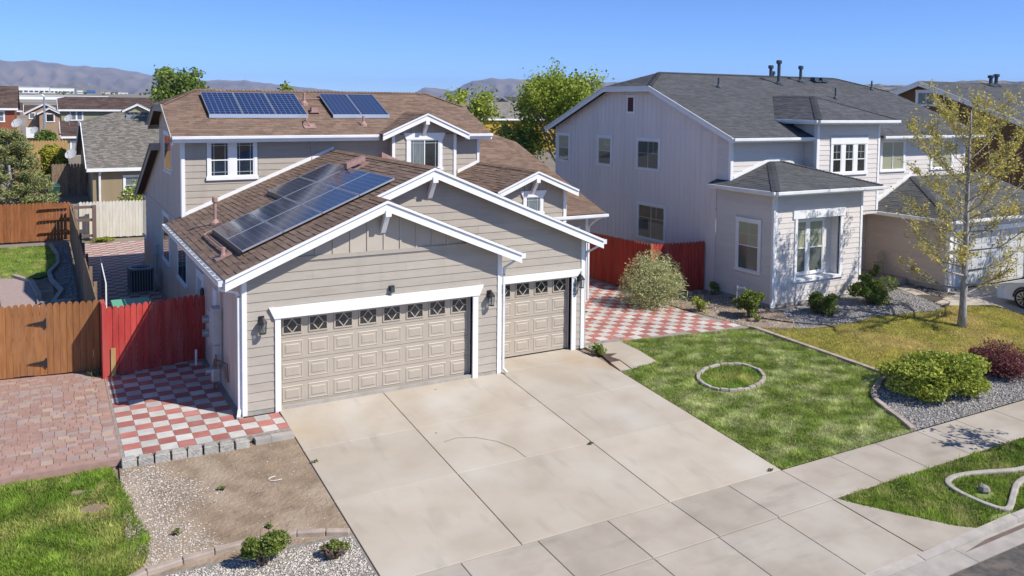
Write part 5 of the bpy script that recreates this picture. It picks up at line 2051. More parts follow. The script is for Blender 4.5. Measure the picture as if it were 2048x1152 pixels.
SA = thing('solar_array', 'dark stepped array of ten solar panels on the garage roof', 'solar array', (2, 3.5, GL(2)))
GP = lambda x: GL(x) + .115
rows = [.19, 1.145, 2.09, 3.035, 3.97]
for r in range(4):
    for c in ((0, 1) if r < 2 else (0, 1, 2)):
        y0, y1 = ((.92, 2.77), (2.77, 4.62), (4.62, 6.47))[c]
        x0, x1 = rows[r], rows[r + 1]
        solar(SA, [(x0, y0, GP(x0)), (x0, y1, GP(x0)), (x1, y1, GP(x1)), (x1, y0, GP(x1))], solarA)
    for c, yy in enumerate((1.4, 2.3, 3.3, 4.2)):
        q = MB()
        xm = (rows[r] + rows[r + 1]) / 2
        q.bar((rows[r] + .05, yy, GL(rows[r] + .05) + .05), (rows[r + 1] - .05, yy, GL(rows[r + 1] - .05) + .05), .04, .06)
        q.build('mounting_rail', black, SA)
b = MB()
b.prism([(.17, .93, GL(.17) + .02), (.17, 4.61, GL(.17) + .02), (.17, 4.61, GP(.17) - .0), (.17, .93, GP(.17) - .0)], (.02, 0, .008))
b.build('skirt', black, SA)
b = MB()
b.prism([(2.07, 4.64, GL(2.07) + .02), (2.07, 6.46, GL(2.07) + .02), (2.07, 6.46, GP(2.07)), (2.07, 4.64, GP(2.07))], (.02, 0, .008))
b.build('skirt', black, SA)
cd = MB()
cd.tube([(.35, 4.75, GL(.35) + .06), (.05, 4.75, GL(.05) + .07), (-.03, 4.65, GL(-.03) + .07), (-.03, 1.9, GL(-.03) + .07), (-.05, 1.65, GL(-.05) + .2), (-.08, 1.6, GL(-.08) + .04)], .022, 6)
cd.tube([(.05, 4.3, GL(.05) + .05), (.05, 1.75, GL(.05) + .05)], .016, 6)
cd.prism([(-.28, 1.42, GL(-.28) + .02), (.08, 1.42, GL(.08) + .02), (.08, 1.85, GL(.08) + .02), (-.28, 1.85, GL(-.28) + .02)], (0, 0, .02))
cd.lathe(-.1, 1.62, [(.09, GL(-.1)), (.05, GL(-.1) + .1), (.05, GL(-.1) + .24)], 8)
cd.build('conduit', rust, SA)
UP = lambda y: UF(y) + .14
for nm, x0, npan, pw_, lab in (('l', .98, 3, 1.085, 'blue three-panel solar array on the upper roof'), ('r', 5.12, 2, 1.05, 'blue two-panel solar array on the upper roof')):
    T_ = thing('solar_array', lab, 'solar array', (x0 + 1, 10.6, UF(10.6)))
    for i in range(npan):
        a, c = x0 + i * pw_, x0 + (i + 1) * pw_
        solar(T_, [(a, 9.72, UP(9.72)), (c, 9.72, UP(9.72)), (c, 11.5, UP(11.5)), (a, 11.5, UP(11.5))], solarB)
    b = MB()
    b.prism([(x0, 9.70, UF(9.70) + .03), (x0 + npan * pw_, 9.70, UF(9.70) + .03), (x0 + npan * pw_, 9.70, UP(9.70) + .01), (x0, 9.70, UP(9.70) + .01)], (0, .015, .006))
    b.build('skirt', alu, T_)
    b = MB()
    for yy in (10.1, 11.1):
        b.bar((x0 + .05, yy, UF(yy) + .07), (x0 + npan * pw_ - .05, yy, UF(yy) + .07), .04, .08)
    b.build('mounting_rail', black, T_)

# ------------------------------------------------------------------ meters on the side wall
EP = thing('electric_panel', 'pale grey electric meter boxes and conduit on the side wall', 'electric panel', (-.1, 2.6, 1.2))
b = MB()
LW.box(b, 2.25, 2.65, 1.05, 1.95, .0, .24)
b.build('panel_box', grbox, EP, bevel=.01)
b = MB()
LW.box(b, 2.28, 2.64, .55, 1.03, .0, .20)
b.build('breaker_box', grbox, EP, bevel=.01)
b = MB()
LW.box(b, 2.76, 3.15, .9, 1.75, .0, .22)
b.build('meter_box', grbox, EP, bevel=.01)
for z in (1.55, 1.2):
    b = MB()
    b.tube([(-.22, 2.95, z), (-.36, 2.95, z)], .10, 12)
    b.build('meter_dial', galv, EP)
b = MB()
LW.box(b, 3.1, 3.3, .45, 1.0, .0, .1)
b.build('junction_box', grbox, EP, bevel=.01)
b = MB()
for y, z0, z1 in ((2.45, 0, .55), (2.85, .1, .9), (3.2, 0, .45), (2.2, .55, 3.1)):
    b.tube([(-.05, y, z0), (-.05, y, z1)], .022, 6)
b.tube([(-.05, 2.2, .55), (-.06, 2.3, .45), (-.06, 2.4, .5)], .022, 6)
b.build('conduit', galv, EP)
GMt = thing('gas_meter', 'grey gas meter on rusty pipes beside the downspout wall', 'gas meter', (-.25, 1.9, 0))
b = MB()
b.box(-.36, -.14, 1.75, 2.10, .28, .62)
b.build('meter_body', galv, GMt, bevel=.04)
b = MB()
b.tube([(-.36, 1.95, .52), (-.46, 1.95, .52)], .085, 12)
b.build('regulator', galv, GMt)
b = MB()
b.tube([(-.25, 2.02, 0), (-.25, 2.02, .28)], .025, 6)
b.tube([(-.25, 2.0, .62), (-.25, 2.0, .78), (-.12, 1.6, .80), (-.05, 1.45, .78), (-.04, 1.42, .35)], .02, 6)
b.tube([(-.25, 1.8, .62), (-.25, 1.8, .95)], .02, 6)
b.build('pipe', copper, GMt)
b = MB()
b.tube([(-.32, 4.3, 0), (-.32, 4.3, .42)], .03, 8)
b.build('standpipe', white, None, label='short white standpipe by the red fence', cat='pipe')
# porch light near the side door
b = MB()
b.lathe(-.10, 4.62, [(.03, 1.80), (.055, 1.84), (.055, 1.95), (.02, 2.0)], 8)
b.build('wall_lamp', black, H)

# AC condenser
AC = thing('air_conditioner', 'grey box air conditioner standing on the side patio', 'air conditioner', (-.7, 14.3, 0))
b = MB()
b.box(-1.13, -.27, 13.85, 14.7, 0, .08)
for x, y in ((-1.12, 13.86), (-.31, 13.86), (-1.12, 14.66), (-.31, 14.66)):
    b.box(x, x + .03, y, y + .03, .08, .88)
b.build('cabinet', acm, AC)
b = MB()
b.box(-1.09, -.31, 13.89, 14.66, .08, .86)
b.build('coil', acd, AC)
sl = MB()
for k in range(9):
    x = -1.06 + k * .09
    sl.box(x, x + .02, 13.872, 13.888, .08, .86)
for k in range(9):
    y = 13.92 + k * .085
    sl.box(-1.108, -1.092, y, y + .02, .08, .86)
sl.build('louvre', acm, AC)
b = MB()
n = 20
for i in range(n):
    t0, t1 = 2 * math.pi * i / n, 2 * math.pi * (i + 1) / n
    cx, cy = -.7, 14.275

    def edge(t):
        c_, s_ = math.cos(t), math.sin(t)
        k = .43 / max(abs(c_), abs(s_))
        return (cx + c_ * k, cy + s_ * k)
    a0, a1 = edge(t0), edge(t1)
    b.face([(a0[0], a0[1], .93), (a1[0], a1[1], .93), (cx + .34 * math.cos(t1), cy + .34 * math.sin(t1), .93), (cx + .34 * math.cos(t0), cy + .34 * math.sin(t0), .93)])
    b.face([(a0[0], a0[1], .87), (a1[0], a1[1], .87), (a1[0], a1[1], .93), (a0[0], a0[1], .93)])
    b.face([(cx + .34 * math.cos(t0), cy + .34 * math.sin(t0), .93), (cx + .34 * math.cos(t1), cy + .34 * math.sin(t1), .93), (cx + .3 * math.cos(t1), cy + .3 * math.sin(t1), .80), (cx + .3 * math.cos(t0), cy + .3 * math.sin(t0), .80)])
b.build('top_cover', acm, AC)
b = MB()
b.lathe(-.7, 14.275, [(.30, .80), (.05, .82)], 16)
b.build('fan', acd, AC)
b = MB()
b.box(-.14, 0, 15.0, 15.25, 1.2, 1.6)
b.tube([(-.06, 15.1, 1.2), (-.06, 15.1, .4), (-.15, 14.7, .35)], .025, 6)
b.build('disconnect_box', grbox, AC)

# ================================================================== the grey neighbour
N_ = thing('house', 'pale grey lilac two-storey house with slate grey roof and corner tower', 'house', (25, 8, 0))
NR = lambda y: 5.91 + .4 * (y - 3.4)
NB = lambda y: 5.91 + .4 * (16.2 - y)
zc2, zr2 = NR(8.2), NR(9.8)
n1 = slab(N_, [(17.9, 3.4, 5.91), (33, 3.4, 5.91), (33, 8.2, zc2), (30.9, 9.8, zr2), (19.7, 9.8, zr2), (17.9, 8.2, zc2)], deckN)
slab(N_, [(17.9, 8.2, zc2), (19.7, 9.8, zr2), (17.9, 11.4, zc2)], deckN)
slab(N_, [(33, 8.2, zc2), (30.9, 9.8, zr2), (33, 11.4, zc2)], deckN)
slab(N_, [(17.9, 16.2, 5.91), (33, 16.2, 5.91), (33, 11.4, zc2), (30.9, 9.8, zr2), (19.7, 9.8, zr2), (17.9, 11.4, zc2)], deckN)
shingles(n1, [[(17.87, 3.36, NR(3.36)), (33.04, 3.36, NR(3.36)), (33.04, 8.2, zc2), (30.9, 9.8, zr2), (19.7, 9.8, zr2), (17.87, 8.2, zc2)]], (1, 0, 0), (0, 1, .4), (0, 3.36, NR(3.36)), shingN, seed=21)
hs = (zr2 - zc2) / 1.8
shingles(n1, [[(17.87, 8.17, zc2 - .01), (19.7, 9.8, zr2), (17.87, 11.43, zc2 - .01)]], (0, 1, 0), (1, 0, hs), (17.87, 8.17, zc2 - .01), shingN, seed=22)
ridge_caps(n1, (19.7, 9.8, zr2), (30.9, 9.8, zr2), shingN)
ridge_caps(n1, (17.9, 8.2, zc2), (19.7, 9.8, zr2), shingN, w=.13, slope=.2)
ridge_caps(n1, (33, 8.2, zc2), (30.9, 9.8, zr2), shingN, w=.13, slope=.2)
# bay hip
BH = lambda x: 6.55 + .4 * (x - 21.7)
n2 = slab(N_, [(21.7, 2.85, 6.56), (24, 5.15, 7.48), (24, 7.3, 7.48), (21.7, 5.0, 6.56)], deckN)
slab(N_, [(21.7, 2.85, 6.56), (26.3, 2.85, 6.56), (24, 5.15, 7.48)], deckN)
slab(N_, [(26.3, 2.85, 6.56), (24, 5.15, 7.48), (24, 7.3, 7.48), (26.3, 5.0, 6.56)], deckN)
shingles(n2, [[(21.66, 2.81, 6.55), (24, 5.15, 7.485), (24, 7.3, 7.485), (21.66, 5.0, 6.55)]], (0, 1, 0), (1, 0, .4), (21.66, 2.81, 6.55), shingN, seed=23)
shingles(n2, [[(21.66, 2.81, 6.55), (26.34, 2.81, 6.55), (24, 5.15, 7.485)]], (1, 0, 0), (0, 1, .4), (21.66, 2.81, 6.55), shingN, seed=24)
ridge_caps(n2, (21.68, 2.83, 6.56), (24, 5.15, 7.48), shingN, w=.13, slope=.25)
ridge_caps(n2, (26.32, 2.83, 6.56), (24, 5.15, 7.48), shingN, w=.13, slope=.25)
ridge_caps(n2, (24, 5.15, 7.48), (24, 7.3, 7.48), shingN)
# tower hip
n3 = slab(N_, [(17.9, 1.3, 4.16), (20.3, 3.88, 4.95), (17.9, 3.88, 4.16)], deckN)
slab(N_, [(17.9, 1.3, 4.16), (23.4, 1.3, 4.16), (20.9, 3.88, 4.95), (20.3, 3.88, 4.95)], deckN)
slab(N_, [(23.4, 1.3, 4.16), (20.9, 3.88, 4.95), (23.4, 3.88, 4.16)], deckN)
slab(N_, [(17.9, 3.88, 4.16), (18.3, 3.88, 4.29), (18.3, 4.6, 4.29), (17.9, 4.6, 4.16)], deckN)
shingles(n3, [[(17.86, 1.26, 4.15), (20.3, 3.87, 4.955), (17.86, 3.87, 4.15)], [(17.86, 3.87, 4.15), (18.29, 3.87, 4.29), (18.29, 4.6, 4.29), (17.86, 4.6, 4.15)]], (0, 1, 0), (1, 0, .33), (17.86, 1.26, 4.15), shingN, seed=25)
shingles(n3, [[(17.86, 1.26, 4.15), (23.44, 1.26, 4.15), (20.9, 3.87, 4.955), (20.3, 3.87, 4.955)]], (1, 0, 0), (0, 1, .306), (17.86, 1.26, 4.15), shingN, seed=26)
ridge_caps(n3, (17.88, 1.28, 4.16), (20.3, 3.85, 4.95), shingN, w=.15, slope=.2)
ridge_caps(n3, (23.42, 1.28, 4.16), (20.9, 3.85, 4.95), shingN, w=.13, slope=.2)
# garage hip
n4 = slab(N_, [(26.1, .2, 2.82), (28.8, 3.88, 4.1), (26.1, 3.88, 2.82)], deckN)
slab(N_, [(26.1, .2, 2.82), (34, .2, 2.82), (34, 3.88, 4.1), (28.8, 3.88, 4.1)], deckN)
shingles(n4, [[(26.06, .16, 2.81), (28.8, 3.87, 4.105), (26.06, 3.87, 2.81)]], (0, 1, 0), (1, 0, .472), (26.06, .16, 2.81), shingN, seed=27)
shingles(n4, [[(26.06, .16, 2.81), (34, .16, 2.81), (34, 3.87, 4.105), (28.8, 3.87, 4.105)]], (1, 0, 0), (0, 1, .349), (26.06, .16, 2.81), shingN, seed=28)
ridge_caps(n4, (26.08, .18, 2.82), (28.8, 3.85, 4.1), shingN, w=.13, slope=.25)
# low entry roof between tower and garage

# fascias and gutters


def eave(x0, x1, y, z, parent=N_, h=.17):
    b = MB()
    b.box(x0, x1, y - .0, y + .03, z - h - .01, z - .03)
    f = b.build('fascia', white, parent)
    b = MB()
    b.box(x0 - .02, x1 + .02, y - .10, y, z - .13, z - .02)
    b.build('gutter', whitem, f, bevel=.015)


def eave_x(y0, y1, x, z, parent=N_, h=.17):
    b = MB()
    b.box(x, x + .03, y0, y1, z - h - .01, z - .03)
    f = b.build('fascia', white, parent)
    b = MB()
    b.box(x - .10, x, y0 - .02, y1 + .02, z - .13, z - .02)
    b.build('gutter', whitem, f, bevel=.015)


eave(17.9, 22.35, 3.37, 5.90)
eave(26.2, 33.05, 3.37, 5.90)
eave(21.68, 26.34, 2.82, 6.56)
eave_x(2.85, 4.9, 21.67, 6.56)
eave(17.9, 23.45, 1.27, 4.16)
eave_x(1.3, 4.58, 17.87, 4.16)
eave(26.1, 34, .17, 2.82)
eave_x(.2, 3.86, 26.07, 2.82)
rake(N_, (3.36, NR(3.36)), (8.2, zc2), 17.9, axis='X', h1=.17, h2=.06)
rake(N_, (8.2, zc2), (11.4, zc2), 17.9, axis='X', h1=.17, h2=.06)
rake(N_, (11.4, zc2), (16.24, NB(16.24)), 17.9, axis='X', h1=.17, h2=.06)

NW = Plane('X', 18.3)
NT = Plane('Y', 1.72)
NU = Plane('Y', 3.9)
NBy = Plane('Y', 3.25)
NGF = Plane('Y', .57)
NGL = Plane('X', 26.5)
NE = Plane('Y', 4.3)


def nw_top(y):
    if y < 8.2:
        return NR(y) - .1
    if y < 11.4:
        return zc2 - .1
    return NB(y) - .1


g1 = grooved_wall(NW, nw_top, 4.6, 15.85, .0, .3, wallN, N_)
g1['label'] = 'tall grooved gable wall in shade'
b = MB()
NW.box(b, 4.6, 15.85, 6.02, 6.10, 0, .022)
NW.box(b, 4.6, 15.85, 3.10, 3.17, 0, .022)
b.build('belt_board', wallN, g1)
b = MB()
NW.box(b, 15.78, 15.87, 0, 6.0, 0, .028)
b.build('corner_board', white, g1)
bl2 = (('v', .5, .5, 1), ('h', .75, 0, 1))
window(g1, NW, 14.72, 15.6, 4.35, 5.55, rail=.5, bars=bl2, back=pane_backing, back2=blindd, base_o=.0)
window(g1, NW, 11.33, 12.25, 4.38, 5.55, rail=.5, bars=bl2, back=pane_backing, back2=blindd, base_o=.0)
window(g1, NW, 8.02, 9.38, 4.40, 5.55, slider=True, bars=(('v', .25, .5, 1), ('h', .55, 0, 1)), back=blindd, base_o=.0)
window(g1, NW, 7.58, 9.25, 1.48, 2.85, slider=True, bars=(('v', .3, .6, 1), ('h', .62, 0, 1)), back=interior, back2=blindd, base_o=.0)
v = MB()
for a, c, z0, z1 in ((9.62, 9.72, 6.66, 7.47), (10.12, 10.22, 6.66, 7.47), (9.72, 10.12, 6.66, 6.76), (9.72, 10.12, 7.37, 7.47)):
    NW.box(v, a, c, z0, z1, 0, .04)
gv = v.build('gable_vent', white, g1)
for k in range(8):
    q = MB()
    z = 6.77 + k * .075
    q.hexa([NW.T(9.72, z, .0), NW.T(10.12, z, .0), NW.T(10.12, z + .01, .0), NW.T(9.72, z + .01, .0), NW.T(9.72, z - .01 + .0, .03), NW.T(10.12, z - .01, .03), NW.T(10.12, z + .06, .004), NW.T(9.72, z + .06, .004)])
    q.build('slat', maroon, gv)
# body box
b = MB()
b.box(18.32, 32.5, 15.8, 15.84, 0, 5.9)
b.box(32.46, 32.5, 3.95, 15.8, 0, 5.9)
b.build('wall', wallN, N_)
# tower walls
w = MB()
w.box(18.31, 18.41, 1.73, 4.6, 0, 4.05)
w.box(22.75, 22.85, 1.73, 3.9, 0, 4.05)
NT.box(w, 18.31, 19.42, 0, 4.05, -.1, -.0)
NT.box(w, 21.66, 22.85, 0, 4.05, -.1, -.0)
NT.box(w, 19.42, 21.66, 0, .90, -.1, -.0)
NT.box(w, 19.42, 21.66, 3.08, 4.05, -.1, -.0)
t1 = w.build('wall', sidN, N_, label='corner tower walls with lap siding')
lap_siding(NT, [(18.40, .12), (22.75, .12), (22.75, 4.03), (18.40, 4.03)], [(19.30, 21.78, .80, 3.36)], t1, sidN, exp=.19)
lap_siding(NW, [(1.82, .12), (4.55, .12), (4.55, 4.03), (1.82, 4.03)], [(2.25, 3.53, 1.0, 3.1)], t1, sidN, exp=.19)
for a in (18.295, 22.75):
    b = MB()
    NT.box(b, a, a + .11, 0, 4.05, 0, .04)
    b.build('corner_board', white, t1)
b = MB()
NW.box(b, 1.70, 1.81, 0, 4.05, 0, .03)
b.build('corner_board', white, t1)
b = MB()
NW.box(b, 1.73, 4.6, 0, .11, -.05, .008)
NT.box(b, 18.3, 22.85, 0, .11, -.05, .008)
b.build('footing', concC, t1)
# deep-set front window
b = MB()
NT.box(b, 19.30, 19.42, .92, 3.08, -.05, .05)
NT.box(b, 21.66, 21.78, .92, 3.08, -.05, .05)
NT.box(b, 19.20, 21.88, 3.081, 3.38, 0, .06)
NT.box(b, 19.22, 21.86, .82, .919, -.40, .09)
rc = b.build('window', white, t1, label='deep-set front window of the tower')
b = MB()
b.box(21.62, 21.66, 1.78, 2.06, .92, 3.08)
b.box(19.42, 19.46, 1.78, 2.06, .92, 3.08)
b.box(19.42, 21.66, 1.8, 2.06, 3.06, 3.09)
b.box(19.42, 21.66, 2.06, 2.10, .9, 3.1)
b.build('recess', sidN, rc)
NTW = Plane('Y', 2.05)
window(t1, NTW, 19.52, 21.12, 1.05, 2.92, units=2, case=.05, head=.08, rail=.48, bars=(('v', .5, .5, 1), ('h', .75, 0, 1)), back=pane_backing, back2=blindd, mull=.16, sill=.05)
window(t1, NW, 2.40, 3.40, 1.15, 2.90, rail=.5, bars=(('v', .5, .5, 1), ('h', .74, 0, 1)), back=pane_backing, back2=blindd)
b = MB()
NW.box(b, 4.35, 4.75, .16, .36, .0, .04)
b.build('foundation_vent', ventN, N_)
downspout(N_, [(18.1, 1.45, 4.05), (18.12, 1.6, 3.85), (18.22, 1.66, 3.75), (18.22, 1.66, .2), (18.05, 1.5, .08)], .04)
# upper front, left of the bay
w = MB()
NU.box(w, 18.31, 22.1, 3.9, 5.85, -.1, 0)
t2 = w.build('wall', sidN, N_)
lap_siding(NU, [(18.4, 4.25), (22.1, 4.25), (22.1, 5.83), (18.4, 5.83)], [], t2, sidN, exp=.19)
lap_siding(NW, [(3.98, 4.3), (4.6, 4.3), (4.6, 5.95), (3.98, 5.85)], [], t2, sidN, exp=.19)
b = MB()
NU.box(b, 18.295, 18.40, 4.2, 5.85, 0, .04)
b.build('corner_board', white, t2)
b = MB()
NW.box(b, 3.865, 3.98, 4.25, 5.85, 0, .03)
b.build('corner_board', white, t2)
b = MB()
NU.poly(b, [(18.42, 4.33), (20.25, 4.96), (20.95, 4.96), (22.09, 4.6), (22.09, 4.73), (20.95, 5.09), (20.25, 5.09), (18.42, 4.46)], .022, .045)
b.build('flashing', white, t2)
# bay
w = MB()
w.box(22.1, 25.75, 3.26, 4.4, 2.75, 6.42)
t3 = w.build('wall', sidN, N_, label='projecting stair bay with three narrow windows')
lap_siding(NBy, [(22.2, 2.9), (25.65, 2.9), (25.65, 6.4), (22.2, 6.4)], [(22.83, 25.02, 4.35, 5.95)], t3, sidN, exp=.19)
BS = Plane('X', 22.1)
lap_siding(BS, [(3.36, 4.3), (3.88, 4.3), (3.88, 6.4), (3.36, 6.4)], [], t3, sidN, exp=.19)
for a in (22.095, 25.64):
    b = MB()
    NBy.box(b, a, a + .115, 2.9, 6.42, 0, .04)
    b.build('corner_board', white, t3)
b = MB()
BS.box(b, 3.215, 3.36, 4.3, 6.42, .0, .03)
b.build('corner_board', white, t3)
window(t3, NBy, 22.97, 24.87, 4.48, 5.60, units=3, case=.12, head=.28, rail=.46, bars=(('v', .5, .46, 1), ('h', .72, 0, 1)), back=interior, back2=interior, mull=.22, sill=.08)
# right front wall
w = MB()
NU.box(w, 25.76, 32.5, 2.6, 5.85, -.1, 0)
t4 = w.build('wall', sidN, N_)
lap_siding(NU, [(25.8, 2.9), (32.42, 2.9), (32.42, 5.83), (25.8, 5.83)], [(26.65, 28.3, 4.3, 5.85), (30.0, 31.65, 4.3, 5.85)], t4, sidN, exp=.19)
b = MB()
NU.box(b, 32.4, 32.51, 2.9, 5.85, 0, .04)
b.build('corner_board', white, t4)
for a in (26.78, 30.13):
    window(t4, NU, a, a + 1.4, 4.42, 5.62, slider=True, bars=(('h', .5, 0, 1),), back=pane_backing)
b = MB()
NU.poly(b, [(26.3, 3.0), (28.75, 4.14), (28.75, 4.28), (26.3, 3.14)], .022, .045)
b.build('flashing', white, t4)
# neighbour garage
w = MB()
w.box(26.51, 26.6, .57, 4.3, 0, 2.75)
NGF.box(w, 26.51, 26.85, 0, 2.75, -.1, 0)
NGF.box(w, 31.9, 33.6, 0, 2.75, -.1, 0)
NGF.box(w, 26.85, 31.9, 2.2, 2.75, -.1, 0)
t5 = w.build('wall', porchw, N_, label='pale garage side wall beside the entry')
lap_siding(NGL, [(.68, .15), (4.28, .15), (4.28, 2.74), (.68, 2.74)], [], t5, porchw, exp=.19)
lap_siding(NGF, [(26.6, .15), (33.5, .15), (33.5, 2.74), (26.6, 2.74)], [(26.75, 32.0, 0, 2.35)], t5, sidN, exp=.19)
b = MB()
NGL.box(b, .56, .68, 0, 2.75, 0, .04)
NGF.box(b, 26.46, 26.60, 0, 2.75, .001, .04)
b.build('corner_board', white, t5)
b = MB()
NGF.box(b, 26.76, 26.86, 0, 2.2, -.12, .05)
NGF.box(b, 31.89, 31.99, 0, 2.2, -.12, .05)
NGF.box(b, 26.70, 32.05, 2.201, 2.40, 0, .06)
b.build('door_trim', white, t5)
DP = Plane('Y', .69)
d = MB()
DP.box(d, 26.86, 31.89, .01, 2.2, -.04, -.012)
nd = d.build('garage_door', grbox, t5)
for r in range(4):
    for c in range(8):
        q = MB()
        x0 = 26.86 + c * .6287
        DP.box(q, x0 + .05, x0 + .58, .06 + r * .545, .50 + r * .545, -.012, .004)
        q.build('panel', grbox, nd)
b = MB()
b.box(26.45, 26.52, .6, 4.28, 0, .14)
b.build('footing', concC, t5)
# entry wall
w = MB()
NE.box(w, 22.86, 26.5, 0, 3.4, -.1, 0)
t6 = w.build('wall', porchw, N_)
lap_siding(NE, [(22.9, .2), (26.48, .2), (26.48, 3.2), (22.9, 3.2)], [], t6, porchw, exp=.19)
ps = MB()
ps.prism([(23.1, 2.9, .22), (25.3, 2.05, .22), (26.42, 2.25, .22), (26.42, 4.28, .22), (23.1, 4.28, .22)], (0, 0, -.3))
ps.build('porch', concW, None, 'structure', bevel=.02)
# butterfly ornaments
for z, s_ in ((2.02, 1), (1.52, 1.15)):
    b = MB()
    x, y = 25.55, 4.25
    for sg in (-1, 1):
        b.prism([(x, y, z), (x + sg * .10 * s_, y - .02, z + .24 * s_), (x + sg * .22 * s_, y - .04, z + .26 * s_), (x + sg * .2 * s_, y - .04, z + .05 * s_), (x + sg * .24 * s_, y - .04, z - .12 * s_), (x + sg * .12 * s_, y - .02, z - .27 * s_), (x, y, z - .05)], (0, -.012, 0))
    b.build('wall_ornament', bronze, None, label='upper rusty butterfly ornament on the entry wall' if z > 1.8 else 'lower rusty butterfly ornament on the entry wall', cat='ornament')
# iron chair on the porch
CH = thing('garden_chair', 'sage green iron garden chair with round back on the porch', 'chair', (26.1, 3.35, .22))
cx, cy, cz = 26.1, 3.35, .22
b = MB()
b.lathe(cx, cy, [(.2, cz + .43), (.22, cz + .44), (.22, cz + .46), (.19, cz + .465)], 14)
b.build('seat', sage, CH)
for a in (.8, 2.3, 3.9, 5.5):
    b = MB()
    b.tube([(cx + .17 * math.cos(a), cy + .17 * math.sin(a), cz + .43), (cx + .17 * math.cos(a), cy + .17 * math.sin(a), cz + .2), (cx + .23 * math.cos(a), cy + .23 * math.sin(a), cz)], .014, 6)
    b.build('leg', sage, CH)
b = MB()
arc = [(cx + .19, cy + .2 * math.cos(t), cz + .66 + .26 * math.sin(t)) for t in np.linspace(-.9, math.pi + .9, 14)]
b.tube([(cx + .17, cy + .13, cz + .45)] + arc + [(cx + .17, cy - .13, cz + .45)], .014, 6)
arc = [(cx + .19, cy + .12 * math.cos(t), cz + .66 + .16 * math.sin(t)) for t in np.linspace(0, 2 * math.pi, 14)]
b.tube(arc, .009, 5)
for t in np.linspace(0, math.pi, 7):
    b.tube([(cx + .19, cy + .12 * math.cos(t), cz + .66 + .16 * math.sin(t)), (cx + .19, cy + .2 * math.cos(t), cz + .66 + .26 * math.sin(t))], .008, 5)
for k in (-.06, 0, .06):
    b.tube([(cx + .18, cy + k, cz + .46), (cx + .19, cy + k, cz + .82)], .007, 5)
b.build('backrest', sage, CH)
# walk and driveway of the neighbour
q = sheet('neighbour_walk', [(24.35, -.62), (25.25, 2.0), (26.2, 2.0), (26.5, .6), (25.3, .2), (25.9, -.2), (28, .5), (28, -.9), (26.3, -1.3), (24.6, -.72)], jointm, -.02)
for pp in ([(24.40, -.56), (25.28, 1.95), (25.95, 1.95), (25.05, -.45)], [(25.09, -.47), (25.2, -.06), (26.35, .1), (26.4, -1.28), (24.62, -.70)]):
    b = MB()
    b.prism([(x, y, gz(y) + .003) for x, y in pp], (0, 0, -.05))
    b.build('slab', concrete, q)
nd2 = sheet('neighbour_driveway', [(26.42, -6.75), (33, -6.75), (33, .56), (26.42, .56)], jointm, -.03)
for x0, x1 in ((26.42, 29.7), (29.7, 33)):
    for y0, y1 in ((-6.75, -4.3), (-4.3, -1.9), (-1.9, 0), (0, .56)):
        slab_piece(x0, x1, y0, y1, 'slab', concrete, nd2)
stones('entry_gravel', [(25.3, .2), (26.4, .35), (26.44, 2.2), (25.4, 1.95), (25.9, 1.9)], 200, gravG, (.014, .03), dz=-.0, label='grey gravel strip beside the garage side wall')
# roof pipes
for x, y, h, r, cp in ((21.66, 8.2, .42, .045, 0), (25.94, 8.82, .95, .075, 1), (27.77, 9.17, .62, .07, 1), (27.8, 7.15, .5, .04, 0), (31.87, 8.37, .45, .04, 0)):
    pipe_vent(N_, (x, y, NR(y)), h, r, ventN, cap=bool(cp))
for x, y, h in ((27.3, 10.6, .75), (27.75, 10.9, .6)):
    pipe_vent(N_, (x, y, NB(y)), h, .075, ventN)
for x in (28.85, 29.35):
    b = MB()
    b.box(x - .14, x + .14, 9.12, 9.4, NR(9.3) + .02, NR(9.3) + .2)
    b.box(x - .22, x + .22, 9.02, 9.5, NR(9.3) - .03, NR(9.3) + .03)
    b.build('roof_vent', ventN, N_)

# ================================================================== brown house beyond
BH_ = thing('house', 'chocolate brown house with dark roof behind the grey house', 'house', (45, 10, 0))
bz = lambda y: 8.5 - .37 * abs(y - 9.8)
r1 = slab(BH_, [(37.6, 2.2, bz(2.2)), (56, 2.2, bz(2.2)), (56, 9.8, 8.5), (37.6, 9.8, 8.5)], deckN)
slab(BH_, [(37.6, 17.4, bz(17.4)), (56, 17.4, bz(17.4)), (56, 9.8, 8.5), (37.6, 9.8, 8.5)], deckN)
shingles(r1, [[(37.57, 2.2, bz(2.2)), (56, 2.2, bz(2.2)), (56, 9.8, 8.5), (37.57, 9.8, 8.5)]], (1, 0, 0), (0, 1, .37), (0, 2.2, bz(2.2)), shingN, seed=31, exp=.17, tabw=(.3, .5))
BW = Plane('X', 38.0)
bw = grooved_wall(BW, lambda y: bz(y) - .12, 2.7, 16.9, 0, .3, brownw, BH_)
b = MB()
BW.box(b, 2.7, 16.9, 5.55, 5.62, 0, .025)
b.build('belt_board', brownw, bw)
rake(BH_, (2.15, bz(2.15)), (9.8, 8.5), 37.6, axis='X', h1=.2, h2=.07)
rake(BH_, (9.8, 8.5), (17.45, bz(17.45)), 37.6, axis='X', h1=.2, h2=.07)
window(bw, BW, 9.10, 10.12, 7.22, 7.9, slider=True, back=blindd, base_o=0, fw=.05)
b = MB()
b.box(38, 56, 2.7, 2.75, 0, 5.7)
b.build('wall', brownw, BH_)
for x, y, h in ((43.5, 9.4, .45), (44.2, 9.5, .5), (48.5, 8.2, .85), (52.5, 7.6, 1.1)):
    pipe_vent(BH_, (x, y, bz(y)), h, .10, ventN)

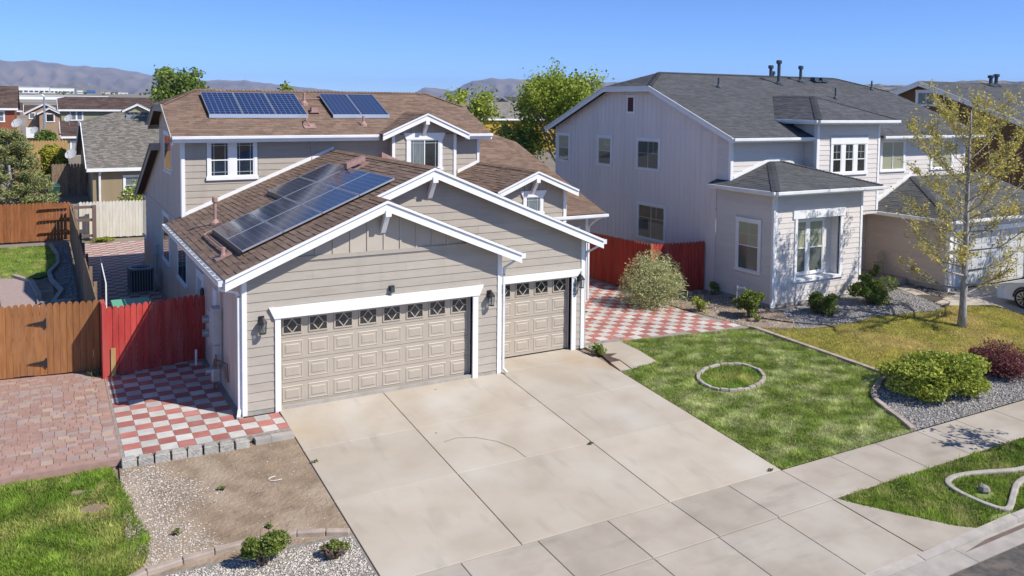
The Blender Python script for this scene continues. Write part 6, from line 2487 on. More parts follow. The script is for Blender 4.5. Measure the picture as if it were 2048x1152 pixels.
# ================================================================== fences
cf = fence('cedar_fence', 'orange cedar fence and gate behind the paver pad', (-9.0, 5.95), (-2.58, 4.98), cedar, hgt=1.84, pw=.15, face=1)
for t_, z in ((cf, 1.36), (cf, .34)):
    b = MB()
    b.prism([(-4.22, 5.185, z), (-3.86, 5.125, z + .06), (-3.80, 5.115, z + .13), (-3.78, 5.11, z + .13), (-3.78, 5.11, z - .13), (-3.80, 5.115, z - .13), (-3.86, 5.125, z - .06)], (0, -.012, 0))
    b.build('strap_hinge', black, t_)
rf = fence('red_fence', 'bright red painted fence closing the side yard', (-2.47, 4.26), (-.02, 4.80), redp, hgt=1.78, pw=.142, face=1)
b = MB()
b.box(-2.37, -2.26, 4.22, 4.245, .02, .75)
b.build('repair_board', rawwood, rf, label='short bare yellow pine board')
b = MB()
b.box(-2.56, -2.46, 4.2, 5.0, 0, 1.86)
b.build('end_board', redp, rf)
fence('dividing_fence', 'weathered wooden fence dividing the two side yards', (-2.62, 5.2), (-2.62, 27.8), oldwood, hgt=1.85, pw=.15, face=-1, rail_m=oldwood, zj=.04)
pf = fence('cream_fence', 'cream painted fence at the back of the side patio', (-2.2, 28.2), (9.0, 27.4), fencew, hgt=1.86, pw=.15, face=1)
for x in (-1.55,):
    b = MB()
    b.box(x - .09, x + .09, 27.6, 27.78, 0, 1.75)
    b.build('post', postm, pf, label='dark mauve post')
for z in (.15, .95, 1.6):
    b = MB()
    b.box(-2.45, -1.64, 27.66, 27.72, z, z + .14)
    b.build('rail', postm, pf)
bf = fence('back_cedar_fence', 'rusty brown fence across the far end of the left yard', (-12, 28.6), (-2.6, 28.2), cedarN, hgt=1.9, pw=.15, face=1)
for z in (.45, 1.05, 1.62):
    b = MB()
    b.box(-3.95, -2.7, 28.08, 28.14, z, z + .09)
    b.build('rail', cedarN, bf)
fence('deep_red_fence', 'deep red fence running back from the bushy corner', (15.50, 9.3), (15.86, 5.42), redd, hgt=1.86, pw=.14, face=1)
fence('deep_red_fence', 'deep red fence between silvery bush and grey house', (15.95, 5.40), (18.22, 5.10), redd, hgt=1.86, pw=.14, face=1)
b = MB()
b.box(15.84, 15.96, 5.36, 5.48, 0, 1.88)
b.build('corner_post', cedar, None, label='orange corner post of the deep red fence', cat='post')

# ================================================================== vegetation near the house
shrub('boxwood_shrub', (-.80, -5.42), (.36, .34, .30), 4200, .045, leafD, 'dark green rounded bush on the white gravel', lumps=10)
shrub('sparse_shrub', (.28, -5.75), (.30, .26, .13), 500, .05, leafD, 'half dead twiggy bush next to the driveway edge', lumps=4, stems=46)
shrub('silvery_shrub', (14.85, 4.0), (1.2, 1.0, .86), 4600, .11, leafS, 'large silvery green bush in front of the deep red fence', lumps=16, stems=34, aspect=5.0, spiky=2.6, lump_r=.34)
shrub('round_shrub', (16.7, -5.55), (1.62, 1.2, .56), 15000, .085, leafL, 'wide lime green shrub on the gravel by the sidewalk', lumps=22, stems=20, lump_r=.36)
shrub('barberry_shrub', (19.75, -5.4), (.85, .8, .42), 4200, .07, leafP, 'spiky dark purple barberry shrub', lumps=8, stems=26, spiky=1.8, aspect=2.4)
shrub('rose_bush', (16.75, 1.2), (.62, .5, .46), 4300, .075, leafD, 'green bush left of the tower downspout', lumps=10, stems=14)
shrub('rose_bush', (19.15, .40), (.66, .5, .46), 4600, .075, leafD, 'green bush below the tower front window', lumps=10, stems=14)
shrub('rose_bush', (21.95, .55), (.92, .7, .55), 7000, .075, leafD, 'larger green bush by the porch of the grey house', lumps=13, stems=16)
shrub('rose_shrub', (9.84, .22), (.30, .26, .14), 700, .06, leafD, 'low rose plant at the corner of the narrow garage bay', lumps=5, stems=16, spiky=.4)
shrub('weed', (15.75, 2.55), (.30, .3, .26), 420, .07, leafL, 'yellow green weed beside the entry tiles', lumps=5, stems=14, spiky=.5)
shrub('weed', (16.55, .72), (.22, .2, .16), 180, .06, leafM, 'small weed between the tiles and the first bush', lumps=4, stems=10)
shrub('weed', (-2.72, 4.55), (.16, .1, .09), 110, .07, leafM, 'little weed at the foot of the cedar fence', lumps=4, stems=5)
shrub('clover_patch', (-1.3, 26.9), (.75, .45, .12), 1500, .09, leafG, 'bright green weed patch along the cream fence', lumps=9, stems=4)
shrub('small_plant', (25.3, 3.05, .22), (.3, .26, .3), 420, .09, leafM, 'potted green plant on the porch beside the iron chair', lumps=5, stems=8)
shrub('dark_plant', (17.95, 4.25), (.2, .2, .3), 160, .10, leafM, 'small dark leafy plant under the foundation vent', lumps=4, stems=5)
for x, y, l in ((-1.0, -2.9, 'left'), (-.45, -4.45, 'middle'), (-1.9, -4.0, 'lower left')):
    shrub('weed', (x, y), (.09, .08, .03), 60, .05, leafM, 'tiny weed in the dirt bed, %s of the three' % l, lumps=3, stems=4)
for x, y, l in ((6.55, -4.2, 'beside the right driveway joint'), (9.35, -6.70, 'where driveway, lawn and sidewalk meet'), (.9, -2.6, 'on the left driveway edge')):
    shrub('weed', (x, y), (.06, .05, .025), 50, .035, leafM, 'tiny weed ' + l, lumps=3, stems=3)
# a loose twig hoop on the dirt
b = MB()
b.tube([(.05 + .16 * math.cos(t), -2.9 + .10 * math.sin(t), gz(-2.9) + .0) for t in np.linspace(1.6, 5.2, 9)], .006, 5)
b.build('wire_loop', white, None, label='bent white wire lying on the bare dirt', cat='wire')

def airy_tree(name, loc, height, spread, label, n, leaf, m, seed, trunk_r=.12, first=1.15, ny=.75):
    """pale trunk, many rising branches with twigs, leaves strung along the twigs"""
    rnd = random.Random(seed)
    x, y = loc
    z = gz(y)
    t = thing(name, label, 'tree', (x, y, z))
    tp = []
    for i in range(11):
        q = i / 10
        tp.append(Vector((x + .10 * math.sin(q * 5 + 1), y + .06 * math.cos(q * 4), z - .1 + q * height)))
    b = MB()
    b.tube(tp, [trunk_r * (1.3 if i == 0 else 1) * (1 - i / 10.3) ** .8 + .008 for i in range(11)], 10)
    b.build('trunk', bark, t, smooth=True)
    br = MB()
    twigs = []
    nb = 44
    for i in range(nb):
        h = first + (height * .93 - first) * (i / nb) ** .9
        k = min(h / height * 10, 9.99)
        a0 = tp[int(k)].lerp(tp[int(k) + 1], k - int(k))
        az = i * 2.39996 + rnd.uniform(-.4, .4)
        env = math.sin(min(1, .22 + .95 * (h / height)) * math.pi) ** .6
        L = spread * (.62 + .42 * env) * rnd.uniform(.7, 1.12)
        rise = (.25 + .75 * (h / height)) * L * rnd.uniform(.6, 1.15)
        e = a0 + Vector((math.cos(az) * L, math.sin(az) * L * ny, rise))
        m1 = a0.lerp(e, .4) + Vector((0, 0, -.10 * L + rnd.uniform(-.05, .05)))
        m2 = a0.lerp(e, .72) + Vector((rnd.uniform(-.08, .08), rnd.uniform(-.08, .08), -.05 * L))
        r0 = max(.012, trunk_r * .34 * (1 - h / height) + .008)
        pl_ = [a0, m1, m2, e]
        br.tube(pl_, [r0, r0 * .7, r0 * .45, .004], 6)
        twigs.append((m1, m2))
        twigs.append((m2, e))
        twigs.append((m2, e))
        for j in range(12):
            u = rnd.uniform(.22, .97)
            s0 = m1.lerp(m2, (u - .4) / .32) if .4 < u < .72 else (a0.lerp(m1, u / .4) if u <= .4 else m2.lerp(e, (u - .72) / .28))
            dd = Vector((rnd.uniform(-1, 1), rnd.uniform(-1, 1), rnd.uniform(-.2, 1.0))).normalized() * .8 + (e - a0).normalized()
            s1 = s0 + dd.normalized() * rnd.uniform(.35, .95) * (1 - .35 * u) * spread * .46
            br.tube([s0, s0.lerp(s1, .55) + Vector((0, 0, .03)), s1], [r0 * .35, .006, .003], 4)
            twigs.append((s0, s1))
    br.build('branches', bark, t, smooth=True)
    A = np.array([tuple(a) for a, c in twigs])
    B_ = np.array([tuple(c) for a, c in twigs])
    k = RNG.integers(0, len(A), n // 3)
    f = .12 + .93 * RNG.random((n // 3, 1))
    P = A[k] + (B_[k] - A[k]) * f
    P = np.repeat(P, 3, 0) + RNG.standard_normal((n // 3 * 3, 3)) * .06
    V, F = leaves_at(P, leaf, 1.3)
    fastmesh('crown', V, F, m, t, np.clip(.5 + .3 * RNG.standard_normal(len(P)), 0, 1), 'stuff')
    return t


airy_tree('young_tree', (22.73, -2.4), 7.3, 3.1, 'slender pale-barked tree with olive spring leaves on the dry lawn', 13500, .072, leafY, 5, ny=.62)
tree('street_tree', (31.5, -4.3), 7.6, (2.3, 2.3, 2.6), 5.0, 11000, .11, leafY, 'golden green tree at the right edge beyond the pale-barked tree', trunk_r=.12, limbs=14, seed=9, lump_r=.22, fork=.25, along=.3, subs=5)
tree('verge_sapling', (16.2, -9.35), 3.3, (.95, .8, .9), 2.3, 420, .10, leafY, 'small sapling on the verge whose twigs shade the sidewalk', trunk_r=.04, limbs=8, seed=13, lump_r=.25, fork=.3, along=.3, subs=3)
# trees behind
tree('poplar_tree', (5.3, 48, .4), 9.6, (1.65, 1.7, 2.9), 6.7, 8000, .24, leafM, 'bushy green tree behind the upper roof on the left', trunk_r=.22, limbs=20, seed=21, lump_r=.36, fork=.3)
tree('ash_tree', (25.6, 40, .2), 8.7, (2.3, 2.2, 2.9), 5.4, 4600, .24, leafG, 'thin yellow green tree right of the brown roof', trunk_r=.16, limbs=15, seed=23, lump_r=.30, fork=.25, along=.3)
tree('ash_tree', (30.4, 34, .1), 10.0, (3.1, 3.0, 4.2), 5.4, 21000, .22, leafG, 'tall bright green tree between the two houses', trunk_r=.25, limbs=26, seed=27, lump_r=.34, fork=.15)
tree('ash_tree', (27.6, 36, .1), 5.6, (2.2, 2.0, 2.0), 3.2, 9000, .2, leafM, 'lower dark green tree in front of the tall bright tree', trunk_r=.16, limbs=14, seed=29, lump_r=.4, fork=.15)
tree('distant_tree', (13.6, 50, .5), 8.1, (1.2, 1.2, 1.6), 6.2, 3000, .26, leafG, 'small tree top just above the middle of the ridge', trunk_r=.14, limbs=9, seed=31, lump_r=.4)


def pine(name, loc, h, r, label):
    x, y = loc
    z = gz(y)
    t = thing(name, label, 'tree', (x, y, z))
    b = MB()
    b.tube([(x, y, z - .1), (x + .05, y, z + h * .5), (x, y, z + h * .98)], [.18, .12, .02], 8)
    b.build('trunk', bark, t)
    P = []
    br = MB()
    for k in range(17):
        zz = z + .5 + (h - .7) * k / 17
        rr = r * (1 - (k / 17) ** 1.5) * random.uniform(.8, 1.1) + .25
        for j in range(9):
            a = random.random() * 6.28
            e = Vector((x + math.cos(a) * rr, y + math.sin(a) * rr, zz + rr * random.uniform(.1, .35)))
            br.tube([(x, y, zz), tuple(e)], [.03, .008], 4)
            for q in range(170):
                f = random.uniform(.35, 1.05)
                P.append((x + (e.x - x) * f + random.gauss(0, .10), y + (e.y - y) * f + random.gauss(0, .10), zz + (e.z - zz) * f + random.gauss(.04, .09)))
    br.build('branches', bark, t)
    P = np.array(P)
    V, F = leaves_at(P, .24, 5.0, -.3)
    fastmesh('crown', V, F, pineg, t, np.clip(.5 + .3 * RNG.standard_normal(len(P)), 0, 1), 'stuff')


pine('pine_tree', (-5.3, 31), 5.6, 2.1, 'yellowish green pine behind the far left fence')
shrub('branch_bush', (.75, 33.5), (.8, .6, 1.3), 700, .16, leafG, 'leafy young tree top peeking over the cream fence', lumps=8, stems=8)
shrub('cypress_hedge', (-3.3, 52), (.95, .8, 1.75), 12000, .16, hedgem, 'yellow green clipped hedge behind the back fences', lumps=16, stems=6, lump_r=.4)
shrub('cypress_hedge', (-2.3, 51), (.7, .8, 1.5), 7000, .16, hedgem, 'narrower yellow green hedge next to the clipped hedge', lumps=12, stems=5, lump_r=.4)
shrub('garden_bush', (-1.6, 48), (.75, .8, 1.1), 4500, .16, leafD, 'dark green bush left of the grey-roofed house', lumps=9, stems=5)
shrub('garden_bush', (-3.3, 70, 2.2), (1.1, .8, 1.0), 4000, .2, leafM, 'round green bush in front of the tan house', lumps=9, stems=5)

# ================================================================== things in the yards
tb = thing('storage_tub', 'mint green plastic tub lid behind the red fence', 'tub', (-1.5, 8.2, 0))
b = MB()
b.box(-2.05, -1.10, 7.4, 8.3, 0, 1.03)
b.build('tub_body', tub, tb, bevel=.04)
b = MB()
b.box(-2.1, -1.05, 7.35, 8.35, 1.031, 1.09)
b.build('lid', tub, tb, bevel=.02)
b = MB()
b.bar((-2.22, 8.2, .85), (-2.12, 12.6, .85), .012, 1.55)
gsh = b.build('glass_sheet', glass, None, label='large framed glass sheet leaning along the dividing fence', cat='glass sheet')
b = MB()
for z in (.08, 1.62):
    b.bar((-2.22, 8.2, z), (-2.12, 12.6, z), .03, .04)
for x, y in ((-2.22, 8.2), (-2.12, 12.6)):
    b.bar((x, y, .08), (x, y, 1.62), .03, .04)
b.build('frame', white, gsh)
BN = thing('wheelie_bin', 'dark green wheelie bin behind the far left fence', 'bin', (-3.25, 33, 0))
b = MB()
b.hexa([(-3.45, 32.8, 1.0), (-3.05, 32.8, 1.0), (-3.05, 33.3, 1.0), (-3.45, 33.3, 1.0), (-3.55, 32.7, 2.25), (-2.95, 32.7, 2.25), (-2.95, 33.4, 2.25), (-3.55, 33.4, 2.25)])
b.build('bin_body', binm, BN, bevel=.03)
b = MB()
b.hexa([(-3.58, 32.67, 2.25), (-2.92, 32.67, 2.25), (-2.92, 33.43, 2.25), (-3.58, 33.43, 2.25), (-3.5, 32.75, 2.33), (-3.0, 32.75, 2.33), (-3.0, 33.43, 2.40), (-3.5, 33.43, 2.40)])
b.build('lid', binm, BN, bevel=.02)
b = MB()
b.box(-3.7, -2.8, 32.4, 33.7, .0, 1.0)
b.build('bin_plinth', concW, None, label='concrete plinth under the wheelie bin', cat='plinth')
# garden hose on the neighbour gravel
b = MB()
hp = [(16.9, 1.0), (17.2, .35), (17.5, -.05), (17.9, -.35), (18.3, -.55), (18.35, -.85), (18.1, -1.15)]
b.tube([(x, y, gz(y) + .02) for x, y in hp], .018, 6)
b.build('garden_hose', hosem, None, label='black hose lying across gravel and dry lawn edge', cat='hose')
b = MB()
b.tube([(9.9, 3.9, .35), (11.0, 4.0, .12), (12.2, 4.2, .03)], .02, 6)
b.build('drip_hose', hosem, None, label='dark hose crossing the entry tiles', cat='hose')
# irrigation standpipes
IR = thing('irrigation_pipes', 'white irrigation standpipes with valve by the tower', 'pipe', (17.6, 2.4, 0))
b = MB()
b.tube([(17.45, 2.55, 0), (17.45, 2.55, .55)], .03, 8)
b.tube([(17.62, 2.25, 0), (17.62, 2.25, .6), (17.58, 2.35, .68), (17.5, 2.5, .66)], .03, 8)
b.build('riser', white, IR)
b = MB()
b.lathe(17.45, 2.55, [(.06, .55), (.08, .58), (.08, .68), (.05, .74)], 8)
b.build('valve', galv, IR)
# utility cover beside the tower
b = MB()
b.prism([(19.0, 1.05, .0), (19.75, .85, .0), (19.85, 1.2, .0), (19.1, 1.42, .0)], (0, 0, .06))
b.build('utility_cover', concC, None, label='flat grey utility cover in the gravel by the tower', cat='cover', bevel=.01)
# fallen leaf and stones on the driveway
for i, (x, y, l) in enumerate(((4.55, -.35, 'near the wide garage door'), (3.62, -2.45, 'beside the long driveway joint'))):
    b = MB()
    b.prism([(x, y, gz(y) + .012), (x + .03, y + .01, gz(y) + .015), (x + .035, y + .03, gz(y) + .01), (x + .01, y + .035, gz(y) + .015)], (0, 0, .006))
    b.build('dry_leaf', twigm, None, label='curled brown leaf on the driveway ' + l, cat='leaf')

# ================================================================== car on the neighbour driveway
CAR = thing('parked_car', 'white car parked nose-in on the neighbouring driveway', 'car', (28.0, -3.35, gz(-3.35)))


def car():
    g0 = gz(-3.1)
    # side profile along y (front at +y), z above ground
    prof = [(-.78, .32), (-.75, .62), (-.88, .86), (-1.35, .98), (-1.95, 1.06), (-2.75, 1.55), (-3.6, 1.62), (-4.6, 1.58), (-5.3, 1.2), (-5.42, .9), (-5.4, .45), (-5.3, .30)]
    b = MB()
    xs = [(27.12, .0, .90), (27.06, .0, 1.0), (27.06, 0, 1.0), (28.9, 0, 1.0), (28.9, 0, 1.0), (28.84, 0, .9)]
    zc_, yc_ = .8, -3.35
    rings = []
    for k, x in enumerate((27.16, 27.05, 27.05, 28.93, 28.93, 28.82)):
        sc = (.93, 1, 1, 1, 1, .93)[k]
        ring = []
        for y, z in [(a_ - .25, b_) for a_, b_ in prof]:
            tuck = .16 * max(0, (z - 1.0)) / .6
            xx = x + (tuck if x < 28 else -tuck)
            zz = z if z < 1.0 else 1.0 + (z - 1.0) * sc
            ring.append((xx, yc_ + (y - yc_) * sc, g0 + zz + gz(y) * .0))
        rings.append(ring)
    n = len(prof)
    for a, c in zip(rings[:-1], rings[1:]):
        for i in range(n):
            j = (i + 1) % n
            b.face([a[i], a[j], c[j], c[i]])
    b.face(list(reversed(rings[0])))
    b.face(rings[-1])
    b.build('body', carw, CAR, bevel=.03)
    q = MB()
    for x, s_ in ((27.055, -1), (28.925, 1)):
        for y0, y1 in ((-2.70, -3.70), (-3.77, -4.95)):
            t0 = .07
            q.prism([(x + s_ * .012 - s_ * .02, y0, g0 + 1.08), (x + s_ * .012 - s_ * .02, y1, g0 + 1.08), (x - s_ * .125, y1 + .1, g0 + 1.5), (x - s_ * .125, y0 - .35, g0 + 1.48)], (s_ * .01, 0, 0))
    q.build('side_window', carg, CAR)
    for y in (-2.0, -4.75):
        for x, s_ in ((27.05, -1), (28.93, 1)):
            gw = gz(y)
            a = MB()
            for r0, r1, xo in ((.36, .36, 0),):
                pass
            ring = []
            a.tube([(x + s_ * .012, y, gw + .35), (x - s_ * .2, y, gw + .35)], .355, 24)
            wh = a.build('wheel', tyrem, CAR)
            r = MB()
            r.tube([(x + s_ * .016, y, gw + .35), (x + s_ * .006, y, gw + .35)], .25, 24)
            r.build('rim_dish', black, wh)
            r = MB()
            for k in range(10):
                t = k * math.pi / 5
                for dt in (-.09, .09):
                    r.bar((x + s_ * .022, y + .06 * math.cos(t), gw + .35 + .06 * math.sin(t)), (x + s_ * .022, y + .25 * math.cos(t + dt), gw + .35 + .25 * math.sin(t + dt)), .022, .02, up=(1, 0, 0))
            r.tube([(x + s_ * .017, y + .255 * math.cos(t), gw + .35 + .255 * math.sin(t)) for t in np.linspace(0, 2 * math.pi, 25)], .014, 5)
            r.build('rim', rimm, wh)
            ar = MB()
            for k in range(14):
                t0, t1 = math.pi * k / 14, math.pi * (k + 1) / 14
                ar.hexa([(x + s_ * .004, y + .36 * math.cos(t0), gw + .36 + .36 * math.sin(t0)), (x + s_ * .004, y + .43 * math.cos(t0), gw + .36 + .43 * math.sin(t0)), (x + s_ * .004, y + .43 * math.cos(t1), gw + .36 + .43 * math.sin(t1)), (x + s_ * .004, y + .36 * math.cos(t1), gw + .36 + .36 * math.sin(t1)),
                         (x + s_ * .018, y + .36 * math.cos(t0), gw + .36 + .36 * math.sin(t0)), (x + s_ * .018, y + .42 * math.cos(t0), gw + .36 + .42 * math.sin(t0)), (x + s_ * .018, y + .42 * math.cos(t1), gw + .36 + .42 * math.sin(t1)), (x + s_ * .018, y + .36 * math.cos(t1), gw + .36 + .36 * math.sin(t1))])
            ar.build('wheel_arch', black, CAR)
    h = MB()
    for x in (27.12, 28.5):
        h.box(x, x + .36, -1.11, -1.04, g0 + .66, g0 + .8)
    h.build('headlight', galv, CAR)


car()


# ================================================================== houses further away
def far_house(name, label, x0, x1, y0, y1, zg_, eave_z, ridge_z, wall_m, roof_m, wins=(), clip=0.0, ov=.35, doors=(), gable=None, seed=50, exp=.3, trim=True):
    """ridge along x; front wall at y0"""
    T_ = thing(name, label, 'house', ((x0 + x1) / 2, (y0 + y1) / 2, zg_))
    ym = (y0 + y1) / 2
    sl = (ridge_z - eave_z) / (ym - y0 + ov)
    fz = lambda y: eave_z + sl * (y - y0 + ov)
    ye = y0 - ov
    yc = ym - clip * .8
    A = [(x0 - ov, ye, eave_z), (x1 + ov, ye, eave_z), (x1 + ov, yc, fz(yc)), (x1 + ov - clip, ym, ridge_z), (x0 - ov + clip, ym, ridge_z), (x0 - ov, yc, fz(yc))]
    r = slab(T_, A, roof_m, th=.2)
    yb = 2 * ym - ye
    Bk = [(p[0], 2 * ym - p[1], p[2]) for p in A]
    slab(T_, Bk, roof_m, th=.2)
    if clip:
        slab(T_, [(x0 - ov, yc, fz(yc)), (x0 - ov + clip, ym, ridge_z), (x0 - ov, 2 * ym - yc, fz(yc))], roof_m, th=.2)
    shingles(r, [A], (1, 0, 0), (0, 1, sl), A[0], roof_m, exp=exp, tabw=(exp * 1.4, exp * 2.6), lift=.03, seed=seed)
    w = MB()
    w.prism([(x0, y0, zg_ - .5), (x1, y0, zg_ - .5), (x1, y1, zg_ - .5), (x0, y1, zg_ - .5)], (0, 0, eave_z - zg_ + .45))
    w.prism([(x0, y0, eave_z - .06), (x0, y1, eave_z - .06), (x0, 2 * ym - yc, fz(yc) - .25), (x0, yc, fz(yc) - .25)], (.1, 0, 0))
    wl = w.build('wall', wall_m, T_)
    b = MB()
    b.box(x0 - ov, x1 + ov, ye - .08, ye, eave_z - .24, eave_z - .02)
    b.build('fascia', white, T_)
    rake(T_, (ye, eave_z), (yc, fz(yc)), x0 - ov, axis='X', h1=.22, h2=.06)
    rake(T_, (yc, fz(yc)), (2 * ym - yc, fz(yc)), x0 - ov, axis='X', h1=.22, h2=.06) if clip else None
    rake(T_, (2 * ym - yc, fz(yc)), (yb, eave_z), x0 - ov, axis='X', h1=.22, h2=.06)
    pl = Plane('Y', y0)
    for (a, c, z0, z1, units, bk) in wins:
        window(wl, pl, a, c, z0, z1, units=units, rail=.5, back=bk, case=.12, mull=.12)
    for (a, c, z0, z1, m) in doors:
        d = MB()
        pl.box(d, a, c, z0, z1, 0, .03)
        dd = d.build('door', m, wl)
        d = MB()
        pl.box(d, a - .15, a, z0, z1 + .15, 0, .06)
        pl.box(d, c, c + .15, z0, z1 + .15, 0, .06)
        pl.box(d, a, c, z1, z1 + .15, 0, .06)
        d.build('trim', white, dd)
    if gable:
        for (gx0, gx1, gp, ge, gm, yo) in gable:
            yg = y0 - yo
            xm = (gx0 + gx1) / 2
            back = ym
            slab(T_, [(gx0, yg - .3, ge), (xm, yg - .3, gp), (xm, back, gp), (gx0, back, ge)], roof_m, th=.15)
            slab(T_, [(gx1, yg - .3, ge), (xm, yg - .3, gp), (xm, back, gp), (gx1, back, ge)], roof_m, th=.15)
            rake(T_, (gx0, ge), (xm, gp), yg - .3, h1=.2, h2=.06)
            rake(T_, (xm, gp), (gx1, ge), yg - .3, h1=.2, h2=.06)
            q = MB()
            gpw = Plane('Y', yg)
            gpw.poly(q, [(gx0 + .3, zg_ - .5), (gx1 - .3, zg_ - .5), (gx1 - .3, ge - .05), (xm, gp - .18), (gx0 + .3, ge - .05)], -max(yo, .1), 0)
            q.build('wall', gm, T_)
    return T_


gh = far_house('house', 'single-storey khaki house with weathered grey roof behind the cream fence', -.95, 13, 41, 58.4, 0, 2.66, 6.1, tan2, shingG, wins=((.95, 2.2, .9, 2.0, 1, curtain),), clip=2.3, exp=.13, seed=51)
b = MB()
b.box(1.7, 2.3, 48.6, 49.3, 5.55, 5.95)
b.build('roof_vent', galv, gh)
downspout(gh, [(-.5, 40.6, 2.5), (-.55, 40.85, 2.25), (-.55, 40.9, .1)], .06)
far_house('house', 'olive green two-storey house with long brown roof in the distance', -1.6, 16, 95, 104, 1.0, 5.85, 7.35, olive, shingF, wins=((-.6, .62, 4.55, 5.7, 2, curtain),), clip=1.0, gable=((4.9, 8.3, 6.6, 5.75, olive, 1.5),), seed=52, exp=.35)
ol = far_house('house', 'low olive wing with white trimmed door beside the dish', -1.55, 6, 85, 93, 1.0, 3.0, 4.6, olive, shingF, doors=((-.85, .3, .8, 2.3, curtain),), seed=53, exp=.35)
far_house('house', 'terracotta house with brown roof at the far left edge', -16, -6.3, 90, 100, 1.0, 6.0, 8.5, redw, shingF, wins=((-8.3, -7.35, 4.5, 5.6, 1, curtain),), seed=54, exp=.35)
tn = far_house('house', 'tan stucco house with two small gables in the distance', -5.4, -1.5, 112, 119, 1.0, 5.15, 6.2, tanw, shingF, wins=(), gable=((-5.75, -.7, 6.55, 5.15, tanw, .8), (-4.2, -1.25, 5.95, 5.15, tanw, 2.0)), seed=55, exp=.4)
pt = Plane('Y', 110.0)
window(tn, pt, -3.1, -2.2, 4.0, 5.0, back=interior, case=.12)
window(tn, Plane('Y', 111.2), -5.05, -4.45, 4.4, 5.1, back=curtain, case=.1)
b = MB()
Plane('Y', 110.9).box(b, -5.5, -3.95, 1.8, 3.2, -.3, .05)
b.build('garage_door', white, tn)
far_house('house', 'grey-roofed house with mustard wall beyond the thin tree', 47, 60, 80, 92, 1.0, 5.05, 7.3, yelw, shingG, clip=1.0, seed=56, exp=.35)
far_house('house', 'slate-roofed house behind the tall bright tree', 62.6, 78, 95, 108, 1.0, 6.1, 8.2, tanw, shingN, seed=57, exp=.4)
far_house('house', 'small tan house between the terracotta and tan houses', -14, -6.6, 135, 142, 1.2, 5.2, 6.4, tanw, shingF, seed=58, exp=.5)
fence('far_cedar_fence', 'golden cedar fence below the tan house', (-5.3, 60), (-1.9, 60), rawwood, hgt=3.0, pw=.2, face=1)
fence('far_cedar_fence', 'lower golden fence left of the clipped hedge', (-5.6, 50), (-3.9, 50), rawwood, hgt=2.6, pw=.2, face=1)
fence('far_dark_fence', 'dark brown fence beside the grey-roofed house', (-3.2, 46), (-1.1, 46), oldwood, hgt=2.2, pw=.18, face=1)


# satellite dishes
def dish(x, y, z, r, label, az=-.6):
    t = thing('satellite_dish', label, 'satellite dish', (x, y, z - r * 1.3))
    d = Vector((math.sin(az) * .8, -math.cos(az) * .8, .55)).normalized()
    a = d.cross(Vector((0, 0, 1))).normalized()
    c = d.cross(a)
    b = MB()
    n = 20
    rings = [(0, -.16), (.5, -.12), (.85, -.04), (1, 0)]
    P = [[Vector((x, y, z)) + (a * math.cos(2 * math.pi * k / n) + c * math.sin(2 * math.pi * k / n)) * (r * q) + d * (r * o) for k in range(n)] for q, o in rings]
    for i in range(3):
        for k in range(n):
            b.face([P[i][k], P[i][(k + 1) % n], P[i + 1][(k + 1) % n], P[i + 1][k]])
    b.build('reflector', grbox, t, smooth=True)
    b = MB()
    ctr = Vector((x, y, z))
    b.tube([ctr - d * r * .2, ctr - d * r * .5 - Vector((0, 0, r * .3)), ctr - d * r * .5 - Vector((0, 0, r * 1.6))], r * .06, 6)
    b.build('mast', galv, t)
    b = MB()
    b.tube([ctr + c * r * .9, ctr + d * r * .9 + c * r * .35], r * .035, 5)
    b.box(*(lambda q: (q.x - r * .1, q.x + r * .1, q.y - r * .1, q.y + r * .1, q.z - r * .1, q.z + r * .1))(ctr + d * r * .9 + c * r * .35))
    b.build('receiver_arm', galv, t)


dish(-2.2, 40, 3.65, .36, 'large pale satellite dish left of the grey-roofed house')
dish(-1.15, 84, 5.0, .45, 'satellite dish on the wall of the olive house')
dish(-5.9, 80, 4.6, .55, 'satellite dish above the pine tree')
dish(-4.4, 78, 3.9, .42, 'smaller satellite dish right of the pine top')

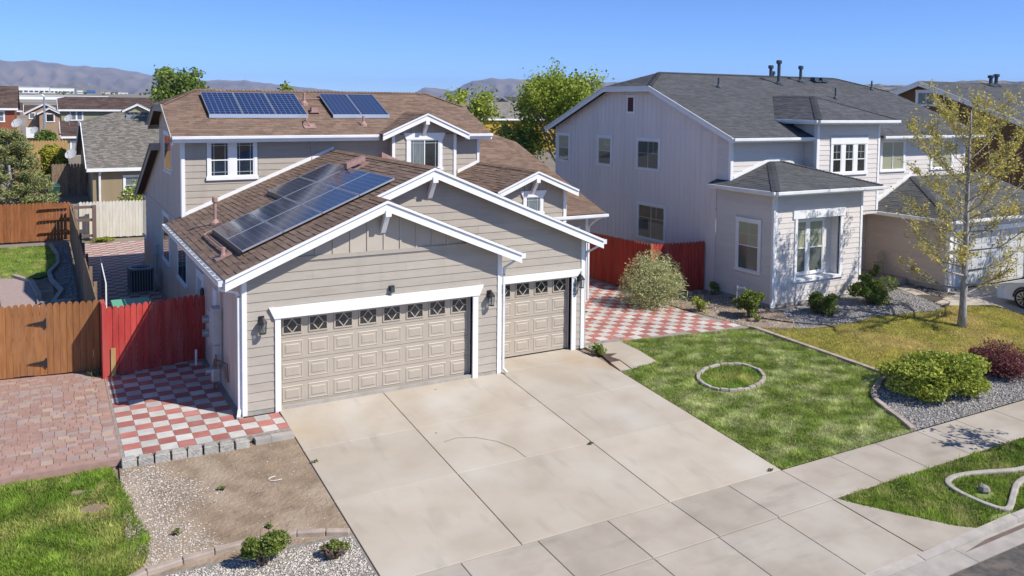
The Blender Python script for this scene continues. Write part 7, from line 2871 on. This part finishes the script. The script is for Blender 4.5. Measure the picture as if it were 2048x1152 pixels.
# street light
SL = thing('street_light', 'tall grey street light in front of the tan house', 'street light', (-3.45, 75, 1))
b = MB()
b.tube([(-3.45, 75, .5), (-3.44, 75, 5), (-3.44, 75, 7.3), (-3.6, 75, 7.45), (-4.2, 75, 7.5)], [.14, .11, .08, .06, .05], 8)
b.build('pole', galv, SL)
b = MB()
b.box(-4.75, -4.15, 74.9, 75.1, 7.44, 7.56)
b.build('lamp_head', galv, SL, bevel=.03)


# warehouses on the valley floor
def warehouse(x0, x1, y0, y1, z0, z1, label, m=white, strip=None):
    t = thing('warehouse', label, 'warehouse', ((x0 + x1) / 2, y0, z0))
    b = MB()
    b.box(x0, x1, y0, y1, z0 - 6, z1)
    b.build('wall', m, t)
    n = 6
    W = (x1 - x0) / n
    for i in range(n):
        q = MB()
        q.box(x0 + i * W + W * .15, x0 + i * W + W * .85, y0 - .4, y0 - .05, z0 + (z1 - z0) * .1, z0 + (z1 - z0) * .38)
        q.build('loading_bay', strip or ventN, t)
    q = MB()
    q.box(x0 - .5, x1 + .5, y0 - .5, y1, z1, z1 + .5)
    q.build('parapet', m, t)


blue = mat('blue_cladding', (.06, .16, .38), None, rough=.6)
whw = mat('white_cladding', (.82, .82, .80), None, rough=.6)
warehouse(-33, 10, 1500, 1560, 17, 25.2, 'long white warehouse on the valley floor', whw)
warehouse(11, 45, 1505, 1560, 17, 24.4, 'white warehouse right of the longest one', whw)
warehouse(49, 57, 1500, 1530, 17.5, 21, 'small white warehouse in the valley', whw)
warehouse(64, 76, 1510, 1530, 18, 21.5, 'blue cladded shed in the valley', blue)
warehouse(-40, 55, 900, 940, 4.4, 9.9, 'low pale warehouse behind the olive house roof', whw)
warehouse(95, 140, 1700, 1730, 17.5, 20, 'distant low white shed on the valley floor', whw)
VV_, FF_, n_ = [], [], 0
for i in range(40):
    x = random.uniform(-60, 190)
    y = random.uniform(1250, 1750)
    r = random.uniform(1.6, 3.2)
    P = crown_points(120, (x, y, gz(y) + r * .8), (r, r, r * 1.0), 6)
    V, F = leaves_at(P, 1.3, 1.3)
    VV_.append(V)
    FF_.append(F + n_)
    n_ += len(V)
fastmesh('valley_scrub', np.concatenate(VV_), np.concatenate(FF_), leafD, None, RNG.random(sum(len(f) for f in FF_)), 'stuff')
